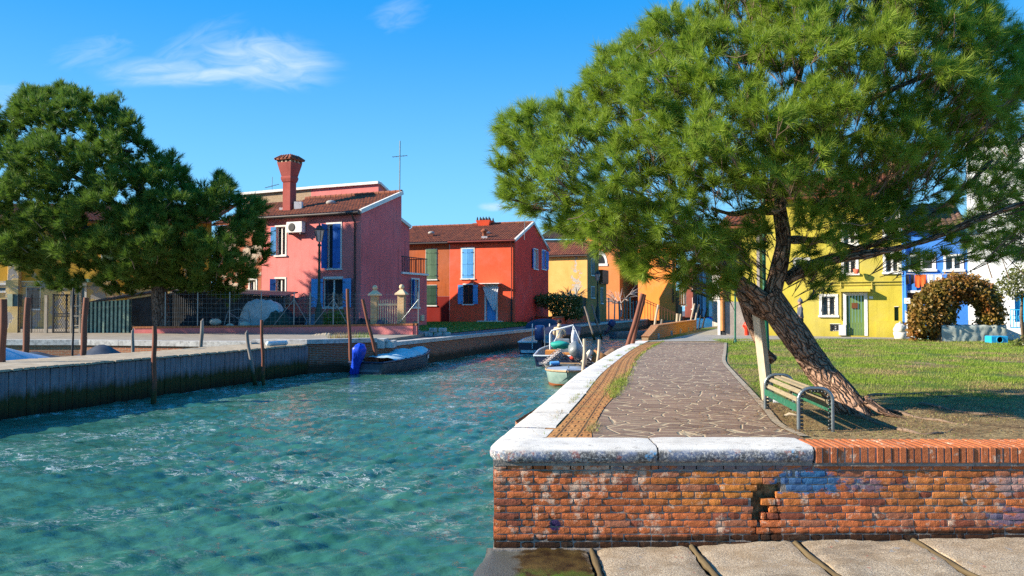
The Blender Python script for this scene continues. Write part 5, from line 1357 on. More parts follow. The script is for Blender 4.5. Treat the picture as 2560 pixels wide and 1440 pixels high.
# ---------------------------------------------------------------- LEANING PINE (right)
pine = thing('leaning_pine', 'large leaning pine with a furrowed forked trunk and bright needles, propped by a wooden post', 'tree', tuple(gnd(2140, 1030)))
D0 = 10.0
def ridged(p, th, L): 
    return 0.020*abs(noise.noise(Vector((math.cos(th)*3.2, math.sin(th)*3.2, L*2.2))))*2-0.012+0.02*noise.noise(p*3)
tb = gnd(2140, 1034)
def TP(px, py, dD=0.0): return at(px, py, D0+dD)
mb = MB()
def spl(pts, n=6): return smooth_line(pts, n)
def limb(mb, pts, r0, r1, n=12, seg=7, disp=ridged, k=1.0):
    P = spl(pts, seg); m_ = len(P); rr = [r0+(r1-r0)*(i/(m_-1))**k for i in range(m_)]; mb.tube(P, rr, n, disp=disp)
base = [tb+Vector((0.10, 0.02, -.30)), tb+Vector((0.0, 0, -.02)), TP(2052, 930), TP(1985, 835), TP(1935, 765), TP(1915, 735)]
P = spl(base, 14); rr = []
for i in range(len(P)):
    f = i/(len(P)-1); rr.append(0.172+0.10*max(0, 1-f*4.0)**2+0.012*f)
mb.tube(P, rr, 40, disp=ridged)
# root flare
for a, l in ((0.1, .75), (-.7, .6), (1.5, .5)):
    d = Vector((math.cos(a), math.sin(a), 0)); q0 = tb+Vector((0, 0, .05)); limb(mb, [q0+d*.12+Vector((0, 0, .12)), q0+d*.32+Vector((0, 0, 0.0)), q0+d*l+Vector((0, 0, -.08))], .07, .02, 10)
limb(mb, [TP(1945, 790), TP(1932, 740), TP(1946, 680), TP(1958, 610), TP(1952, 545), TP(1950, 500), TP(1935, 430, .1), TP(1950, 350, .1), TP(1990, 230, .2), TP(2010, 110, .2)], .135, .025, 24, 8)
limb(mb, [TP(1960, 800), TP(1895, 735, -.05), TP(1850, 700, -.1), TP(1800, 655, -.3), TP(1740, 600, -.5), TP(1640, 520, -.8), TP(1540, 440, -1.0)], .115, .02, 20, 8)
limb(mb, [TP(1960, 800), TP(1885, 770, .1), TP(1865, 745, .15), TP(1848, 715, .2)], .085, .065, 14)
limb(mb, [TP(1965, 705), TP(2010, 680, -.1), TP(2090, 650, -.2), TP(2200, 630, -.3), TP(2320, 600, -.4), TP(2440, 550, -.5), TP(2580, 500, -.7)], .066, .03, 16, 8)
limb(mb, [TP(1965, 690, .05), TP(2040, 655, .1), TP(2130, 628, .1), TP(2210, 600, .2), TP(2300, 560, .3), TP(2400, 480, .5), TP(2480, 400, .6)], .058, .02, 16, 8)
limb(mb, [TP(1965, 600, .1), TP(2050, 600, .3), TP(2140, 620, .3)], .05, .035, 10)
limb(mb, [TP(1940, 530), TP(1880, 526, -.2), TP(1830, 535, -.4), TP(1780, 520, -.5)], .05, .02, 10)
limb(mb, [TP(1930, 480, .1), TP(1840, 440, -.3), TP(1720, 330, -.6), TP(1600, 250, -.8)], .07, .02, 10)
limb(mb, [TP(1945, 400, .1), TP(2080, 300, -.4), TP(2240, 220, -.7), TP(2400, 160, -.7)], .06, .02, 10)
limb(mb, [TP(1950, 430, .1), TP(1900, 300, .8), TP(1840, 150, 1.2)], .06, .02, 10)
limb(mb, [TP(1950, 430, .1), TP(2080, 360, .8), TP(2220, 300, 1.4)], .06, .02, 10)
mb.build('trunk', BARK, pine)
# cut stub and burr
mb = MB(); q_ = TP(1940, 527, -.14); mb.tube([q_+Vector((0, .1, 0)), q_+Vector((-.02, -.06, -.01))], [.045, .04], 12); q_ = TP(1962, 800, -.2); mb.build('cut_stub', TWIG, pine)
# dead side trunk going down to the left behind the prop
mb = MB(); limb(mb, [TP(1845, 715, .3), TP(1872, 790, .45), TP(1895, 850, .6), TP(1930, 900, .8)], .075, .06, 14); 
mb.build('dead_branch', BARK, pine)
poly = [(1252, 430), (1262, 330), (1290, 285), (1330, 275), (1370, 285), (1400, 255), (1445, 262), (1475, 215), (1500, 145), (1545, 135), (1590, 110), (1640, 50), (1665, 35), (1720, 40), (1760, 35), (1815, 0), (1860, -60), (2000, -130), (2300, -140), (2470, 10), (2500, 55), (2550, 100), (2575, 140), (2560, 230), (2500, 300), (2440, 330), (2430, 420),
        (2330, 470), (2290, 480), (2250, 490), (2235, 520), (2230, 600), (2150, 600), (2090, 640), (2080, 690), (2010, 700), (1985, 640), (1890, 620), (1880, 700), (1840, 720), (1790, 730), (1740, 715), (1690, 700), (1640, 660), (1610, 700), (1575, 690), (1560, 640), (1500, 620), (1440, 600), (1370, 580), (1320, 530), (1270, 500)]
holes = [(1845, 530, 55, .97), (1760, 515, 45, .8), (1790, 590, 40, .6), (1700, 540, 30, .5), (2330, 380, 60, .4), (2380, 260, 40, .3), (1930, 640, 60, .9), (1965, 560, 40, .8), (2380, 420, 60, .6), (2060, 600, 40, .5), (1350, 480, 35, .35), (1990, 480, 40, .5)]
cl = crown_points(poly, 34, D0, 2.0, 192, [(-1.0, -.8, 28), (-.75, -.35, 32), (-.3, .2, 38), (.2, .9, 46)], holes, 4)
# sparse lower right branches seen against the houses
poly2 = [(2090, 560), (2300, 430), (2450, 330), (2600, 300), (2620, 600), (2560, 640), (2440, 660), (2350, 650), (2280, 690), (2180, 640)]
cl2 = crown_points(poly2, 44, D0, 1.6, 200, [(-.8, -.1, 42), (0, .9, 50)], [(2330, 560, 60, .3)], 9, kT=1.4)
cl3 = [(x, y, D0+rnd.uniform(-.5, .6), .5) for (x, y) in ((2070, 700), (2050, 680), (2095, 670), (2100, 700), (2030, 700), (2060, 730), (1815, 700), (1860, 680), (1330, 520), (1300, 470), (2010, 690), (2030, 720), (2020, 750), (1620, 690), (1590, 680), (1720, 720))]
tp = []; td = []; tw = MB(); rs = random.Random(8)
def lump2(x, y, k=1.0): return noise.noise(Vector((x/95*k, y/80*k, 7.3)))
for (x, y, D, T) in cl+cl2+cl3:
    if (x, y, D, T) in cl and y > 545 and x > 1985 and rs.random() < .55: continue
    if 1925 < x < 1990 and 500 < y < 720 and D < D0+.2: continue
    if (x, y, D, T) in cl:
        g_ = lump2(x, y)+.5*lump2(x, y, 2.3)
        if g_ < -.52 and y > 160 and rs.random() < .8: continue
        if g_ < -.2 and D < D0-.5 and rs.random() < .4: continue
        D -= .9*g_ if D < D0 else 0
    c = at(x, y, D); sparse = (x, y, D, T) in cl2
    r = rs.uniform(.12, .22); n = rs.randint(3, 5) if not sparse else rs.randint(3, 5)
    root = at(1950+(x-1950)*.8, min(500, y+80) if y < 520 else y+10, D0+(D-D0)*.6)
    out = (c-root); out = out.normalized() if out.length > .05 else Vector((0, 0, 1))
    main = (out*0.9+Vector((-.15, -.25, .25))+Vector((rs.uniform(-.5, .5), rs.uniform(-.5, .5), rs.uniform(-.3, .3)))).normalized()
    b0 = c-main*r*1.5
    tw.tube([b0-main*rs.uniform(.02, .12), b0, c], [.005, .0045, .003], 4, caps=False)
    for k in range(n):
        d = (main*1.0+Vector((rs.gauss(0, .6), rs.gauss(0, .6), rs.gauss(0, .5)))).normalized()
        q = c+d*r*rs.uniform(.5, 1.1); tp.append(q[:]); td.append(d[:])
        if k < 3: tw.tube([b0, q], [.005, .003], 3, caps=False)
tp = np.array(tp); td = np.array(td)
fast_mesh('crown', needles(tp, td, 70, 0.152, 0.0056, spread=.80, back=.80), 3, PINE, pine)
# long bare twigs catching light
for k in range(70):
    x = rs.uniform(1350, 2500); y = rs.uniform(80, 640)
    if not inpoly(x, y, poly): continue
    c = at(x, y, D0-rs.uniform(.4, 1.7)); d = Vector((rs.uniform(-1, 1), rs.uniform(-.4, .4), rs.uniform(-.4, .8))).normalized()
    p1 = c+d*rs.uniform(.12, .26)+Vector((0, 0, rs.uniform(-.0, .1))); tw.tube([c, c.lerp(p1, .5)+Vector((0, 0, -.03)), p1], [.006, .005, .003], 4)
for k in range(60):
    x = rs.uniform(1720, 2560); y = rs.uniform(420, 640); c = at(x, y, D0+rs.uniform(-.6, .6)); d = Vector((rs.uniform(-1, 1), rs.uniform(-.4, .4), rs.uniform(-.6, .6))).normalized()
    p1 = c+d*rs.uniform(.15, .4); tw.tube([c, c.lerp(p1, .5)+Vector((rs.uniform(-.05, .05), 0, rs.uniform(-.05, .05))), p1], [.006, .004, .002], 4)
tw.build('twigs', TWIG, pine)['kind'] = 'stuff'

# ---------------------------------------------------------------- second pine at the right edge, in shade
pine2 = thing('shaded_pine', 'dark pine crown reaching in at the right edge behind the big leaning pine', 'tree', (10.8, 13.0, 1.15))
mb = MB(); limb(mb, [Vector((10.9, 13, 1.0)), Vector((10.8, 13, 3)), Vector((10.5, 13, 5)), Vector((10.4, 13, 7))], .2, .06, 16); 
for (px, py) in ((2500, 300), (2470, 420), (2500, 520), (2450, 600)): limb(mb, [Vector((10.6, 13, 4.2)), at(2640, py+20, 12.6), at(px, py, 12.2)], .06, .015, 8)
mb.build('trunk', BARKG, pine2)
poly3 = [(2475, 300), (2510, 270), (2560, 250), (2800, 200), (2950, 420), (2850, 640), (2600, 655), (2480, 640), (2420, 600), (2440, 520), (2400, 470), (2455, 420)]
c3 = crown_points(poly3, 40, 12.6, 1.8, 150, [(-1, -.5, 40), (-.4, .3, 46), (.3, 1, 55)], [(2440, 560, 60, .5)], 21)
tp = []; td = []; tw = MB()
for (x, y, D, T) in c3:
    c = at(x, y, D); main = Vector((rs.uniform(-1, 0), rs.uniform(-.6, .6), rs.uniform(0, .8))).normalized(); r = rs.uniform(.18, .3)
    tw.tube([c-main*r*2, c], [.010, .005], 4, caps=False)
    for k in range(8):
        d = (main+Vector((rs.gauss(0, .6), rs.gauss(0, .6), rs.gauss(0, .5)))).normalized(); tp.append((c+d*r*rs.uniform(.5, 1.1))[:]); td.append(d[:])
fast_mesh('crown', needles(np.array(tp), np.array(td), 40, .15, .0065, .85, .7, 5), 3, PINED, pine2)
tw.build('twigs', TWIG, pine2)['kind'] = 'stuff'

# ---------------------------------------------------------------- BIG LEFT PINE
lp = thing('broad_pine', 'broad dark green pine sheltering the fenced yard left of the pink house', 'tree', tuple(at(408, 812, 39)))
DL = 39.2
def LP(px, py, d=0): return at(px, py, DL+d)
mb = MB(); b = LP(408, 812); b.z = .9
limb(mb, [b, LP(400, 760), LP(398, 720), LP(392, 640, .2), LP(380, 560, .3), LP(350, 470, .3), LP(310, 400, .3), LP(270, 340, .3), LP(240, 290, .3)], .46, .10, 18, 6)
limb(mb, [LP(395, 700), LP(470, 640, -.5), LP(560, 590, -.5), LP(610, 560, 0)], .2, .06, 10)
limb(mb, [LP(392, 660), LP(300, 600, -1), LP(180, 560, -1.5), LP(60, 540, -1)], .22, .06, 10)
limb(mb, [LP(380, 580, .3), LP(200, 450, -.5), LP(60, 380, -.5)], .2, .06, 10)
limb(mb, [LP(265, 320, -1), LP(272, 350, -1.3), LP(290, 370, -1.2), LP(335, 380, -1)], .12, .06, 8)
mb.build('trunk', BARKG, lp)
polyL = [(-160, 330), (-60, 270), (0, 292), (25, 290), (50, 255), (60, 228), (120, 235), (165, 222), (215, 240), (255, 270), (268, 255), (300, 255), (312, 290), (340, 300), (350, 340), (375, 370), (400, 395), (430, 395), (455, 425), (465, 450), (490, 480), (520, 470), (545, 440), (575, 465), (590, 500), (640, 505), (656, 520), (650, 560), (668, 650), (645, 680), (620, 700), (600, 730), (560, 745), (520, 728), (470, 735), (430, 728), (380, 725), (330, 735), (280, 740), (230, 690), (190, 730), (110, 722), (85, 700), (70, 665), (0, 660), (-160, 640)]
holL = [(8, 435, 28, 1.0), (0, 560, 30, .7), (280, 560, 26, .3), (430, 540, 24, .3), (330, 385, 20, .75), (285, 335, 16, .8), (230, 690, 30, .5), (330, 640, 25, .3), (310, 700, 22, .6), (60, 600, 20, .4)]
cl = crown_points(polyL, 22, DL, 3.7, 49, [(-1.0, -.85, 18), (-.8, -.5, 20), (-.45, .1, 22), (.1, .35, 26), (.35, .5, 30)], holL, 14, kT=5)
tp = []; td = []; wd = []; tw = MB()
rs = random.Random(4)
def lump(x, y): return noise.noise(Vector((x/75, y/60, 3)))
for (x, y, D, T) in cl:
    g_ = lump(x, y)+.6*noise.noise(Vector((x/30, y/26, 5)))
    if g_ < -.12 and D < DL-1.5 and rs.random() < .75: continue
    if g_ < -.31 and rs.random() < .75: continue
    x += rs.gauss(0, 4); y += rs.gauss(0, 4)
    c = at(x, y, D-2.6*g_*(D < DL)); n = rs.randint(7, 10); r = rs.uniform(.30, .55)
    main = (Vector(((x-330)/400, -.5, .75))+Vector((rs.uniform(-.4, .4), rs.uniform(-.4, .4), rs.uniform(-.3, .3)))).normalized()
    if rs.random() < .06: tw.tube([c-main*.7, c-main*.3+Vector((.05, 0, .03)), c], [.02, .015, .01], 4, caps=False)
    for k in range(n):
        d = (main+Vector((rs.gauss(0, .5), rs.gauss(0, .5), rs.gauss(0, .4)))).normalized(); tp.append((c+d*r*rs.uniform(.4, 1.15))[:]); td.append(d[:])
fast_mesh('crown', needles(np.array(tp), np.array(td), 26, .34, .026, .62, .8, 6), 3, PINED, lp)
tw.build('twigs', TWIG, lp)['kind'] = 'stuff'

# ---------------------------------------------------------------- GRASS
def grass_mat():
    m, t = newmat('grass_blades'); p = t.pos(); x, y, z = t.sep(p)
    n = t.noise(t.scl(p, (1, 1, 0)), 0.55, 5, 0.65); rp = t.node('ShaderNodeNewGeometry').outputs['Random Per Island']
    straw = t.mix(rp, (0.20, 0.14, 0.06), (0.56, 0.43, 0.21)); green = t.mix(rp, (0.11, 0.20, 0.016), (0.32, 0.42, 0.055))
    gm = t.math('MULTIPLY', t.rng(n, 0.40, 0.54), t.rng(t.math('ADD', y, t.math('MULTIPLY', t.noise(p, .8, 3), 2.2)), 11.2, 12.8))
    gm = t.math('MAXIMUM', gm, t.math('GREATER_THAN', rp, .88))
    c = t.mix(gm, straw, green)
    p_ = t.node('ShaderNodeBsdfPrincipled', {'Base Color': c, 'Roughness': .7, 'Specular IOR Level': .2}); tr = t.node('ShaderNodeBsdfTranslucent', {'Color': c})
    mx = t.node('ShaderNodeMixShader', {0: .3, 1: p_.outputs[0], 2: tr.outputs[0]}); t.node('ShaderNodeOutputMaterial', {0: mx.outputs[0]}); return m
GRASS = grass_mat()
def blades(px, py, pz, h, wd, lay=0.5, seed=1):
    rs = np.random.RandomState(seed); N = len(px); b = np.stack([px, py, pz], 1)
    a = rs.rand(N)*2*np.pi; l = lay*(0.4+rs.rand(N)); d = np.stack([np.cos(a)*l, np.sin(a)*l, np.ones(N)], 1); d /= np.linalg.norm(d, axis=1, keepdims=True)
    s_ = np.stack([-np.sin(a), np.cos(a), np.zeros(N)], 1); hh = (h*(.5+rs.rand(N)))[:, None]; w_ = np.broadcast_to(np.asarray(wd), (N,))[:, None]*.5
    return np.stack([b-s_*w_, b+s_*w_, b+d*hh], 1).reshape(-1, 3)
klx = np.array([q.x for q in KL]); kly = np.array([q.y for q in KL])
def kerbx(y): return np.interp(y, kly, klx+.17)
rsn = np.random.RandomState(17)
# lawn blades, density falling with distance
N = 260000; u_ = rsn.rand(N); yy = 7.75*(31.0/7.75)**(u_**0.85); xr = kerbx(yy); xx = xr+rsn.rand(N)*(yy*.70+.5-xr)
nz_ = np.array([noise.noise(Vector((a*.9, b_*.9, 5))) for a, b_ in zip(xx[:N], yy[:N])])
keep = (rsn.rand(N) < np.clip(.25+1.6*(nz_+.25), .08, 1)*np.where(yy < 11.3, .75, 1.0)) & ~((xx > 2.7) & (yy < 7.7))
xx, yy = xx[keep], yy[keep]
# blades larger far off so that they still read
h_ = np.where(yy < 11.3, .022, .034)+.0022*(yy-8); wd_ = .0028+.00042*yy
V = blades(xx, yy, np.full(len(xx), ZQ-.012), h_, wd_, np.where(yy < 11.3, 2.2, 1.0), 2)
o = fast_mesh('grass', V, 3, GRASS); tag(o, 'short lawn of mixed green and straw coloured blades beside the crazy paving', 'grass', kind='stuff')
# weeds along the paving joints
wx = []; wy = []
for L_, off_, dens in ((BI, 0.0, 900), (SI, 0.02, 420)):
    for k in range(dens):
        i = rsn.randint(0, len(L_)-1); f = rsn.rand(); q = L_[i].lerp(L_[i+1], f); m_ = noise.noise(Vector((q.x*2.0, q.y*1.3, 8+off_*50)))
        if m_ > .02: 
            for j in range(4): wx.append(q.x+rsn.normal()*.035); wy.append(q.y+rsn.normal()*.06)
for k in range(1500): # dry tuft spilling over the brick border
    wx.append(2.62+rsn.normal()*.10-.0); wy.append(13.0+rsn.normal()*.75)
wx = np.array(wx); wy = np.array(wy); bx_ = np.interp(wy, [q.y for q in BI], [q.x for q in BI])
sel = slice(len(wx)-1500, len(wx)); wx[sel] = bx_[sel]-.08+rsn.normal(size=1500)*.07
V = blades(wx, wy, np.full(len(wx), ZQ+.01), np.full(len(wx), .05), .008, 1.0, 4)
o = fast_mesh('weeds', V, 3, GRASS); tag(o, 'weeds and dry grass growing along the edges of the brick paver border', 'weeds', kind='stuff')
# left lawn in front of the red house
n0 = gnd(1062, 838, 1.06); n1 = gnd(1335, 812, 1.08); f0 = Vector((-7.6, 57.5, 1.32)); f1 = FRs.w(FRs.L, -.2, 1.27)
mb = MB(); n = 24
LG = foliage_mat('lawn_left', (0.05, 0.11, 0.012), (0.11, 0.19, 0.02), trans=.0, sc=2.0)
vs = []
def lawnp(u, v): q = n0.lerp(n1, u).lerp(f0.lerp(f1, u), v); q.z += .10*math.sin(v*math.pi)+.03*noise.noise(q*.8); return q
for j in range(n+1):
    for i in range(n+1): vs.append(lawnp(i/n, j/n))
mb.smooth = True; mb.add(vs, [(j*(n+1)+i, j*(n+1)+i+1, (j+1)*(n+1)+i+1, (j+1)*(n+1)+i) for j in range(n) for i in range(n)])
mb.build('lawn', LG); struct(bpy.data.objects['lawn'])
a_ = [lawnp(rnd.random(), rnd.random()) for _ in range(26000)]; a_ = np.array([q[:] for q in a_])
o = fast_mesh('grass', blades(a_[:, 0], a_[:, 1], a_[:, 2]-.01, np.full(len(a_), .10), .030, .7, 6), 3, LG); tag(o, 'bright green lawn in front of the red house', 'grass', kind='stuff')

# ---------------------------------------------------------------- PHOTINIA ARCH, bushes, hedge
RUSTL = foliage_mat('photinia_leaves', (0.20, 0.05, 0.015), (0.12, 0.13, 0.02), (0.42, 0.24, 0.06), .4, .2, 1.6)
OLIVE = foliage_mat('bush_leaves', (0.05, 0.065, 0.015), (0.10, 0.12, 0.025), (0.20, 0.20, 0.06), .4, .2, 1.6)
def shell(poly, spacing, D0, Tmax, ppm, n_per, L, W, seed, hole=None, kT=1.2):
    c = crown_points(poly, spacing, D0, Tmax, ppm, [(-1, -.8, spacing), (-.8, -.2, spacing*1.2), (-.1, .6, spacing*1.5), (.6, 1, spacing*1.6)], (), seed, kT)
    r_ = random.Random(seed); pts = []
    for (x, y, D, T) in c:
        if hole and inpoly(x, y, hole): continue
        q = at(x, y, D)
        for k in range(n_per):
            w_ = q+Vector((r_.gauss(0, .08), r_.gauss(0, .10), r_.gauss(0, .08))); pts.append(w_[:])
    return np.array(pts)
DA = 29.6
arch = thing('photinia_arch', 'rust and green hedge clipped into an arch in front of the blue house', 'hedge', tuple(gnd(2385, 853)))
pa = [(2278, 842), (2276, 790), (2290, 745), (2325, 712), (2380, 690), (2430, 692), (2475, 712), (2502, 745), (2508, 790), (2500, 822), (2448, 816), (2446, 772), (2420, 748), (2400, 754), (2386, 785), (2378, 816), (2340, 842)]
P_ = shell(pa, 7, DA, .7, 64, 13, .11, .06, 31)
fast_mesh('foliage', leaves(P_, .13, .09, 3), 4, RUSTL, arch)
mb = MB()
for (x0, x1) in ((2325, 2330), (2345, 2350), (2470, 2468), (2485, 2480)): a = at(x0, 850, DA); b = at(x1, 760, DA); mb.tube([a, b], [.035, .02], 6)
mb.build('stem', TWIG, arch)
bz = thing('rounded_tree', 'small rounded olive green tree in front of the white house', 'tree', tuple(gnd(2550, 850)))
pb = [(2492, 712), (2510, 690), (2540, 670), (2620, 660), (2650, 700), (2620, 745), (2560, 742), (2520, 738)]
P_ = shell(pb, 8, 27.5, 1.0, 68, 8, .1, .05, 33); fast_mesh('crown', leaves(P_, .11, .055, 4), 4, OLIVE, bz)
mb = MB(); a = gnd(2560, 855); mb.tube([a, at(2553, 790, 27.5), at(2556, 730, 27.5)], [.07, .05, .04], 8); mb.build('trunk', TWIG, bz)
sbush = thing('low_bush', 'low green bush with white edging stones at the foot of the stair wall', 'bush', tuple(gnd(2550, 866)))
P_ = shell([(2535, 866), (2540, 852), (2570, 848), (2600, 852), (2600, 868)], 7, 25.5, .3, 70, 8, .1, .05, 34); fast_mesh('foliage', leaves(P_, .10, .05, 4), 4, OLIVE, sbush)
hd = thing('clipped_hedge', 'green and rust hedge growing over the low red wall beside the red house', 'hedge', tuple(at(1390, 800, 62)))
P_ = shell([(1338, 745), (1350, 738), (1400, 738), (1450, 742), (1455, 797), (1385, 797), (1380, 775), (1345, 760)], 5, 62, .8, 31, 12, .2, .12, 35); P_ = P_+np.random.RandomState(2).normal(size=P_.shape)*.08; fast_mesh('foliage', leaves(P_, .17, .11, 4), 4, RUSTL if False else OLIVE, hd)
# bare pollarded trees
def bare_tree(name, label, px, pyb, pyt, D, spread, mat, seed, thick=.10):
    r_ = random.Random(seed); b = at(px, pyb, D); tz = at(px, pyt, D).z; th = thing(name, label, 'tree', tuple(b), 'bare pruned trees'); mb = MB(); H = tz-b.z
    k0 = b+Vector((0, 0, H*.42)); mb.tube([b, b.lerp(k0, .5)+Vector((.1, 0, 0)), k0], [thick, thick*.8, thick*.7], 8); mb.build('trunk', mat, th); mb = MB()
    for i in range(9):
        a = r_.uniform(0, 6.28); p1 = k0+Vector((math.cos(a)*spread*.4, math.sin(a)*spread*.4, r_.uniform(0, .3)*H)); mb.tube([k0, p1], [thick*.55, thick*.4], 5)
        for j in range(7):
            a2 = a+r_.uniform(-.9, .9); p2 = p1+Vector((math.cos(a2)*spread*r_.uniform(.2, .65), math.sin(a2)*spread*.4, r_.uniform(-.15, .33)*H)); mb.tube([p1, p1.lerp(p2, .5)+Vector((0, 0, .1)), p2], [thick*.3, thick*.22, thick*.1], 4)
    mb.build('crown', mat, th)
PALEB = plain('pale_bare_wood', (0.42, 0.34, 0.30), .9, .3, 6)
bare_tree('bare_tree', 'pale bare pruned tree in front of the salmon wall', 1552, 792, 712, 84, 2.4, PALEB, 3, .10)
bare_tree('bare_tree', 'dark bare twiggy tree above the green fence net by the yellow house', 1432, 770, 712, 66, 1.5, TWIG, 5, .08)
# garden shrubs inside the fenced yard
def vineshrub(px, D, seed, h):
    r_ = random.Random(seed); b = at(px, 800, D); b.z = 1.15; th = thing('bare_shrub', 'bare curling shrub %s' % ('left of the green lamp post' if px < 790 else 'right of the green lamp post under the window'), 'shrub', tuple(b), 'bare shrubs in the yard'); mb = MB()
    mb.tube([b, b+Vector((.05, 0, h*.5)), b+Vector((0, 0, h))], [.03, .025, .015], 6); mb.build('stem', TWIG, th); mb = MB()
    for i in range(26):
        z = h*r_.uniform(.35, 1); s_ = r_.choice((-1, 1)); l = r_.uniform(.25, .6); p0 = b+Vector((0, 0, z)); mb.tube([p0, p0+Vector((s_*l*.5, r_.uniform(-.2, .2), .16)), p0+Vector((s_*l, r_.uniform(-.2, .2), -.02)), p0+Vector((s_*l*1.05, 0, -.14))], [.016, .013, .01, .006], 4)
    mb.build('branches', TWIG, th)
vineshrub(768, 38.5, 1, 1.9); vineshrub(845, 38.5, 2, 1.9)
dk = thing('dark_bush', 'dark leafless bramble heap under the ground floor window of the pink house', 'bush', tuple(at(835, 805, 38.6)))
P_ = shell([(805, 815), (808, 790), (830, 778), (855, 780), (870, 800), (872, 815)], 6, 38.8, .6, 50, 7, .1, .05, 38); fast_mesh('foliage', leaves(P_, .15, .07, 4), 4, PINED, dk)
P_ = []
wd2 = thing('creeper', 'dry straw weeds on top of the raised quay wall', 'weeds', tuple(at(900, 842, 30.5))); 
xx = rsn.uniform(-7.0, -5.6, 500); yy = 28.9+(xx+7.0)*.65+.5+rsn.normal(size=500)*.15
fast_mesh('stalks', blades(xx, yy, np.full(500, 1.17), np.full(500, .28), .018, .5, 9), 3, GRASS, wd2)
# ================================================================ OBJECTS
# ---- bench
STEEL = plain('galvanised_tube', (0.22, 0.25, 0.26), .35, .2, 8, .1, metal=.7)
KNOB = plain('dark_knob', (0.05, 0.06, 0.06), .35, .2, 8, .1, metal=.6)
GRNP = plain('green_paint', (0.015, 0.13, 0.075), .4, .3, 10, .15, dirt=(0.2, 0.22, 0.2), dirt_amt=.15)
SLAT = woodmat('bench_slat', (0.44, 0.36, 0.23), (0.17, 0.14, 0.09), (60, 6, 60), .8)
bo = Vector((3.03, 8.15)); bdir = Vector((0.11, 1.0)).normalized(); bside = Vector((bdir.y, -bdir.x))
MBn = Matrix(((bside.x, bdir.x, 0, bo.x), (bside.y, bdir.y, 0, bo.y), (0, 0, 1, ZQ-.01), (0, 0, 0, 1)))
bench = thing('park_bench', 'backless bench with wooden slats between two studded steel hoops under the pine', 'bench', (bo.x, bo.y, ZQ))
W_ = 0.345; H_ = 0.455; r_ = .13
def hoop(y, n=9):
    pts = [Vector((0, y, -.05)), Vector((0, y, .15)), Vector((0, y, H_-r_))]
    for k in range(1, n): a = math.pi-math.pi/2*k/(n-1); pts.append(Vector((r_+r_*math.cos(a), y, H_-r_+r_*math.sin(a))))
    for k in range(n): a = math.pi/2-math.pi/2*k/(n-1); pts.append(Vector((W_-r_+r_*math.cos(a), y, H_-r_+r_*math.sin(a))))
    pts += [Vector((W_, y, .15)), Vector((W_, y, -.05))]; return pts
for i, y in enumerate((0, 1.62)):
    mb = MB(MBn); hp = hoop(y)
    for a, b in zip(hp[:-1], hp[1:]): mb.tube([a, b], .021, 8)
    lg = mb.build('leg', STEEL, bench)
    mb = MB(MBn); hp2 = resample(hp, .02); acc = 0; last = hp2[0]
    for q in hp2:
        acc += (q-last).length; last = q
        if acc > .036 and q.z > .02: acc = 0; ctr = Vector((W_/2, y, min(q.z, H_-r_))); d = (ctr-q); d.y = 0; d.normalize(); mb.ball(q+d*.034+Vector((0, 0, 0)), .0165, 8)
    mb.build('knob', KNOB, lg)
for k in range(6):
    a = math.pi*(.98-.96*k/5); x = W_/2-.0+(W_/2-.035)*math.cos(a)*1.0; z = H_-r_-.03+(r_+.012)*math.sin(a)**.8
    mb = MB(MBn @ Matrix.Translation((x, .035, z)) @ Matrix.Rotation(-(a-math.pi/2)*.85, 4, 'Y')); mb.box(-.026, 0, -.012, .026, 1.55, .012, bev=.005); mb.build('slat', SLAT, bench)
for x in (0.0, W_): mb = MB(MBn); mb.box(x-.012, .02, .20, x+.012, 1.60, .275); mb.build('rail', GRNP, bench)

# ---- wooden prop, green pole
PROPW = woodmat('prop_timber', (0.72, 0.63, 0.48), (0.48, 0.40, 0.29), (14, 14, 1.5), .8)
p0 = Vector((3.57, 10.75, ZQ-.05)); p1 = at(1893, 768, 10.15); mb = MB(); mb.bar(p0, p1, .095, .115, up=(.6, -1, 0))
mb.bar(p1+Vector((-.05, -.03, -.04)), p1+Vector((.12, .02, .06)), .10, .05)
o = mb.build('tree_prop', PROPW, loc=p0); tag(o, 'pale squared timber post propping the fork of the leaning pine', 'prop')
gp = thing('lamp_pole', 'tall dark green pole rising through the crown of the leaning pine', 'pole', (3.72, 11.0, ZQ))
mb = MB(); a = Vector((3.72, 11.0, ZQ-.1)); b = at(1909, 480, 11.2); c = b+(b-a).normalized()*1.3; mb.tube([a, at(1918, 900, 11.02), at(1911, 735, 11.1)], .040, 12); mb.tube([at(1911, 735, 11.1), b, c], .024, 12); mb.tube([at(1911.2, 740, 11.1), at(1910.8, 728, 11.1)], [.046, .028], 12); mb.build('pole', GRNP, gp)
mb = MB(); mb.lathe([(.03, 0), (.09, .05), (.11, .2), (.05, .26), (.01, .3)], c, 10); mb.build('head', DARK, gp)
mb = MB(); a = gnd(1838, 858); b = at(1838, 640, a.y); mb.tube([a-Vector((0, 0, .1)), b], .034, 10); mb.lathe([(.06, 0), (.06, .12), (.036, .16)], (a.x, a.y, ZQ), 10)
o = mb.build('sign_pole', GRNP, loc=a); tag(o, 'thin green pole standing at the far end of the crazy paved path', 'pole')
# ---- hydrant
hr = gnd(1867, 838); HR = plain('hydrant_red', (0.75, 0.05, 0.02), .4, .12)
hy = thing('fire_hydrant', 'bright red fire hydrant in front of the grey rendered wall', 'hydrant', hr)
mb = MB(); mb.lathe([(.10, -.02), (.10, .28), (.135, .32), (.15, .36), (.15, .50), (.13, .54)], hr, 14); mb.build('barrel', HR, hy)
mb = MB(); mb.lathe([(.13, .54), (.10, .60), (.05, .63), (.05, .67), (.01, .68)], hr, 14); mb.build('cap', HR, hy)
for s_ in (-1, 1): mb = MB(); mb.tube([hr+Vector((s_*.1, -.03, .43)), hr+Vector((s_*.19, -.05, .43))], .05, 10); mb.build('nozzle', HR, hy)
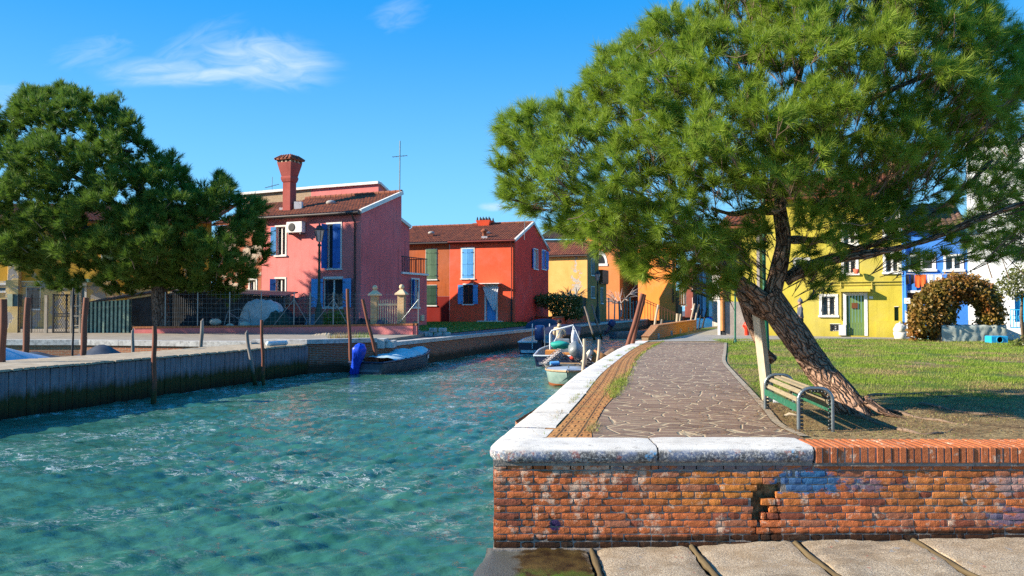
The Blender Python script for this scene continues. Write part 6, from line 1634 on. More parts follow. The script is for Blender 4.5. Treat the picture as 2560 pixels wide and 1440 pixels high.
# ---- parapet
PARB = brickmat('parapet_brick', (0.60, 0.22, 0.065), (0.44, 0.14, 0.045), (0.36, 0.26, 0.16))
pw = thing('parapet_wall', 'low orange brick parapet curving along the far end of the path', 'wall', (7, 35, ZQ))
PL = [Vector(q) for q in ((5.35, 30.2), (5.75, 31.2), (6.6, 33.6), (8.0, 37.6), (9.5, 41.8), (10.95, 45.6))]; PL = resample(smooth_line(PL, 4), .5)
dd = [0]; 
for i in range(1, len(PL)): dd.append(dd[-1]+(PL[i]-PL[i-1]).length)
mb = MB(); mc = MB()
def ph_(s): return .10+.40*min(1, s/2.2)
for i in range(len(PL)-1):
    a, b = PL[i], PL[i+1]; d = (b-a).normalized(); n_ = Vector((-d.y, d.x)); ha, hb = ph_(dd[i]), ph_(dd[i+1]); t_ = .26
    v = [(a.x, a.y, ZQ-.1), (b.x, b.y, ZQ-.1), (b.x, b.y, ZQ+hb), (a.x, a.y, ZQ+ha)]; w_ = [(q[0]+n_.x*t_, q[1]+n_.y*t_, q[2]) for q in v]
    uvs = [(dd[i], 0), (dd[i+1], 0), (dd[i+1], hb), (dd[i], ha)]*2
    mb.add(v+w_, [(0, 1, 2, 3), (5, 4, 7, 6), (4, 0, 3, 7), (1, 5, 6, 2)], uvs)
    e = .03; top = [(a.x-n_.x*e, a.y-n_.y*e, ZQ+ha), (b.x-n_.x*e, b.y-n_.y*e, ZQ+hb), (b.x+n_.x*(t_+e), b.y+n_.y*(t_+e), ZQ+hb), (a.x+n_.x*(t_+e), a.y+n_.y*(t_+e), ZQ+ha)]
    up = [(q[0], q[1], q[2]+.05) for q in top]; mc.add(top+up, [(0, 1, 5, 4), (2, 3, 7, 6), (4, 5, 6, 7), (3, 2, 1, 0)])
mb.build('brickwork', PARB, pw); mc.build('cap', PARB, pw)
for k in (6, 12, 18, 24, 28):
    if k < len(PL)-1: mb = MB(); q = PL[k]; mb.box(q.x-.06, q.y-.06, ZQ-.05, q.x+.06, q.y+.06, ZQ+.20); mb.build('drain_stone', STONEL, pw)

# ---- mooring poles
BRN2 = woodmat('painted_pole', (0.24, 0.085, 0.05), (0.14, 0.05, 0.03), (12, 12, 1.0), .6, algae=.18)
PALEP = woodmat('bleached_pole', (0.62, 0.52, 0.40), (0.36, 0.29, 0.21), (16, 16, 1.2), .85, algae=.2)
DRIFT = woodmat('driftwood_pole', (0.36, 0.32, 0.28), (0.13, 0.11, 0.10), (14, 14, 1.2), .9, algae=.28)
def pole(px1, py1, px0, D, w, mat, label, D1=None, zb=-.5, rough_top=False):
    t_ = at(px1, py1, D1 or D); b = at(px0, 900, D); b.z = zb
    # px0 is where the pole meets the water or its lowest visible point
    n = 10; pts = [b.lerp(t_, k/n)+Vector((.012*math.sin(k*1.3+px1), 0, 0)) for k in range(n+1)]
    mb = MB(); r = w/2; rr = [r*(1.08-.16*k/n)*(1+.05*math.sin(k*2.1+px1)) for k in range(n+1)]
    mb.tube(pts, rr, 12, disp=(lambda p, th, L: .18*r*noise.noise(p*4)) if rough_top else None)
    if rough_top: mb.tube([t_-(t_-b).normalized()*.02, t_+Vector((r*.5, 0, .08))], [r*.7, r*.25], 7)
    o = mb.build('mooring_pole', mat, loc=b); return tag(o, label, 'mooring pole', 'mooring poles standing in the water')
pole(10, 748, 2, 19.0, .17, BRN2, 'thick brown mooring pole at the far left beside the pale boat cover')
pole(70, 744, 60, 24.5, .19, BRN2, 'brown mooring pole leaning in front of the grey electric cabinet')
pole(215, 744, 203, 24.5, .18, BRN2, 'brown mooring pole standing in front of the ladder and green corrugated sheet')
pole(183, 720, 182, 25.0, .065, DARK, 'thin black pole in front of the metal gate', zb=0)
pole(386, 815, 386, 19.6, .125, BRN2, 'brown mooring pole standing alone in front of the pier boarding')
pole(616, 832, 646, 24.1, .12, DRIFT, 'grey split driftwood post leaning against the pier boarding', rough_top=True)
pole(654, 800, 661, 24.0, .105, BRN2, 'slim brown pole beside the leaning driftwood post and white fender')
pole(332, 826, 332, 27.0, .11, DRIFT, 'short grey stump post behind the pier left of the red garden wall end', rough_top=True)
pole(506, 802, 498, 28.0, .13, DRIFT, 'short knotty grey post behind the pier in front of the garden wall', rough_top=True)
pole(868, 722, 881, 28.5, .13, BRN2, 'tall brown pole left of the blue wrapped outboard motor')
pole(906, 748, 958, 29.2, .13, BRN2, 'brown pole leaning left over the stern of the boat with the blue wrapped motor')
pole(1462, 847, 1456, 20.6, .095, PALEP, 'pale squared mooring post nearest the small grey boat', zb=0)
pole(1499, 849, 1484, 24.0, .095, PALEP, 'pale mooring post beside the orange fish crate')
pole(1607, 734, 1535, 26.6, .155, BRN2, 'big brown leaning pole in front of its twin above the white coping')
pole(1611, 736, 1552, 27.2, .155, BRN2, 'second big brown leaning pole just behind its twin')
pole(1646, 762, 1617, 38, .12, PALEP, 'pale leaning pole between the big brown poles and the parapet')
pole(1655, 798, 1636, 43, .13, DRIFT, 'short grey post near the far wall beyond the parapet')
pole(1694, 784, 1684, 46, .17, PALEP, 'thick pale post of the close pair above the brick parapet')
pole(1702, 785, 1690, 47, .10, PALEP, 'thin pale post of the close pair above the brick parapet')
pole(1736, 759, 1712, 52, .12, PALEP, 'pale leaning pole in front of the far blue pilasters')
pole(1747, 761, 1722, 54, .12, PALEP, 'right one of the two pale leaning poles beyond the parapet')
pole(1755, 772, 1738, 57, .10, DARK, 'thin dark leaning pole right of the pale leaning pair')
pole(1768, 770, 1744, 57, .12, DARK, 'dark leaning pole in front of the white covered far boat')
pole(1462, 766, 1487, 57, .16, DRIFT, 'dark pole leaning left over the small blue boat by the far wall', zb=0)
pole(1479, 761, 1510, 59, .14, DRIFT, 'second dark leaning pole behind the raised blue outboard')

# ---- fender on the pier
mb = MB(); a = at(672, 863, 26.3); b = at(712, 855, 27.0); a.z = b.z = 1.20; mb.tube([a, b], .09, 14); fo = thing('fender_roll', 'grey white cylindrical fender lying on the end of the pier', 'fender', a); mb.build('tube', plain('fender_grey', (0.50, 0.50, 0.52), .5, .1), fo)
for q, w_ in ((a, -1), (b, 1)): mb = MB(); d = (b-a).normalized()*w_; mb.ball(q+d*.02, .095, 12); mb.build('end_cap', plain('fender_cap', (0.55, 0.62, 0.62), .5, .1), fo)

# ================================================================ BOATS
def hull(mb, L, B, H, bowH, deep=.25, tum=.86, full=2.4, n=16, m_out=0, m_in=1, t_=.04, sternB=.88, floor=.08):
    """x forward (stern 0), y left, z up from the waterline"""
    O = []; I = []
    for i in range(n+1):
        s = i/n; b = B/2*(sternB+(1-sternB)*min(1, s*2.2))*(1-max(0, (s-.35)/.65)**full); b = max(b, .015)
        h = H+(bowH-H)*s**1.8; x = L*s; kz = -deep+(deep+h*.55)*max(0, (s-.72)/.28)**2.2
        ch = kz+.16*(1-s*.3); bb = b*tum
        O.append([(x+.10*s, b, h), (x, bb, min(ch, h-.05)), (x, 0, kz), (x, -bb, min(ch, h-.05)), (x+.10*s, -b, h)])
        bi = max(b-t_, .005); I.append([(x-.02*s, bi, h), (x-.04, bi*.86, max(floor, kz+.06)), (x-.04, 0, max(floor, kz+.05)), (x-.04, -bi*.86, max(floor, kz+.06)), (x-.02*s, -bi, h)])
    def skin(S, flip, m_):
        vs = [p for r in S for p in r]; fs = []
        for i in range(n):
            for k in range(4):
                f = (i*5+k, (i+1)*5+k, (i+1)*5+k+1, i*5+k+1); fs.append(f[::-1] if flip else f)
        mb.m = m_; mb.smooth = True; mb.add(vs, fs); mb.smooth = False
    skin(O, False, m_out); skin(I, True, m_in)
    mb.m = m_out; mb.add(O[0], [(0, 1, 2, 3, 4)]); mb.m = m_in; mb.add([(x+.03, y, z) for x, y, z in I[0]], [(4, 3, 2, 1, 0)])
    return O, I
def boatM(x, y, ang, z=0.0): return Matrix.Translation((x, y, z)) @ Matrix.Rotation(ang, 4, 'Z')
def gunwale(mb, O, r=.03):
    for s in (0, 4): mb.tube([Vector(q[s])+Vector((0, 0, .01)) for q in O], r, 6)
    mb.tube([Vector(O[0][0]), Vector(O[0][4])], r, 6)
def cloth(mb, M_, pts_fn, nu=26, nv=16):
    vs = [pts_fn(i/nu, j/nv) for j in range(nv+1) for i in range(nu+1)]
    mb.smooth = True; mb.add(vs, [(j*(nu+1)+i, j*(nu+1)+i+1, (j+1)*(nu+1)+i+1, (j+1)*(nu+1)+i) for j in range(nv) for i in range(nu)]); mb.smooth = False
def outboard(par, M_, tilt, cowl, leg, s=1.0, name='outboard_motor', tank=None):
    """origin at transom clamp; x forward; motor behind (negative x), tilted up by 'tilt'"""
    MM = M_ @ Matrix.Rotation(tilt, 4, 'Y') @ Matrix.Diagonal((s, s, s, 1))
    mb = MB(MM)
    prof = [(.15, .03), (.19, .06), (.205, .20), (.20, .44), (.175, .52), (.05, .55)]; vs = []
    for (r, z) in prof:
        for k in range(16):
            a = 2*math.pi*k/16; ca, sa = math.cos(a), math.sin(a); f = 1/(abs(ca)**6+abs(sa)**6)**(1/6)
            vs.append((-.20+ca*f*r*1.25, sa*f*r*.85, z))
    n = 16; mb.smooth = True; mb.add(vs, [(i*n+k, i*n+(k+1) % n, (i+1)*n+(k+1) % n, (i+1)*n+k) for i in range(len(prof)-1) for k in range(n)]); mb.smooth = False; mb.add(vs[-n:], [tuple(range(n))])
    m0 = mb.build(name, cowl, par)
    mb = MB(MM); mb.box(-.27, -.07, -.55, -.12, .07, .08, bev=.03); mb.box(-.42, -.10, -.58, -.06, .10, -.55); mb.box(-.26, -.025, -.85, -.14, .025, -.56)
    mb.tube([(-.36, 0, -.70), (-.06, 0, -.70)], [.05, .035], 8); mb.build('leg', leg, m0)
    mb = MB(MM)
    for k in range(3): a = k*2.094; mb.bar((-.37, 0, -.70), (-.37, .13*math.cos(a), -.70+.13*math.sin(a)), .02, .07, up=(1, .4, 0))
    mb.build('propeller', STEEL, m0)
    mb = MB(MM); mb.box(-.10, -.10, -.20, .06, .10, .02, bev=.02); mb.tube([(.0, 0, .02), (.30, .05, .14), (.5, .06, .15)], .022, 6); mb.build('bracket', DARK, m0)
    return m0
NAVY = plain('navy_hull', (0.020, 0.028, 0.065), .35, .3, 4, .1, dirt=(.12, .12, .13), dirt_amt=.1)
GREYH = plain('charcoal_hull', (0.085, 0.10, 0.125), .4, .3, 4, .1, dirt=(.2, .2, .2), dirt_amt=.1)
INN = plain('boat_inside', (0.16, 0.19, 0.22), .6, .3, 5)
WHT = plain('boat_white', (0.62, 0.66, 0.68), .45, .12, 5, dirt=(.3, .3, .28), dirt_amt=.2)
def clothmat(name, col, rough=.75): return plain(name, col, rough, .22, 5, .4, 18)
CBL = clothmat('pale_blue_cover', (0.36, 0.50, 0.56)); BTP = plain('blue_tarpaulin', (0.012, 0.06, 0.55), .35, .35, 9, .6, 22); GTP = clothmat('grey_tarpaulin', (0.42, 0.45, 0.45))
# boat with wrapped outboard
M1 = boatM(-5.35, 28.15, math.atan2(5.0, 1.85)); b1 = thing('motorboat', 'dark grey motorboat under a pale blue cloth with its motor wrapped in bright blue', 'boat', (-4.6, 30, 0), 'boats moored along the canal')
mb = MB(M1); O, I = hull(mb, 5.1, 1.55, .42, .62, sternB=.92); mb.build('hull', [GREYH, INN], b1)
mb = MB(M1); gunwale(mb, O, .04); mb.build('gunwale', NAVY, b1)
def c1f(u, v):
    x = .9+3.9*u; s = x/5.1; hb = 1.55/2*(1-max(0, (s-.35)/.65)**2.4)*.98; y = (v-.5)*2*hb; h = .44+.20*s**1.8
    ridge_ = .26*math.exp(-((u-.48)/.16)**2)+.20*math.exp(-((u-.85)/.14)**2)+.15*math.exp(-((u-.15)/.2)**2)
    return (x, y, h+.03+ridge_*(1-(2*v-1)**2)**.7+.03*noise.noise(Vector((x*4, y*4, 1)))+.012*math.sin(x*19+y*7))
mb = MB(M1); cloth(mb, None, c1f, 40, 18); mb.build('cover', CBL, b1)
mb = MB(M1 @ Matrix.Translation((-.25, .22, .48)) @ Matrix.Rotation(R(22), 4, 'X') @ Matrix.Rotation(R(-14), 4, 'Y')); vs = []
pr = [(.03, -.62), (.13, -.58), (.17, -.45), (.17, -.25), (.18, -.05), (.21, .15), (.25, .38), (.25, .55), (.18, .66), (.04, .70)]
for i, (r, z) in enumerate(pr):
    for k in range(20):
        a = 2*math.pi*k/20; rr_ = r*(1+.13*math.sin(a*5+i*1.1)+.10*noise.noise(Vector((math.cos(a)*2, math.sin(a)*2, z*5)))); vs.append((rr_*math.cos(a)*1.1, rr_*math.sin(a)*.85, z))
mb.smooth = True; mb.add(vs, [(i*20+k, i*20+(k+1) % 20, (i+1)*20+(k+1) % 20, (i+1)*20+k) for i in range(len(pr)-1) for k in range(20)]); mb.build('motor_cover', BTP, b1)
mb = MB(M1); s_ = .93; pa_, pb_ = Vector(O[12][4]), Vector(O[13][4]); off_ = Vector((.02, -.03, 0)); mb.add([pa_+off_+Vector((0, .01, -.20)), pb_+off_+Vector((0, .01, -.20)), pb_+off_+Vector((0, 0, -.06)), pa_+off_+Vector((0, 0, -.06))], [(0, 1, 2, 3)]); mb.build('registration_plate', WHT, b1)

# small grey-green boat with tilted motor, bow towards us
M2 = boatM(2.35, 28.2, math.atan2(-5.2, -.72)); b2_ = thing('small_boat', 'small round bowed grey boat with a pale green hull and orange waterline by the coping', 'boat', (1.9, 25, 0), 'boats moored along the canal')
mb = MB(M2); O, I = hull(mb, 4.9, 1.62, .38, .50, full=5.5, sternB=.95)
HG = None
def hullgreen():
    m, t = newmat('pale_green_hull'); p = t.pos(); z = t.sep(p)[2]
    c = t.mix(t.rng(t.noise(p, 4, 4), .3, .7), (0.20, 0.29, 0.27), (0.30, 0.40, 0.37)); f = t.math('LESS_THAN', z, .08); c = t.mix(f, c, (0.38, 0.11, 0.04))
    t.out(c, .45, spec=.4); return m
HG = hullgreen(); mb.build('hull', [HG, INN], b2_)
mb = MB(M2); n = 16; vs = []
for i in range(9, n+1):
    l, r = O[i][0], O[i][4]
    for k in range(7): f = k/6; vs.append((l[0], l[1]+(r[1]-l[1])*f, l[2]+.03+.05*math.sin(math.pi*f)))
mb.smooth = True; mb.add(vs, [(i*7+k+1, i*7+k, (i+1)*7+k, (i+1)*7+k+1) for i in range(n-9) for k in range(6)]); mb.smooth = False; mb.build('foredeck', plain('deck_grey', (0.33, 0.37, 0.42), .5, .15, 4), b2_)
mb = MB(M2); gunwale(mb, O, .035); mb.build('rubbing_strake', plain('worn_strake', (0.40, 0.27, 0.16), .7, .3, 12), b2_)
mb = MB(M2); mb.tube([(4.3, 0, .55), (4.3, 0, .64)], .02, 8); mb.tube([(4.3, -.06, .64), (4.3, .06, .64)], .016, 8); mb.build('cleat', STEEL, b2_)
mb = MB(M2); mb.bar((2.2, .5, .50), (4.0, .25, .60), .10, .03); mb.build('oar', DRIFT, b2_)
mb = MB(M2); mb.box(2.6, .35, .42, 2.75, .50, .90); mb.build('post', DRIFT, b2_)
mb = MB(M2)
for x in (.9, 2.0): mb.box(x, -.7, .26, x+.28, .7, .31)
mb.build('thwart', INN, b2_)
COWL = plain('grey_cowling', (0.20, 0.22, 0.22), .35, .15, 5); COWLB = plain('blue_cowling', (0.015, 0.045, 0.15), .35, .2, 5)
outboard(b2_, M2 @ Matrix.Translation((.15, .25, .52)) @ Matrix.Rotation(R(-20), 4, 'Z') @ Matrix.Rotation(R(35), 4, 'X'), R(38), COWL, DARK, 1.15)
mb = MB(M2)
for k in range(9):
    rr_ = random.Random(k); a = Vector((1.0+rr_.uniform(-.5, .9), rr_.uniform(-.6, .5), .45)); pts = [a+Vector((.22*math.cos(q), .20*math.sin(q), .06*k*.6+.03*math.sin(q*3))) for q in np.linspace(0, 5.8, 14)]; mb.tube(pts, .022, 5)
mb.build('rope_coils', DARK, b2_)
# crate, net trap, sack on the boat: things that rest on it
mb = MB(boatM(1.58, 27.6, R(15), .46) @ Matrix.Diagonal((.72, .72, .72, 1)) @ Matrix.Rotation(R(-38), 4, 'Y')); 
for k in range(9):
    mb.bar((-.55+.137*k, -.30, 0), (-.55+.137*k, -.30, .42), .022); mb.bar((-.55+.137*k, .30, 0), (-.55+.137*k, .30, .42), .022); mb.bar((-.55+.137*k, -.30, .42), (-.55+.137*k, .30, .42), .022)
for k in range(4): mb.bar((-.55, -.30, .14*k), (.55, -.30, .14*k), .022); mb.bar((-.55, .30, .14*k), (.55, .30, .14*k), .022)
mb.box(-.5, -.26, .02, .5, .26, .36); NETM = plain('net_trap', (0.34, 0.31, 0.30), .9, .7, 25, .9, 60)
o = mb.build('fish_trap', NETM, loc=(1.78, 27.6, .6)); tag(o, 'grey meshed fish trap tipped up beside the tilted grey motor', 'fish trap')
mb = MB(); mb.ball((1.80, 29.3, 1.02), .30, 12, (1.2, .8, .5), .5); o = mb.build('sack', plain('teal_sack', (0.02, 0.32, 0.26), .6, .2), loc=(1.8, 29.3, .9)); tag(o, 'crumpled teal sack on top of the fishing gear', 'sack')
mb = MB(); mb.ball((2.25, 28.35, .60), .13, 10, (1, 1, .7), .4); o = mb.build('rag', plain('red_rag', (0.55, 0.05, 0.03), .8), loc=(2.25, 28.35, .5)); tag(o, 'small red bundle below the tilted grey motor', 'bundle')
mb = MB(); mb.tube([(1.35, 27.2, .45), (1.65, 27.25, .47)], .08, 12); mb.tube([(1.65, 27.25, .47), (1.70, 27.25, .47)], [.05, .03], 10); o = mb.build('canister', LBLUE, loc=(1.5, 27.2, .4)); tag(o, 'light blue canister lying among ropes behind the round grey bow', 'canister')

# workboat with pipe frame, man standing in it
M3 = boatM(1.75, 31.6, math.atan2(6.0, .8)); b3 = thing('workboat', 'cluttered workboat with a bent pipe frame and a navy canopy, man standing in it', 'boat', (2.1, 34.5, 0), 'boats moored along the canal')
mb = MB(M3); O, I = hull(mb, 6.4, 1.9, .45, .7, sternB=.9); mb.build('hull', [NAVY, INN], b3)
mb = MB(M3); gunwale(mb, O, .04); mb.build('gunwale', WHT, b3)
mb = MB(M3)
f = lambda x: [Vector((x, .35, .35)), Vector((x, .35, 1.30)), Vector((x, .28, 1.42)), Vector((x+.2, -.65, 1.66))]
mb.tube(f(2.0), .035, 8); mb.tube([(2.0, -.65, .35), (2.2, -.65, 1.66)], .03, 8); mb.tube([(2.0, .30, .70), (2.1, -.1, 1.45)], .025, 6); mb.tube([(2.2, -.65, 1.66), (1.0, -1.25, .5), (.4, -1.6, .1)], .012, 5)
mb.build('pipe_frame', WHT, b3)
NAVC = clothmat('navy_canvas', (0.012, 0.018, 0.05))
def can(u, v):
    x = 4.4+1.7*u; y = (v-.5)*1.7; return (x, y+.0, 1.05+.55*math.sin(min(1, .15+u*1.2)*math.pi/2)*(1-.28*(2*v-1)**2)+.02*math.sin(u*20+v*9))
mb = MB(M3); cloth(mb, None, can, 20, 14); mb.build('canopy', NAVC, b3)
for (x, y) in ((4.4, .8), (4.4, -.8), (6.0, .6), (6.0, -.6)): mb = MB(M3); mb.tube([(x, y, .45), (x, y, 1.35)], .022, 6); mb.build('canopy_post', STEEL, b3)
mb = MB(M3); mb.box(2.4, -.45, .3, 2.9, .15, 1.05, bev=.03); mb.build('console', INN, b3)
mb = MB(M3); mb.box(1.2, -.1, .2, 1.7, .5, .62, bev=.03); mb.box(.5, -.6, .2, 1.0, -.1, .55, bev=.03); mb.build('gear_box', plain('orange_box', (.55, .22, .05)), b3)
mb = MB(M3 @ Matrix.Translation((2.1, -.70, 0)));
def bag(u, v): a = u*2*math.pi; r = (.13+.10*math.sin(v*math.pi)*(1+.3*math.sin(a*3))); return (r*math.cos(a), r*math.sin(a)*.7, 1.45-.75*v)
cloth(mb, None, bag, 16, 10); o = mb.build('hanging_bag', CURT, loc=M3 @ Vector((2.1, -.7, 1.1))); tag(o, 'white bag hanging from the pipe frame of the workboat', 'bag')
# orange crate and dip net by the pale posts
cr = thing('fish_crate', 'orange brown fish basket with a cream lid between the pale posts', 'crate', (3.05, 26.5, .4))
mb = MB(Matrix.Translation((3.0, 27.0, .45)) @ Matrix.Rotation(R(25), 4, 'Y')); mb.lathe([(.26, 0), (.32, .42), (.30, .42), (.24, .03)], n=16); mb.build('basket', woodmat('basket_weave', (.50, .26, .10), (.25, .11, .04), (20, 20, 30)), cr)
mb = MB(Matrix.Translation((2.68, 26.9, .62)) @ Matrix.Rotation(R(-55), 4, 'Y')); mb.lathe([(.02, 0), (.28, .04), (.32, .16), (.30, .17)], n=16); mb.build('lid', plain('cream_plastic', (.60, .52, .38), .5), cr)
mb = MB(boatM(3.55, 29.0, R(70))); hull(mb, 2.6, 1.1, .50, .6, sternB=.9); b6 = thing('skiff', 'brown skiff heaped with nets below the big brown leaning poles', 'boat', (3.4, 29.5, 0), 'boats moored along the canal'); mb.build('hull', [BROWN, INN], b6)
mb = MB(boatM(3.55, 29.0, R(70))); cloth(mb, None, lambda u, v: (.2+2.0*u, (v-.5)*.8, .5+.35*math.sin(u*math.pi)*math.sin(v*math.pi)+.05*noise.noise(Vector((u*9, v*9, 0)))), 20, 10); mb.build('net_heap', plain('brown_net', (.20, .12, .07), .9, .5, 12, .8, 40), b6)

# navy boat with blue outboard
M4 = boatM(1.15, 40.0, math.atan2(5, .9)); b4 = thing('motorboat', 'navy motorboat with an upright blue outboard and white-tipped stern poles', 'boat', (1.5, 42, 0), 'boats moored along the canal')
mb = MB(M4); O, I = hull(mb, 5.2, 1.9, .62, .85); mb.build('hull', [NAVY, WHT], b4)
mb = MB(M4); gunwale(mb, O, .045); mb.build('gunwale', WHT, b4)
outboard(b4, M4 @ Matrix.Translation((-.05, -.35, .75)), R(-4), COWLB, NAVY, 1.45)
mb = MB(M4)
for y in (.05, -.85): mb.tube([(-.25, y, .3), (-.25, y, 1.60)], .03, 6)
mb.build('stern_pole', WHT, b4)
def can2(u, v): x = 2.2+2.0*u; y = (v-.5)*1.7; return (x, y, 1.2+.6*math.sin(min(1, .1+u*1.1)*math.pi/2)*(1-.3*(2*v-1)**2))
mb = MB(M4); cloth(mb, None, can2, 16, 12); mb.build('canopy', NAVC, b4)
# small boat by far wall
M5 = boatM(7.9, 60.2, math.atan2(4, 1.2)); b5 = thing('small_boat', 'small pale blue boat with a tilted dark motor against the far brick wall', 'boat', (8, 62, 0), 'boats moored along the canal')
mb = MB(M5 @ Matrix.Rotation(R(-50), 4, 'Z')); O, I = hull(mb, 3.6, 1.4, .50, .60, full=5); mb.build('hull', [plain('slate_hull', (.14, .19, .22), .5), INN], b5)
outboard(b5, M5 @ Matrix.Rotation(R(-50), 4, 'Z') @ Matrix.Translation((-.1, 0, .85)), R(35), COWLB, NAVY, 1.0)
# far covered boats at the bend
for i, (px, D, mat, lab) in enumerate(((1758, 62, clothmat('white_cover', (.70, .68, .62)), 'white covered boat at the bend beyond the parapet'), (1785, 66, clothmat('royal_cover', (.03, .08, .40)), 'blue covered boat behind the white covered one at the bend'))):
    c = at(px, 815, D); Mx = boatM(c.x-1.6, c.y, R(12)); bb = thing('covered_boat', lab, 'boat', (c.x, c.y, 0), 'boats moored along the canal')
    mb = MB(Mx); O, I = hull(mb, 4.6, 1.9, .7, .9); mb.build('hull', [GREYH, INN], bb)
    mb = MB(Mx); cloth(mb, None, lambda u, v: (.2+4.0*u, (v-.5)*1.8*(1-u**3), .8+.75*math.sin(v*math.pi)**.6*math.sin(min(1, u+.15)*math.pi)**.5+.05*math.sin(u*30)), 24, 10); mb.build('cover', mat, bb)
cb_ = thing('canal_shelter', 'dark awning frame with hanging white cloths at the bend of the canal', 'shelter', at(1778, 812, 90)); s_ = at(1778, 740, 90)
mb = MB(); x, y, z = s_
mb.add([(x-1.7, y, z+.5), (x+1.6, y, z-.8), (x+1.6, y+3, z-.7), (x-1.7, y+3, z+.6), (x-1.7, y, z+.65), (x+1.6, y, z-.65), (x+1.6, y+3, z-.55), (x-1.7, y+3, z+.75)], [(0, 1, 5, 4), (4, 5, 6, 7), (3, 2, 1, 0), (3, 0, 4, 7)]); mb.build('awning', NAVC, cb_)
mb = MB(); [mb.tube([(x+d, y, z-.2), (x+d+.2, y, 0)], .08, 6) for d in (-1.5, -.2, 1.2)]; mb.build('frame', DARK, cb_)
mb = MB(); [mb.box(x+d, y-.1, z-2.4, x+d+.5, y, z-.5) for d in (-.3, .6)]; mb.build('cloth', CURT, cb_)
# pale covered boat left edge behind the pier
bl = thing('covered_boat', 'boat under a stretched pale blue grey cover at the left edge behind the pier', 'boat', (-14.2, 20.5, 0), 'boats moored along the canal')
Ml = boatM(-15.9, 21.5, math.atan2(1.6, 3.0)); mb = MB(Ml); O, I = hull(mb, 4.2, 1.9, .5, .5, full=4); mb.build('hull', [WHT, INN], bl)
mb = MB(Ml); cloth(mb, None, lambda u, v: (.1+4.1*u, (v-.5)*1.95*(1-u**3.5*.9), .55+(1.15*(1-u)**1.1)*(1-abs(2*v-1)**1.6)+.02*noise.noise(Vector((u*8, v*8, 2)))), 24, 16); mb.build('cover', plain('blue_grey_cover', (.34, .42, .52), .6, .15, 4, .3, 15), bl)
mb = MB(Ml); mb.tube([(.6, .9, .5), (.6, .75, 1.4), (.6, 0, 1.72), (.6, -.75, 1.4), (.6, -.9, .5)], .03, 6); mb.build('cover_hoop', DARK, bl)
bm = thing('covered_boat', 'low boat under a dark pointed tarpaulin in the basin behind the pier', 'boat', (-14.2, 27, 0), 'boats moored along the canal')
Mm = boatM(-17.4, 26.6, R(8)); mb = MB(Mm); O, I = hull(mb, 5.0, 1.7, .5, .6); mb.build('hull', [NAVY, INN], bm)
mb = MB(Mm); cloth(mb, None, lambda u, v: (.3+4.4*u, (v-.5)*1.6*(1-u**3), .62+.42*(math.exp(-((u-.62)/.13)**2)+.45*math.exp(-((u-.12)/.12)**2)+.25)*(1-abs(2*v-1))), 30, 12); mb.build('cover', plain('slate_tarp', (.06, .07, .09), .5, .3, 4), bm)

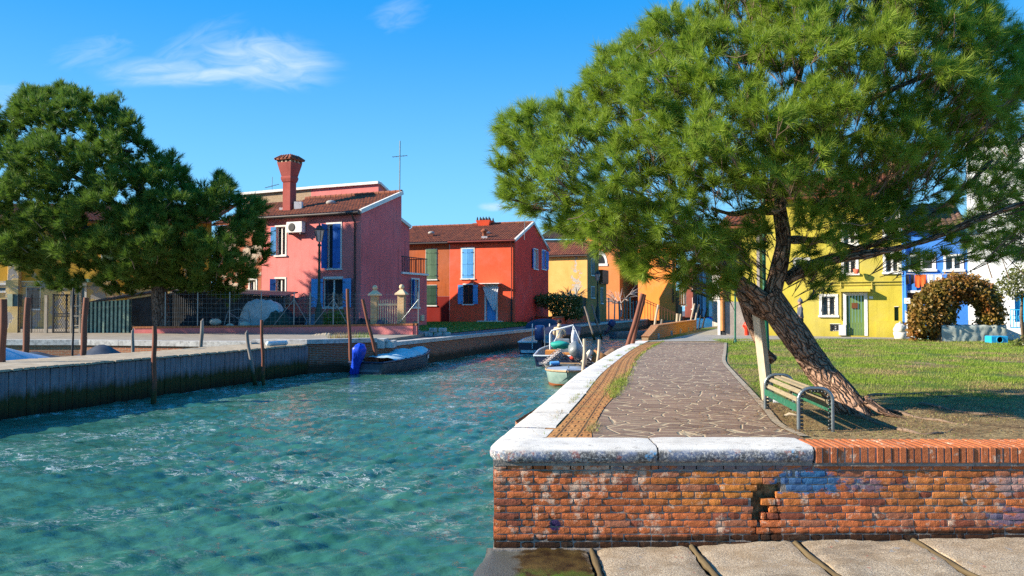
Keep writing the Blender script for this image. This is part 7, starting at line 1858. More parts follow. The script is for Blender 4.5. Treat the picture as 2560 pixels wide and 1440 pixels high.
# ================================================================ PEOPLE
def skin_body(name, joints, edges, mat, parent, sub=2, root=0):
    me = bpy.data.meshes.new(name); o0 = WORG.get(parent.name, Vector()) if parent else Vector()
    me.from_pydata([tuple(Vector(j[0])-o0) for j in joints], edges, []); o = bpy.data.objects.new(name, me); C.objects.link(o); WORG[o.name] = o0
    sk = o.modifiers.new('skin', 'SKIN'); sk.use_smooth_shade = True; sk.branch_smoothing = .6
    for i, j in enumerate(joints): me.skin_vertices[0].data[i].radius = (j[1], j[2] if len(j) > 2 else j[1]); me.skin_vertices[0].data[i].use_root = (i == root)
    s_ = o.modifiers.new('sub', 'SUBSURF'); s_.levels = sub; s_.render_levels = sub
    me.materials.append(mat)
    if parent: o.parent = parent
    return o
SKIN = plain('skin', (0.50, 0.28, 0.19), .55, .1)
def person(label, base, face, h, jacket, trouser, hair, hood=None, hat=None, pose='stand', bend=0.0):
    """face = heading angle the figure looks towards"""
    k = h/1.75; th = thing('person', label, 'person', base); cx, sx = math.cos(face), math.sin(face)
    def W(x, y, z): return Vector((base[0]+(x*cx-y*sx)*k, base[1]+(x*sx+y*cx)*k, base[2]+z*k))   # x forward, y left
    fx = bend
    J = [(W(0, 0, .95), .13*k, .12*k), (W(.02+fx*.3, 0, 1.15), .135*k, .11*k), (W(.02+fx*.8, 0, 1.35), .15*k, .11*k), (W(0+fx, 0, 1.47), .08*k), (W(.01+fx*1.1, 0, 1.54), .055*k), (W(.03+fx*1.2, 0, 1.65), .088*k, .10*k), (W(.02+fx*1.2, 0, 1.73), .055*k)]
    E = [(0, 1), (1, 2), (2, 3), (3, 4), (4, 5), (5, 6)]
    for s in (1, -1):
        b = len(J); fwd = .28 if pose == 'work' else (.05 if s > 0 else .12)
        J += [(W(fx*.9, s*.19, 1.40), .062*k), (W(.02+fx, s*.24, 1.13), .045*k), (W(fwd+fx, s*.20, .93 if pose != 'work' else 1.05), .032*k), (W(fwd+.06+fx, s*.19, .87 if pose != 'work' else 1.04), .036*k, .018*k)]
        E += [(2, b), (b, b+1), (b+1, b+2), (b+2, b+3)]
        b = len(J); st = .10*s if pose != 'work' else .03*s
        J += [(W(0, s*.09, .88), .095*k), (W(.03+st, s*.10, .50), .062*k), (W(-.01+st, s*.11, .09), .042*k), (W(.14+st, s*.13, .035), .035*k, .03*k)]
        E += [(0, b), (b, b+1), (b+1, b+2), (b+2, b+3)]
    body = skin_body('body', J, E, SKIN, th)
    # hands: four fingers and thumb rooted in the palm
    for s in (1, -1):
        fwd = .28 if pose == 'work' else (.05 if s > 0 else .12); hz = 1.04 if pose == 'work' else .87
        JJ = [(W(fwd+.06+fx, s*.19, hz), .030*k, .014*k)]; EE = []
        for i in range(4):
            q0 = W(fwd+.10+fx, s*.19+(i-1.5)*.019, hz-.015); q1 = W(fwd+.145+fx-.006*abs(i-1), s*.19+(i-1.5)*.02, hz-.05); b = len(JJ); JJ += [(q0, .0085*k), (q1, .007*k)]; EE += [(0, b), (b, b+1)]
        b = len(JJ); JJ += [(W(fwd+.07+fx, s*.19-s*.04, hz-.01), .010*k), (W(fwd+.11+fx, s*.19-s*.05, hz-.035), .008*k)]; EE += [(0, b), (b, b+1)]
        skin_body('hand', JJ, EE, SKIN, th, 1)
    # face
    mb = MB(); mb.ball(W(.125+fx*1.2, 0, 1.63), .014*k, 6); [mb.ball(W(.105+fx*1.2, s*.035, 1.66), .010*k, 6) for s in (1, -1)]; [mb.ball(W(.02+fx*1.2, s*.09, 1.64), .022*k, 6, (.6, .5, 1)) for s in (1, -1)]; mb.tube([W(.113+fx*1.2, -.02, 1.585), W(.113+fx*1.2, .02, 1.585)], .005*k, 4); mb.build('face_features', SKIN, th)
    # jacket: slightly larger skin over trunk and arms
    JJ = [(W(0, 0, .86), .165*k, .145*k), (W(0, 0, .98), .165*k, .145*k), (W(.02+fx*.3, 0, 1.16), .165*k, .14*k), (W(.02+fx*.8, 0, 1.36), .175*k, .135*k), (W(fx, 0, 1.47), .10*k)]; EE = [(0, 1), (1, 2), (2, 3), (3, 4)]
    for s in (1, -1):
        fwd = .28 if pose == 'work' else (.05 if s > 0 else .12); b = len(JJ)
        JJ += [(W(fx*.9, s*.20, 1.40), .085*k), (W(.02+fx, s*.25, 1.13), .068*k), (W(fwd+fx-.01, s*.205, .95 if pose != 'work' else 1.055), .050*k)]; EE += [(3, b), (b, b+1), (b+1, b+2)]
    skin_body('jacket', JJ, EE, jacket, th)
    JJ = [(W(0, 0, .96), .145*k, .13*k)]; EE = []
    for s in (1, -1):
        st = .10*s if pose != 'work' else .03*s; b = len(JJ); JJ += [(W(0, s*.09, .86), .105*k), (W(.03+st, s*.10, .50), .078*k), (W(-.01+st, s*.11, .11), .060*k)]; EE += [(0, b), (b, b+1), (b+1, b+2)]
    skin_body('trousers', JJ, EE, trouser, th)
    mb = MB()
    for s in (1, -1):
        st = .10*s if pose != 'work' else .03*s; mb.tube([W(-.06+st, s*.11, .05), W(.05+st, s*.12, .05), W(.18+st, s*.135, .035)], [.05*k, .052*k, .03*k], 10)
    mb.build('shoes', DARK, th)
    if hood: mb = MB(); mb.ball(W(-.06+fx, 0, 1.50), .13*k, 14, (.75, 1.05, .62), .25); mb.build('hood', hood, th)
    c = W(.0+fx*1.2, 0, 1.69); mb = MB(); mb.ball(c, .108*k, 14, (1, .92, .95), .12)
    if hat: mb.tube([c-Vector((0, 0, .035*k)), c+Vector((0, 0, .0))], .112*k, 16); mb.ball(c+Vector((0, 0, .12*k)), .035*k, 8)
    mb.build('knitted_hat' if hat else 'hair', hat or hair, th)
    return th
BEIGE = plain('beige_canvas', (0.55, 0.43, 0.29), .9, .25, 7, .6, 30); HAIR = plain('dark_hair', (.015, .012, .010), .7, .2)
q = M3 @ Vector((3.4, .05, .12)); person('person in a hooded beige work jacket seen from behind standing in the workboat', q, R(80), 1.74, BEIGE, plain('ochre_trousers', (.45, .30, .14), .9, .2), HAIR, hood=BEIGE, pose='work', bend=.05)
q = gnd(1988, 845); person('person in a grey coat and striped knitted hat walking past the lime yellow house', (q.x, q.y-.6, ZQ), R(170), 1.62, plain('grey_coat', (.10, .11, .13), .9, .2), plain('dark_trousers', (.03, .03, .04), .9), HAIR, hat=plain('striped_hat', (.16, .16, .20), .9, .6, 30))

# ================================================================ LAMPS, AERIALS, AC
def lamp(px, pyb, pyt, D, label, s, base=None):
    b = base or at(px, pyb, D); zt = at(px, pyt, D).z; H = zt-b.z; th = thing('street_lamp', label, 'street lamp', b, 'old iron street lamps'); x, y = b.x, b.y
    mb = MB(); mb.lathe([(.24, 0), (.24, .35), (.20, .40), (.20, 1.0), (.15, 1.25), (.10, 1.5), (.075, 1.6), (.065, H*.55), (.09, H*.56), (.055, H*.58), (.05, H-1.15), (.09, H-1.12), (.09, H-1.05), (.04, H-1.0), (.04, H-.92)], b, 14); mb.build('post', plain('lamp_green', (0.008, 0.035, 0.028), .45, .2), th)
    mb = MB(); mb.lathe([(.10, H-.92), (.13, H-.88), (.22, H-.40), (.24, H-.38), (.24, H-.35)], b, 6, smooth=False); l = mb.build('lantern', plain('lantern_glass', (.50, .34, .30), .2, .15, 5, .05, spec=.6), th)
    mb = MB()
    for k in range(6): a = k*math.pi/3; mb.bar(b+Vector((.135*math.cos(a), .135*math.sin(a), H-.88)), b+Vector((.235*math.cos(a), .235*math.sin(a), H-.38)), .025)
    mb.lathe([(.26, H-.36), (.27, H-.32), (.15, H-.20), (.14, H-.14), (.05, H-.10), (.03, H-.05), (.05, H-.03), (.01, H)], b, 6, smooth=False); mb.build('lantern_frame', DARK, l)
lb = at(797, 833, 37.6); lb.z = 1.16
lamp(797, 833, 558, 37.6, 'tall iron street lamp with a pinkish lantern in front of the pink house', 1, lb)
mb = MB(); 
lb2 = at(1494, 795, 66); lb2.z = 1.04; lamp(1494, 795, 675, 66, 'small distant street lamp beside the green netting and ochre wall', 1, lb2)
lp0 = MB()
def aerial(px, pyb, pyt, D, label, bars, r=.02):
    b = at(px, pyb, D); t_ = at(px+1, pyt, D); th = thing('aerial', label, 'aerial', b, 'roof aerials'); mb = MB(); mb.tube([b, t_], r, 6); mb.build('mast', STEEL, th)
    mb = MB()
    for (fz, l, tilt) in bars:
        c = b.lerp(t_, fz); mb.bar(c-Vector((l/2, 0, tilt)), c+Vector((l/2, 0, tilt)), .035); [mb.bar(c+Vector((-l/2+l*i/4, -.15, -tilt+tilt*i/2)), c+Vector((-l/2+l*i/4, .15, -tilt+tilt*i/2)), .02) for i in range(5)]
    mb.build('antenna', STEEL, th)
aerial(999, 490, 352, 45.5, 'tall thin aerial mast on the ridge of the pink house', [(.72, .85, .04)], .035)
aerial(680, 475, 442, 53, 'small spiky aerial on the cream parapet left of the chimney', [(.3, .9, .12)])
aerial(554, 500, 436, 50, 'grid aerial poking above the right side of the broad pine', [(.95, .5, 0), (.75, .5, 0)])
aerial(1311, 600, 540, 57, 'thin aerial pole on the gable corner of the red house', [])
# air conditioner on the pink wall
r_ = FA.rect(727, 556, 765, 583); ac = thing('air_conditioner', 'white air conditioning unit mounted between the upper windows of the pink house', 'air conditioner', FA.w(r_[0], -.4, r_[1]))
mb = MB(FA.M); mb.box(r_[0], -.42, r_[1], r_[2], -.10, r_[3], bev=.02); mb.build('casing', WHITE, ac)
cx2 = r_[0]+(r_[2]-r_[0])*.36; cz2 = (r_[1]+r_[3])/2; mb = MB(FA.M @ Matrix.Translation((cx2, -.425, cz2)) @ Matrix.Rotation(R(90), 4, 'X')); mb.lathe([(.235, -.01), (.235, .012), (.20, .015), (.05, .01)], n=20); fn = mb.build('fan_grille', DARK, ac)
mb = MB(FA.M); [mb.box(x, -.40, r_[1]-.10, x+.05, 0, r_[1]) for x in (r_[0]+.1, r_[2]-.15)]; mb.build('bracket', STEEL, ac)

# ================================================================ YARD OF THE PINK HOUSE
CAPB = brickmat('wall_cap_brick', (0.52, 0.20, 0.08), (0.38, 0.13, 0.05), (0.14, 0.08, 0.05), bw=.075, bh=.3)
g0 = at(332, 830, 38.0); g1_ = at(760, 838, 37.2); g2_ = Vector((-4.45, 36.0, 0)); g3_ = Vector((-5.1, 41.5, 0))
GL = [(g0.x, g0.y), (g1_.x, g1_.y), (g2_.x, g2_.y), (g3_.x, g3_.y)]
gw = thing('garden_wall', 'low pink garden wall with a brick cap around the yard of the pink house', 'wall', (g1_.x, g1_.y, 1.16))
mb = MB(); zt0, zt1 = 1.40, 1.60
for i in range(3):
    a, b = Vector(GL[i]), Vector(GL[i+1]); za = zt0+(zt1-zt0)*min(1, i/2); zb = zt0+(zt1-zt0)*min(1, (i+1)/2); d = (b-a).normalized(); n_ = Vector((-d.y, d.x))*.2
    mb.m = 0; mb.add([(a.x, a.y, .9), (b.x, b.y, .9), (b.x, b.y, zb), (a.x, a.y, za)], [(0, 1, 2, 3)])
    mb.m = 1; L = (b-a).length; e = n_.normalized()*.03; q = [(a.x-e.x, a.y-e.y, za), (b.x-e.x, b.y-e.y, zb), (b.x-e.x, b.y-e.y, zb+.09), (a.x-e.x, a.y-e.y, za+.09), (b.x+n_.x, b.y+n_.y, zb+.09), (a.x+n_.x, a.y+n_.y, za+.09)]
    mb.add(q, [(0, 1, 2, 3), (3, 2, 4, 5)], [(0, .01), (L, .01), (L, .1), (0, .1), (L, .3), (0, .3)])
    mb.m = 0; mb.add([(a.x+n_.x, a.y+n_.y, .9), (b.x+n_.x, b.y+n_.y, .9), (b.x+n_.x, b.y+n_.y, zb+.09), (a.x+n_.x, a.y+n_.y, za+.09)], [(3, 2, 1, 0)])
mb.build('wall', [PINK, CAPB], gw)
# wire fence on the wall
wf = thing('wire_fence', 'wire mesh fence with galvanised posts along the pink garden wall', 'fence', (g1_.x, g1_.y, 1.5)); FP = []
for (px, slope) in ((413, 0), (494, 0), (574, 0), (653, 0), (735, 1), (775, 0), (833, 1), (1046, -1)):
    if px < 760: f = (px-332)/(760-332); D = 38.0-.8*f-.12
    else: f = (px-760)/(1054-760); D = 37.2-1.2*f-.12
    D += .30; b = at(px, 800, D); b.z = 1.4; t_ = Vector((b.x, b.y, at(px, 730, D).z)); FP.append((b, t_)); mb = MB(); mb.tube([b, t_], .028, 8); p_ = mb.build('post', STEEL, wf)
    if slope:
        mb = MB(); mb.tube([b.lerp(t_, .8), Vector((b.x-1.1*abs(slope), b.y+.1, 1.45))], .022, 6); mb.build('brace', STEEL, p_)
        if slope > 0: mb = MB(); mb.tube([b.lerp(t_, .8), Vector((b.x+.75, b.y+.4, 1.35))], .022, 6); mb.build('brace', STEEL, p_)
mb = MB()
for i in range(len(FP)-1):
    (a, ta), (b, tb_) = FP[i], FP[i+1]
    for k in range(8): mb.bar(a.lerp(ta, (k+.5)/8), b.lerp(tb_, (k+.5)/8), .004)
    n = int((b-a).length/.22)
    for k in range(1, n): mb.bar(a.lerp(b, k/n), ta.lerp(tb_, k/n), .003)
mb.build('wire_mesh', STEEL, wf)
# corrugated shed behind the tree
def corrug(mb, a, b, z0, z1a, z1b, wl=.13, amp=.03):
    a, b = Vector(a), Vector(b); L = (b-a).length; d = (b-a)/L; n_ = Vector((-d.y, d.x)); n = int(L/wl*4); vs = []
    for k in range(n+1):
        f = k/n; o_ = n_*amp*math.sin(k*math.pi/2); q = a+d*L*f+o_; vs += [(q.x, q.y, z0), (q.x, q.y, z1a+(z1b-z1a)*f)]
    mb.add(vs, [(2*k, 2*k+2, 2*k+3, 2*k+1) for k in range(n)])
sh1 = thing('metal_shed', 'long dark corrugated metal shed at the back of the fenced yard', 'shed', at(560, 800, 42))
CORR = plain('dark_corrugated', (0.085, 0.095, 0.11), .6, .4, 3, .1, dirt=(.12, .08, .05)); mb = MB(); a = at(430, 740, 42.8); b = at(712, 745, 41.2)
corrug(mb, (a.x, a.y), (b.x, b.y), 1.0, at(430, 728, 42.8).z, at(712, 742, 41.2).z); mb.build('wall', CORR, sh1)
mb = MB(); za = at(430, 728, 42.8).z; zb = at(712, 742, 41.2).z; v = [(a.x-.1, a.y-.35, za), (b.x+.1, b.y-.35, zb), (b.x+.1, b.y+2.2, zb+.25), (a.x-.1, a.y+2.2, za+.25)]; mb.add(v+[(x, y, z+.06) for x, y, z in v], [(0, 1, 5, 4), (4, 5, 6, 7), (3, 2, 1, 0), (1, 2, 6, 5), (3, 0, 4, 7)]); mb.build('roof', CORR, sh1)
sh2 = thing('lean_to', 'black lean-to with a rusty sloping roof left of the pine trunk', 'shed', at(360, 800, 40))
mb = MB(); a = at(322, 800, 40); b = at(432, 800, 40); z0_ = at(322, 748, 40).z; z1_ = at(432, 732, 40).z; mb.add([(a.x, a.y, 1), (b.x, b.y, 1), (b.x, b.y, z1_), (a.x, a.y, z0_)], [(0, 1, 2, 3)]); mb.build('wall', CORR, sh2)
mb = MB(); v = [(at(212, 800, 39.5).x, 39.2, at(212, 762, 39.5).z), (b.x, 39.4, z1_+.05), (b.x, 42, z1_+.4), (at(212, 800, 39.5).x, 42, z0_+.1)]; mb.add(v+[(x, y, z+.07) for x, y, z in v], [(0, 1, 5, 4), (4, 5, 6, 7), (3, 2, 1, 0), (1, 2, 6, 5), (3, 0, 4, 7)]); mb.build('roof', plain('rusty_sheet', (.20, .11, .07), .9, .4, 5), sh2)
# green corrugated panel
gpn = thing('corrugated_fence', 'pale green corrugated sheet fence beside the wooden ladder', 'fence', at(270, 833, 38.6)); n = 11
x0 = at(215, 800, 38.6).x; x1 = at(322, 800, 38.4).x; zt_a = at(215, 756, 38.6).z; zt_b = at(322, 748, 38.4).z
GC = plain('pale_green_sheet', (0.30, 0.40, 0.29), .6, .25, 3, .1, dirt=(.12, .14, .12)); GC2 = plain('blue_green_sheet', (0.07, 0.12, 0.12), .6, .3, 3); mb = MB()
for k in range(n):
    xa = x0+(x1-x0)*k/n; w_ = (x1-x0)/n; zt_ = zt_a+(zt_b-zt_a)*k/n
    for (f0, f1, y0, y1, m_) in ((0, .5, 0, 0, 0), (.5, .62, 0, .10, 1), (.62, .9, .10, .10, 1), (.9, 1.0, .10, 0, 0)):
        mb.m = m_; mb.add([(xa+w_*f0, 38.6+y0, 1.1), (xa+w_*f1, 38.6+y1, 1.1), (xa+w_*f1, 38.6+y1, zt_), (xa+w_*f0, 38.6+y0, zt_)], [(0, 1, 2, 3)])
mb.build('sheet', [GC, GC2], gpn)
mb = MB(); mb.bar((x0, 38.7, zt_a-.3), (x1, 38.7, zt_b-.3), .07); mb.build('rail', DRIFT, gpn)
# gate, ladder, cabinet, mesh panels, wall slab of the left house front
gt = thing('yard_gate', 'black framed metal gate with diamond mesh in front of the ochre house', 'gate', at(157, 833, 38.4)); D = 38.4
def P3_(px, py): return at(px, py, D)
mb = MB(); xa, xb, xm = P3_(133, 800).x, P3_(184, 800).x, P3_(166, 800).x; zt_ = P3_(150, 735).z
for x in (xa, xm, xb): mb.box(x-.035, D-.03, 1.15, x+.035, D+.03, zt_)
for z in (1.2, 2.0, 2.12, zt_-.05): mb.box(xa, D-.02, z-.03, xb, D+.02, z+.03)
mb.build('frame', DARK, gt); mb = MB(); 
for k in range(-10, 20):
    for s_ in (1, -1):
        xA = xa+.12*k; a = Vector((xA, D, 1.2)); b = Vector((xA+s_*(zt_-1.2)*.6, D, zt_)); pa_, pb_ = a, b
        f0, f1 = 0.0, 1.0; dx = b.x-a.x
        for bound, sign in ((xa, 1), (xb, -1)):
            fa_, fb_ = (a.x-bound)*sign, (b.x-bound)*sign
            if fa_ < 0 and fb_ < 0: f0 = 2
            elif fa_ < 0: f0 = max(f0, fa_/(fa_-fb_))
            elif fb_ < 0: f1 = min(f1, fa_/(fa_-fb_))
        if f0 < f1: mb.bar(a.lerp(b, f0), a.lerp(b, f1), .012)
mb.build('mesh', DARK, gt)
mb = MB(); mb.box(P3_(124, 0).x, D-.06, 1.1, P3_(131, 0).x, D+.06, zt_-.05); mb.build('gate_post', PALEP, gt)
ld = thing('ladder', 'pale wooden ladder leaning upright between the gate and the green sheets', 'ladder', at(200, 833, 38.3)); mb = MB()
for px in (189, 211): x = at(px, 0, 38.3).x; mb.box(x-.04, 38.27, 1.15, x+.04, 38.33, at(px, 728, 38.3).z)
mb.build('stile', PALEP, ld); mb = MB(); xa, xb = at(189, 0, 38.3).x, at(211, 0, 38.3).x
for py in (735, 765, 790, 814): mb = MB(); z = at(200, py, 38.3).z; mb.box(xa, 38.28, z-.025, xb, 38.32, z+.025); mb.build('rung', PALEP, ld)
cbx = thing('electric_cabinet', 'grey green electric cabinet mounted on a ruined plaster pier', 'cabinet', at(42, 830, 39)); mb = MB(); a = at(28, 766, 39); b = at(41, 735, 39); mb.box(a.x, 38.7, a.z, b.x, 39.0, b.z); mb.m = 1; mb.box(b.x+.01, 38.75, a.z, b.x+.28, 39.05, b.z-.02); mb.build('cabinet', [plain('cabinet_green', (.35, .38, .26), .6), GC2], cbx)
mb = MB(); mb.box(at(24, 0, 39).x, 39.06, 1.1, at(55, 0, 39).x, 39.3, at(40, 700, 39).z); mb.build('pier', OCHL, cbx)
mf = thing('mesh_panel', 'rusted wire mesh panel on thin posts left of the black gate', 'fence', at(90, 832, 38.6)); mb = MB(); xa, xb = at(58, 0, 38.6).x, at(124, 0, 38.6).x; zt_ = at(90, 746, 38.6).z
for x in (xa, (xa+xb)/2, xb): mb.tube([(x, 38.6, 1.1), (x, 38.6, zt_+.2)], .03, 6)
for k in range(9): z = 1.25+(zt_-1.25)*k/8; mb.bar((xa, 38.6, z), (xb, 38.6, z), .01)
for k in range(12): x = xa+(xb-xa)*k/11; mb.bar((x, 38.6, 1.2), (x, 38.6, zt_), .01)
mb.build('mesh', DARK, mf)
# tarp heap, nets, clutter
def heap(name, label, cat, px0, px1, pyt, D, dep, mat, seed, rough_=.12, fold=.03, zb=1.12):
    a = at(px0, 800, D); b = at(px1, 800, D); zt_ = at((px0+px1)/2, pyt, D).z; W_2 = b.x-a.x; H = zt_-zb; mb = MB()
    def f(u, v):
        x = a.x+W_2*u; y = D+dep*(v-.5); e = (1-abs(2*u-1)**4.5)*(1-abs(2*v-1)**3.5)
        return (x+.05*noise.noise(Vector((u*6, v*5, seed))), y, zb+H*max(0, e)**.5*(1+rough_*1.6*noise.noise(Vector((u*3.1, v*2, seed*3.3))))+fold*noise.noise(Vector((u*14, v*5, seed)))+fold*.4*math.sin(u*37+seed+3*v))
    cloth(mb, None, f, 44, 20); o = mb.build(name, mat, loc=((a.x+b.x)/2, D, zb)); tag(o, label, cat); return o
heap('tarp_heap', 'large pale grey tarpaulin draped over a pile in the fenced yard', 'tarpaulin', 605, 715, 752, 39.8, 1.6, GTP, 1, .10, .05)
NETG = plain('green_net', (0.015, 0.06, 0.05), .9, .7, 14, .9, 40, dirt=(.05, .03, .02)); NETB = plain('black_nets', (0.022, 0.025, 0.030), .9, .8, 14, .9, 40)
heap('net_pile', 'heap of dark green fishing nets beside the tarpaulin', 'fishing nets', 655, 735, 786, 38.5, 1.0, NETG, 2, .3, .06)
heap('net_pile', 'tall stack of folded dark nets in front of the pink wall', 'fishing nets', 700, 770, 776, 39.4, 1.0, NETB, 5, .3, .07)
heap('net_pile', 'low tangle of black gear under the corrugated shed', 'fishing nets', 450, 560, 800, 39.5, 1.2, NETB, 7, .6, .10)
heap('tarp_heap', 'blue grey bundle just left of the green lamp post base', 'bundle', 765, 795, 788, 39.0, .8, clothmat('slate_blue_cloth', (.12, .17, .24)), 8)
heap('tarp_heap', 'dark covered mound behind the leaning brown pole and brick gate pier', 'bundle', 893, 935, 795, 37.2, .9, NETB, 9)
heap('net_pile', 'grey blue net heap at the foot of the pale picket gate', 'fishing nets', 938, 978, 800, 37.0, .8, plain('blue_grey_net', (.06, .07, .11), .9, .6, 16, .9, 40), 10, .3)
heap('rope_coil_heap', 'small heap of pale rope lying at the foot of the lamp post', 'rope', 783, 830, 834, 35.3, .5, plain('rope_tan', (.40, .33, .24), .9, .5, 30, .9, 60), 12, .4, .02, 1.15)
# upturned white boats and bits on the ground
for i, (px, py, D, r, lab) in enumerate(((538, 805, 38.6, .26, 'pale round float standing among the black gear'), (612, 812, 38.4, .22, 'cream float lying by the bent metal chair frame'), (575, 815, 38.3, .18, 'white plastic bundle at the base of the fence post'))):
    c = at(px, py, D); mb = MB(); mb.ball(c, r, 12, (1.2, .8, .7), .2); o = mb.build('float', plain('cream_float', (.55, .52, .42), .5), loc=c); tag(o, lab, 'float', 'floats in the yard')
cf = thing('chair_frame', 'bent metal chair frame lying among the clutter by the grey tarpaulin', 'chair frame', at(598, 812, 38.5)); c = at(600, 790, 38.5); mb = MB()
mb.tube([c+Vector(v) for v in ((-.8, 0, -.5), (-.6, 0, .25), (-.1, .1, .35), (.35, .1, .2), (.5, 0, -.5))], .022, 6); mb.tube([c+Vector(v) for v in ((-.7, .4, 0), (-.1, .4, -.1), (.4, .4, -.3), (.3, .4, .3))], .022, 6); mb.tube([c+Vector(v) for v in ((-.6, 0, .2), (-.3, .4, -.1), (.5, .2, -.6))], .022, 6); mb.build('frame', STEEL, cf)
mb = MB(); a = at(645, 818, 38.0); a.z = 1.58; 
ub = thing('upturned_dinghy', 'white flat dinghy lying under the green nets on the garden wall', 'dinghy', a); mb = MB(boatM(a.x-.4, 38.6, 0, 1.30)); hull(mb, 3.0, .9, .22, .28); mb.build('hull', [WHT, WHT], ub)
# brick gate piers with balls and picket gate
for i, (px, pyt) in enumerate(((937, 713), (1004, 711))):
    D = 36.9-.4*i; b = at(px, 800, D); b.z = 1.2; s_ = D/1920; th = thing('gate_pier', ['brick gate pier with a stone ball left of the pale picket gate', 'brick gate pier with a stone ball right of the pale picket gate'][i], 'gate pier', b, 'brick gate piers of the yard')
    zt_ = at(px, pyt, D).z; mb = MB(Matrix.Translation((b.x, b.y, 0)) @ Matrix.Rotation(R(-12), 4, 'Z')); w_ = .16; mb.box(-w_, -w_, 1.1, w_, w_, zt_-.50); mb.build('shaft', brickmat('pier_brick', (.62, .38, .17), (.50, .27, .11), (.55, .42, .28)), th)
    mb2 = MB(mb.M); mb2.lathe([(.26*sq, zt_-.50), (.26*sq, zt_-.44), (.10*sq, zt_-.28), (.08*sq, zt_-.24)], n=4, smooth=False, ang0=q_ if False else math.pi/4); mb2.ball((0, 0, zt_-.12), .125, 14); mb2.build('cap', plain('buff_stone', (.62, .46, .28), .8, .15), th)
pgt = thing('picket_gate', 'pale cream metal picket gate between the two brick gate piers', 'gate', at(970, 810, 36.8)); mb = MB(); D = 36.8
for k in range(9): px = 949+k*(996-949)/8; x = at(px, 0, D).x; z = at(px, 752-3*math.sin(math.pi*k/8), D).z; mb.tube([(x, D, 1.3), (x, D, z)], .022, 6)
mb.build('picket', plain('cream_paint', (.62, .50, .32), .6), pgt); mb = MB(); mb.box(at(948, 0, D).x, D-.03, at(0, 764, D).z, at(998, 0, D).x, D+.0, at(0, 759, D).z); mb.build('rail', plain('cream_paint', (.62, .50, .32), .6), pgt)
mtr = FB.rect(1050, 787, 1057, 802); mb = MB(FB.M); mb.box(mtr[0], -.12, mtr[1], mtr[2], 0, mtr[3]); o = mb.build('meter_box', plain('cream_paint', (.62, .50, .32), .6), loc=FB.w(mtr[0], 0, mtr[1])); tag(o, 'cream meter box on the shaded side wall of the pink house', 'meter box')
r_ = FA.rect(717, 738, 731, 762); mb = MB(FA.M); mb.box(r_[0], -.2, r_[1], r_[2], 0, r_[3]); o = mb.build('meter_box', plain('grey_box', (.30, .33, .32), .6), loc=FA.w(r_[0], 0, r_[1])); tag(o, 'grey meter box beside the ground floor door of the pink house', 'meter box')
bs = thing('stone_block', 'stack of grey stone blocks at the corner of the garden wall by the lawn', 'stone blocks', at(1068, 828, 38.5))
for i, (x, y, z) in enumerate(((0, 0, 0), (.45, .1, 0), (.85, .2, 0), (.2, .1, .22), (.65, .25, .22))): mb = MB(); c = at(1062, 835, 37.8); mb.box(c.x+x, c.y+y, 1.0+z, c.x+x+.38, c.y+y+.35, 1.2+z, bev=.02); mb.build('block', STONEL, bs)

# ================================================================ RED HOUSE FRONTAGE
rw = thing('low_wall', 'low bright red garden wall with a stone cap beside the clipped hedge', 'wall', at(1340, 812, 57)); a = gnd(1338, 811, 1.08); b = gnd(1384, 815, 1.06); c = gnd(1500, 799, 1.08); mb = MB()
c = Vector((c.x, c.y, 0)); zt_ = 1.62
for (p_, q) in ((a, b), (b, c)):
    mb.m = 0; d = Vector((q.x-p_.x, q.y-p_.y)).normalized(); n_ = Vector((-d.y, d.x)); mb.add([(p_.x, p_.y, .9), (q.x, q.y, .9), (q.x, q.y, zt_), (p_.x, p_.y, zt_)], [(0, 1, 2, 3)])
    mb.m = 1; e = n_*.04; f = n_*.35; mb.add([(p_.x-e.x, p_.y-e.y, zt_), (q.x-e.x, q.y-e.y, zt_), (q.x-e.x, q.y-e.y, zt_+.12), (p_.x-e.x, p_.y-e.y, zt_+.12), (q.x+f.x, q.y+f.y, zt_+.12), (p_.x+f.x, p_.y+f.y, zt_+.12)], [(0, 1, 2, 3), (3, 2, 4, 5)])
mb.build('wall', [RED, CAPB], rw)
gn = thing('net_fence', 'dark green screened fence between the clipped hedge and the ochre wall', 'fence', (c.x-2, c.y-3, 1.6)); mb = MB(); d = (c-b); p_ = b.lerp(c, .38); q = c; n_ = Vector((0, .12)); zt2_ = 1.62+1.75
mb.add([(p_.x, p_.y+.15, 1.7), (q.x, q.y+.15, 1.7), (q.x, q.y+.15, zt2_), (p_.x, p_.y+.15, zt2_)], [(0, 1, 2, 3)]); mb.build('screen', plain('green_screen', (.010, .030, .022), .8, .5, 3, .4), gn)
for k in range(5): f = k/4; mb = MB(); x, y = p_.x+(q.x-p_.x)*f, p_.y+(q.y-p_.y)*f+.1; mb.tube([(x, y, 1.6), (x, y, zt2_+.05)], .035, 6); mb.build('post', GRNP, gn)
pr = gnd(1330, 806, 1.12); gp2 = thing('gate_pier', 'pale brick pier with a white ball and blue letter box beside the red house', 'gate pier', pr); zt_ = at(1330, 732, pr.y).z; mb = MB(); mb.box(pr.x-.2, pr.y-.2, 1, pr.x+.2, pr.y+.2, zt_-.72); mb.build('shaft', brickmat('pier_brick2', (.50, .28, .17), (.40, .2, .12), (.5, .4, .32)), gp2)
mb = MB(Matrix.Translation((pr.x, pr.y, 0))); mb.lathe([(.27*sq, zt_-.72), (.27*sq, zt_-.62), (.12*sq, zt_-.50), (.09*sq, zt_-.42)], n=4, smooth=False, ang0=math.pi/4); mb.ball((0, 0, zt_-.2), .2, 14); mb.build('cap', WHITE, gp2)
mb = MB(); mb.box(pr.x-.10, pr.y-.30, 2.15, pr.x+.12, pr.y-.2, 2.5); mb.build('letter_box', LBLUE, gp2)
gg = FRg.rect(1294, 750, 1318, 806); mb = MB(); p_ = FRg.w(.3, -.35, 0)
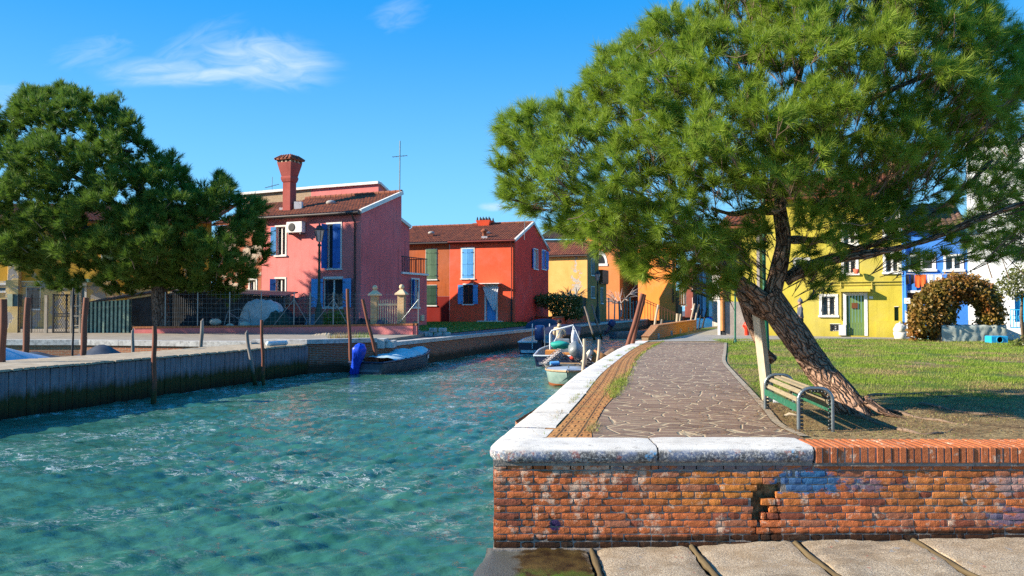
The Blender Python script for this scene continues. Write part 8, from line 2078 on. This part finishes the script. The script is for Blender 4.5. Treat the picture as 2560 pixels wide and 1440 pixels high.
ig = thing('iron_gate', 'black scrolled iron gate panel standing against the shaded red gable', 'gate', (p_.x, p_.y, 1.2)); D_ = pr.y; xa = at(1294, 0, D_).x; xb = at(1323, 0, D_).x; mb = MB(); zt_ = at(0, 750, D_).z
for k in range(9): x = xa+(xb-xa)*k/8; mb.bar((x, D_, 1.15), (x, D_, zt_), .022)
for k in range(9): z = 1.2+(zt_-1.2)*k/8; mb.bar((xa, D_, z), (xb, D_, z), .018)
mb.build('panel', DARK, ig)
wb = gnd(1263, 806, 1.2); mb = MB(); mb.tube([wb, wb+Vector((.03, 0, .9)), wb+Vector((0, 0, 1.75))], [.13, .10, .08], 8, disp=lambda p, th, L: .02*noise.noise(p*5)); o = mb.build('dead_stump', DRIFT, loc=wb); tag(o, 'dead upright tree stump on the grass in front of the red house', 'stump')
# fence posts + dark railing by the salmon wall
for i, px in enumerate((1510, 1522, 1536, 1549, 1561, 1567, 1576, 1583, 1590)):
    D = 80; b = at(px, 798, D); b.z = 1.03; h = at(px, 752 if i not in (1, 6) else 744, D).z; mb = MB(); mb.tube([b, Vector((b.x+.05*(i % 3-1), b.y, h))], .09 if i % 3 == 0 else .07, 6)
    ls = ['pale post nearest the ochre annexe in the row before the salmon wall', 'taller pale post, second in the row from the ochre annexe', 'pale post standing just left of the bare pruned tree trunk', 'post right below the crown of the pale bare tree', 'dark post right of the bare tree in the row before the salmon wall', 'dark post paired close beside another, right of the bare tree',
          'tall pale post towards the ramp end of the row', 'thin dark post, second from the sloping ramp railing', 'last post of the row next to the sloping ramp railing']
    o = mb.build('fence_post', PALEP if i in (0, 1, 2, 6) else DRIFT, loc=b); tag(o, ls[i], 'post', 'posts in front of the salmon wall')
rr2 = thing('ramp_railing', 'rust brown railing sloping down beside the deep orange facade', 'railing', at(1640, 798, 84)); mb = MB(); D = 84
for (x0, y0, x1, y1) in ((1611, 748, 1690, 783), (1611, 754, 1690, 787)): mb.bar(at(x0, y0, D), at(x1, y1, D), .07)
for k in range(12): px = 1612+k*78/11; py = 748+(px-1611)*35/79; a = at(px, py, D); mb.bar(a, Vector((a.x, a.y, 1.05)), .05)
mb.build('railing', plain('rust_iron', (.20, .08, .04), .8), rr2)

# ================================================================ RIGHT BANK DETAILS
ROCK = None
def rockm():
    m, t = newmat('painted_rock'); p = t.pos(); c = t.mix(t.rng(t.noise(p, 3.2, 2), .50, .54), (.74, .76, .76), (.10, .42, .66)); t.out(c, .7, t.bump(t.noise(p, 12, 3), .5, .03)); return m
ROCK = rockm(); rk = [(2288, 846), (2303, 847), (2322, 847), (2340, 848), (2355, 847), (2370, 848), (2385, 847), (2400, 849), (2413, 849), (2422, 848), (2433, 850), (2446, 849), (2458, 851)]
lbs = ['blue and white painted stone at the hedge foot, first from the brown door', 'second painted stone from the brown door', 'wide pale stone under the left stems of the photinia arch', 'painted stone where the grey sheeting begins', 'blue patched stone under the left of the grey sheeting', 'white stone under the sheeting, sixth from the brown door', 'blue topped stone under the middle of the arch opening', 'small pale stone under the arch opening', 'small stone right of the arch opening', 'tiny stone between two larger painted ones', 'large blue patched stone under the right stems of the arch', 'white stone second from the turquoise box', 'white stone touching the turquoise box']
for i, (px, py) in enumerate(rk):
    c = gnd(px, py+1, ZQ); c.y -= .6; c.x = (px-1280)/1920*c.y; mb = MB(); rs2 = random.Random(i); mb.ball(c+Vector((0, 0, .07)), .135*rs2.uniform(.75, 1.2), 8, (rs2.uniform(.9, 1.3), .8, rs2.uniform(.65, .9)), .5); o = mb.build('painted_stone', ROCK, loc=c); tag(o, lbs[i], 'stone', 'painted stones edging the hedge')
sp = thing('sheeted_planter', 'planter wrapped in wrinkled grey sheeting under the photinia arch', 'planter', gnd(2420, 850)); mb = MB(); Dp = 28.9; xa = at(2342, 0, Dp).x; xb = at(2502, 0, Dp).x; z1 = at(0, 813, Dp).z; 
mb.box(xa+.03, Dp+.03, 1.1, xb-.03, Dp+.7, z1-.02); mb.build('box', DRIFT, sp); mb = MB()
cloth(mb, None, lambda u, v: (xa+(xb-xa)*u+.01*math.sin(v*9), Dp-.02-.035*noise.noise(Vector((u*16, v*3, 1)))-.03*abs(math.sin(u*19+v*2))*v if v < .8 else Dp+(v-.8)*3.0, 1.16+(z1-1.16)*min(1, v/.8)+.015*math.sin(u*40)), 70, 10); mb.build('sheeting', plain('grey_sheeting', (.36, .40, .36), .8, .25, 5, .5, 20), sp)
tb_ = thing('turquoise_box', 'turquoise blue box with a round emblem at the end of the stone edging', 'box', gnd(2485, 857)); mb = MB(); Db = 27.6; xa = at(2466, 0, Db).x; xb = at(2506, 0, Db).x; z1 = at(0, 840, Db).z; mb.box(xa, Db, 1.14, xb, Db+.4, z1, bev=.02); mb.build('box', TURQ, tb_)
mb = MB(Matrix.Translation(((xa+xb)/2, Db-.01, (1.14+z1)/2)) @ Matrix.Rotation(R(90), 4, 'X')); mb.lathe([(.13, -.006), (.13, .012), (.10, .012), (.10, -.006)], n=18); mb.build('ring', plain('darker_turquoise', (.02, .30, .52), .5), tb_)
gl = at(2250, 835, 31.8); pt = thing('wrapped_pot', 'white planter pot wrapped in pale fleece beside the brown door', 'plant pot', (gl.x, gl.y, ZQ)); mb = MB(); mb.lathe([(.20, 0), (.26, .25), (.24, .26), (.18, .03)], (gl.x, gl.y, ZQ), 16); mb.build('pot', WHITE, pt); mb = MB(); mb.ball((gl.x, gl.y, ZQ+.38), .25, 14, (1, 1, 1), .35); mb.tube([(gl.x, gl.y, ZQ+.55), (gl.x+.02, gl.y, ZQ+.72)], [.12, .01], 8); mb.build('fleece', plain('fleece', (.55, .55, .50), .9, .3, 12), pt)
# washing line
zl = at(0, 684, 31.3).z
wl = thing('washing_line', 'cord stretched across the blue facade to carry the washing', 'washing line', FBL.w(.2, -.3, zl)); mb = MB(FBL.M); mb.tube([(.15, -.3, zl+.05), (FBL.L*.5, -.32, zl), (FBL.L-.1, -.3, zl+.05)], .012, 5); mb.build('cord', WHITE, wl)
for i, (p0_, p1_, hh, col_, lab) in enumerate(((2264, 2273, .40, (.02, .02, .03), 'black garment hung first beside the lime yellow house'), (2277, 2286, .38, (.025, .02, .03), 'second black garment hung beside the orange shirt'), (2287, 2316, .50, (.85, .13, .03), 'bright orange shirt hung on the washing line'), (2318, 2334, .45, (.70, .66, .60), 'striped cream cloth hung right of the orange shirt'), (2337, 2354, .50, (.75, .74, .72), 'white cloth hung beyond the striped cream cloth'))):
    u0 = FBL.u(p0_, .3); u1 = FBL.u(p1_, .3); mb = MB(FBL.M)
    for s_ in (0, .02): cloth(mb, None, lambda u, v: (u0+(u1-u0)*u+.02*v*math.sin(u*9), -.31+s_-.03*math.sin(u*15+i)*v, zl-hh*v*(1+.08*math.sin(u*5))), 12, 6)
    o = mb.build('laundry', plain('laundry_%d' % i, col_, .9, .15, 8), loc=FBL.w(u0, -.3, zl)); tag(o, lab, 'laundry', 'washing on the blue house')
fp = FG.w(FG.u(2141), -.35, FG.z(5, 686)); mb = MB(); mb.lathe([(.09, 0), (.13, .2), (.11, .2)], fp, 10); o = mb.build('flower_pot', RED, loc=fp); tag(o, 'small red flower pot under the barred upper window', 'flower pot')
# litter near the bench
can_ = gnd(1933, 1009); mb = MB(); mb.tube([can_+Vector((0, 0, .035)), can_+Vector((.12, -.03, .035))], .033, 12); mb.tube([can_+Vector((.12, -.03, .035)), can_+Vector((.125, -.031, .035))], [.03, .02], 12); o = mb.build('drink_can', plain('can_white', (.60, .60, .60), .4, .3, 20), loc=can_); tag(o, 'white drink can lying on the soil under the bench', 'can')
st_ = gnd(1960, 1040); mb = MB(); mb.tube([st_, st_+Vector((.05, -.03, .03)), st_+Vector((.16, -.05, .01))], [.012, .02, .008], 6); o = mb.build('stick', PALEP, loc=st_); tag(o, 'short pale stick on the soil beside the bench leg', 'stick')
# surface roots
for i, pts in enumerate((((2140, 1040), (2250, 1075), (2330, 1085), (2380, 1075)), ((2170, 990), (2290, 985), (2360, 992), (2430, 985)), ((2230, 1030), (2330, 1050), (2420, 1062)), ((2300, 1010), (2440, 1035), (2540, 1045)))):
    P = [gnd(x, y, ZQ-.005) for x, y in pts]; mb = MB(); P = spl(P, 6); mb.tube([q+Vector((0, 0, .012*math.sin(k*1.1))) for k, q in enumerate(P)], [.028*(1-k/len(P)*.8) for k in range(len(P))], 8); mb.build('root', TWIG, pine)

# fallen needles, cones and leaf litter
N = 5200; lx = 3.1+rsn.rand(N)*5.5; ly = 7.8+rsn.rand(N)**1.3*5; lx[:900] = kerbx(ly[:900])-rsn.rand(900)**2*1.4
ok = lx > kerbx(ly)-1.3; P_ = np.stack([lx[ok], ly[ok], np.full(ok.sum(), ZQ+.014)+rsn.rand(ok.sum())*.012], 1)
rs_ = np.random.RandomState(3); a_ = rs_.rand(len(P_))*6.28; L_ = (.012+.035*rs_.rand(len(P_)))[:, None]; d = np.stack([np.cos(a_), np.sin(a_), rs_.randn(len(P_))*.15], 1); w_ = np.stack([-np.sin(a_), np.cos(a_), np.zeros(len(P_))], 1)
V = np.stack([P_-d*L_, P_-w_*.006, P_+d*L_, P_+w_*.006], 1).reshape(-1, 3)
o = fast_mesh('litter', V, 4, plain('dry_litter', (.22, .12, .05), .9, .6, 30)); tag(o, 'brown fallen needles and bark scraps on the soil under the pine', 'litter', kind='stuff')
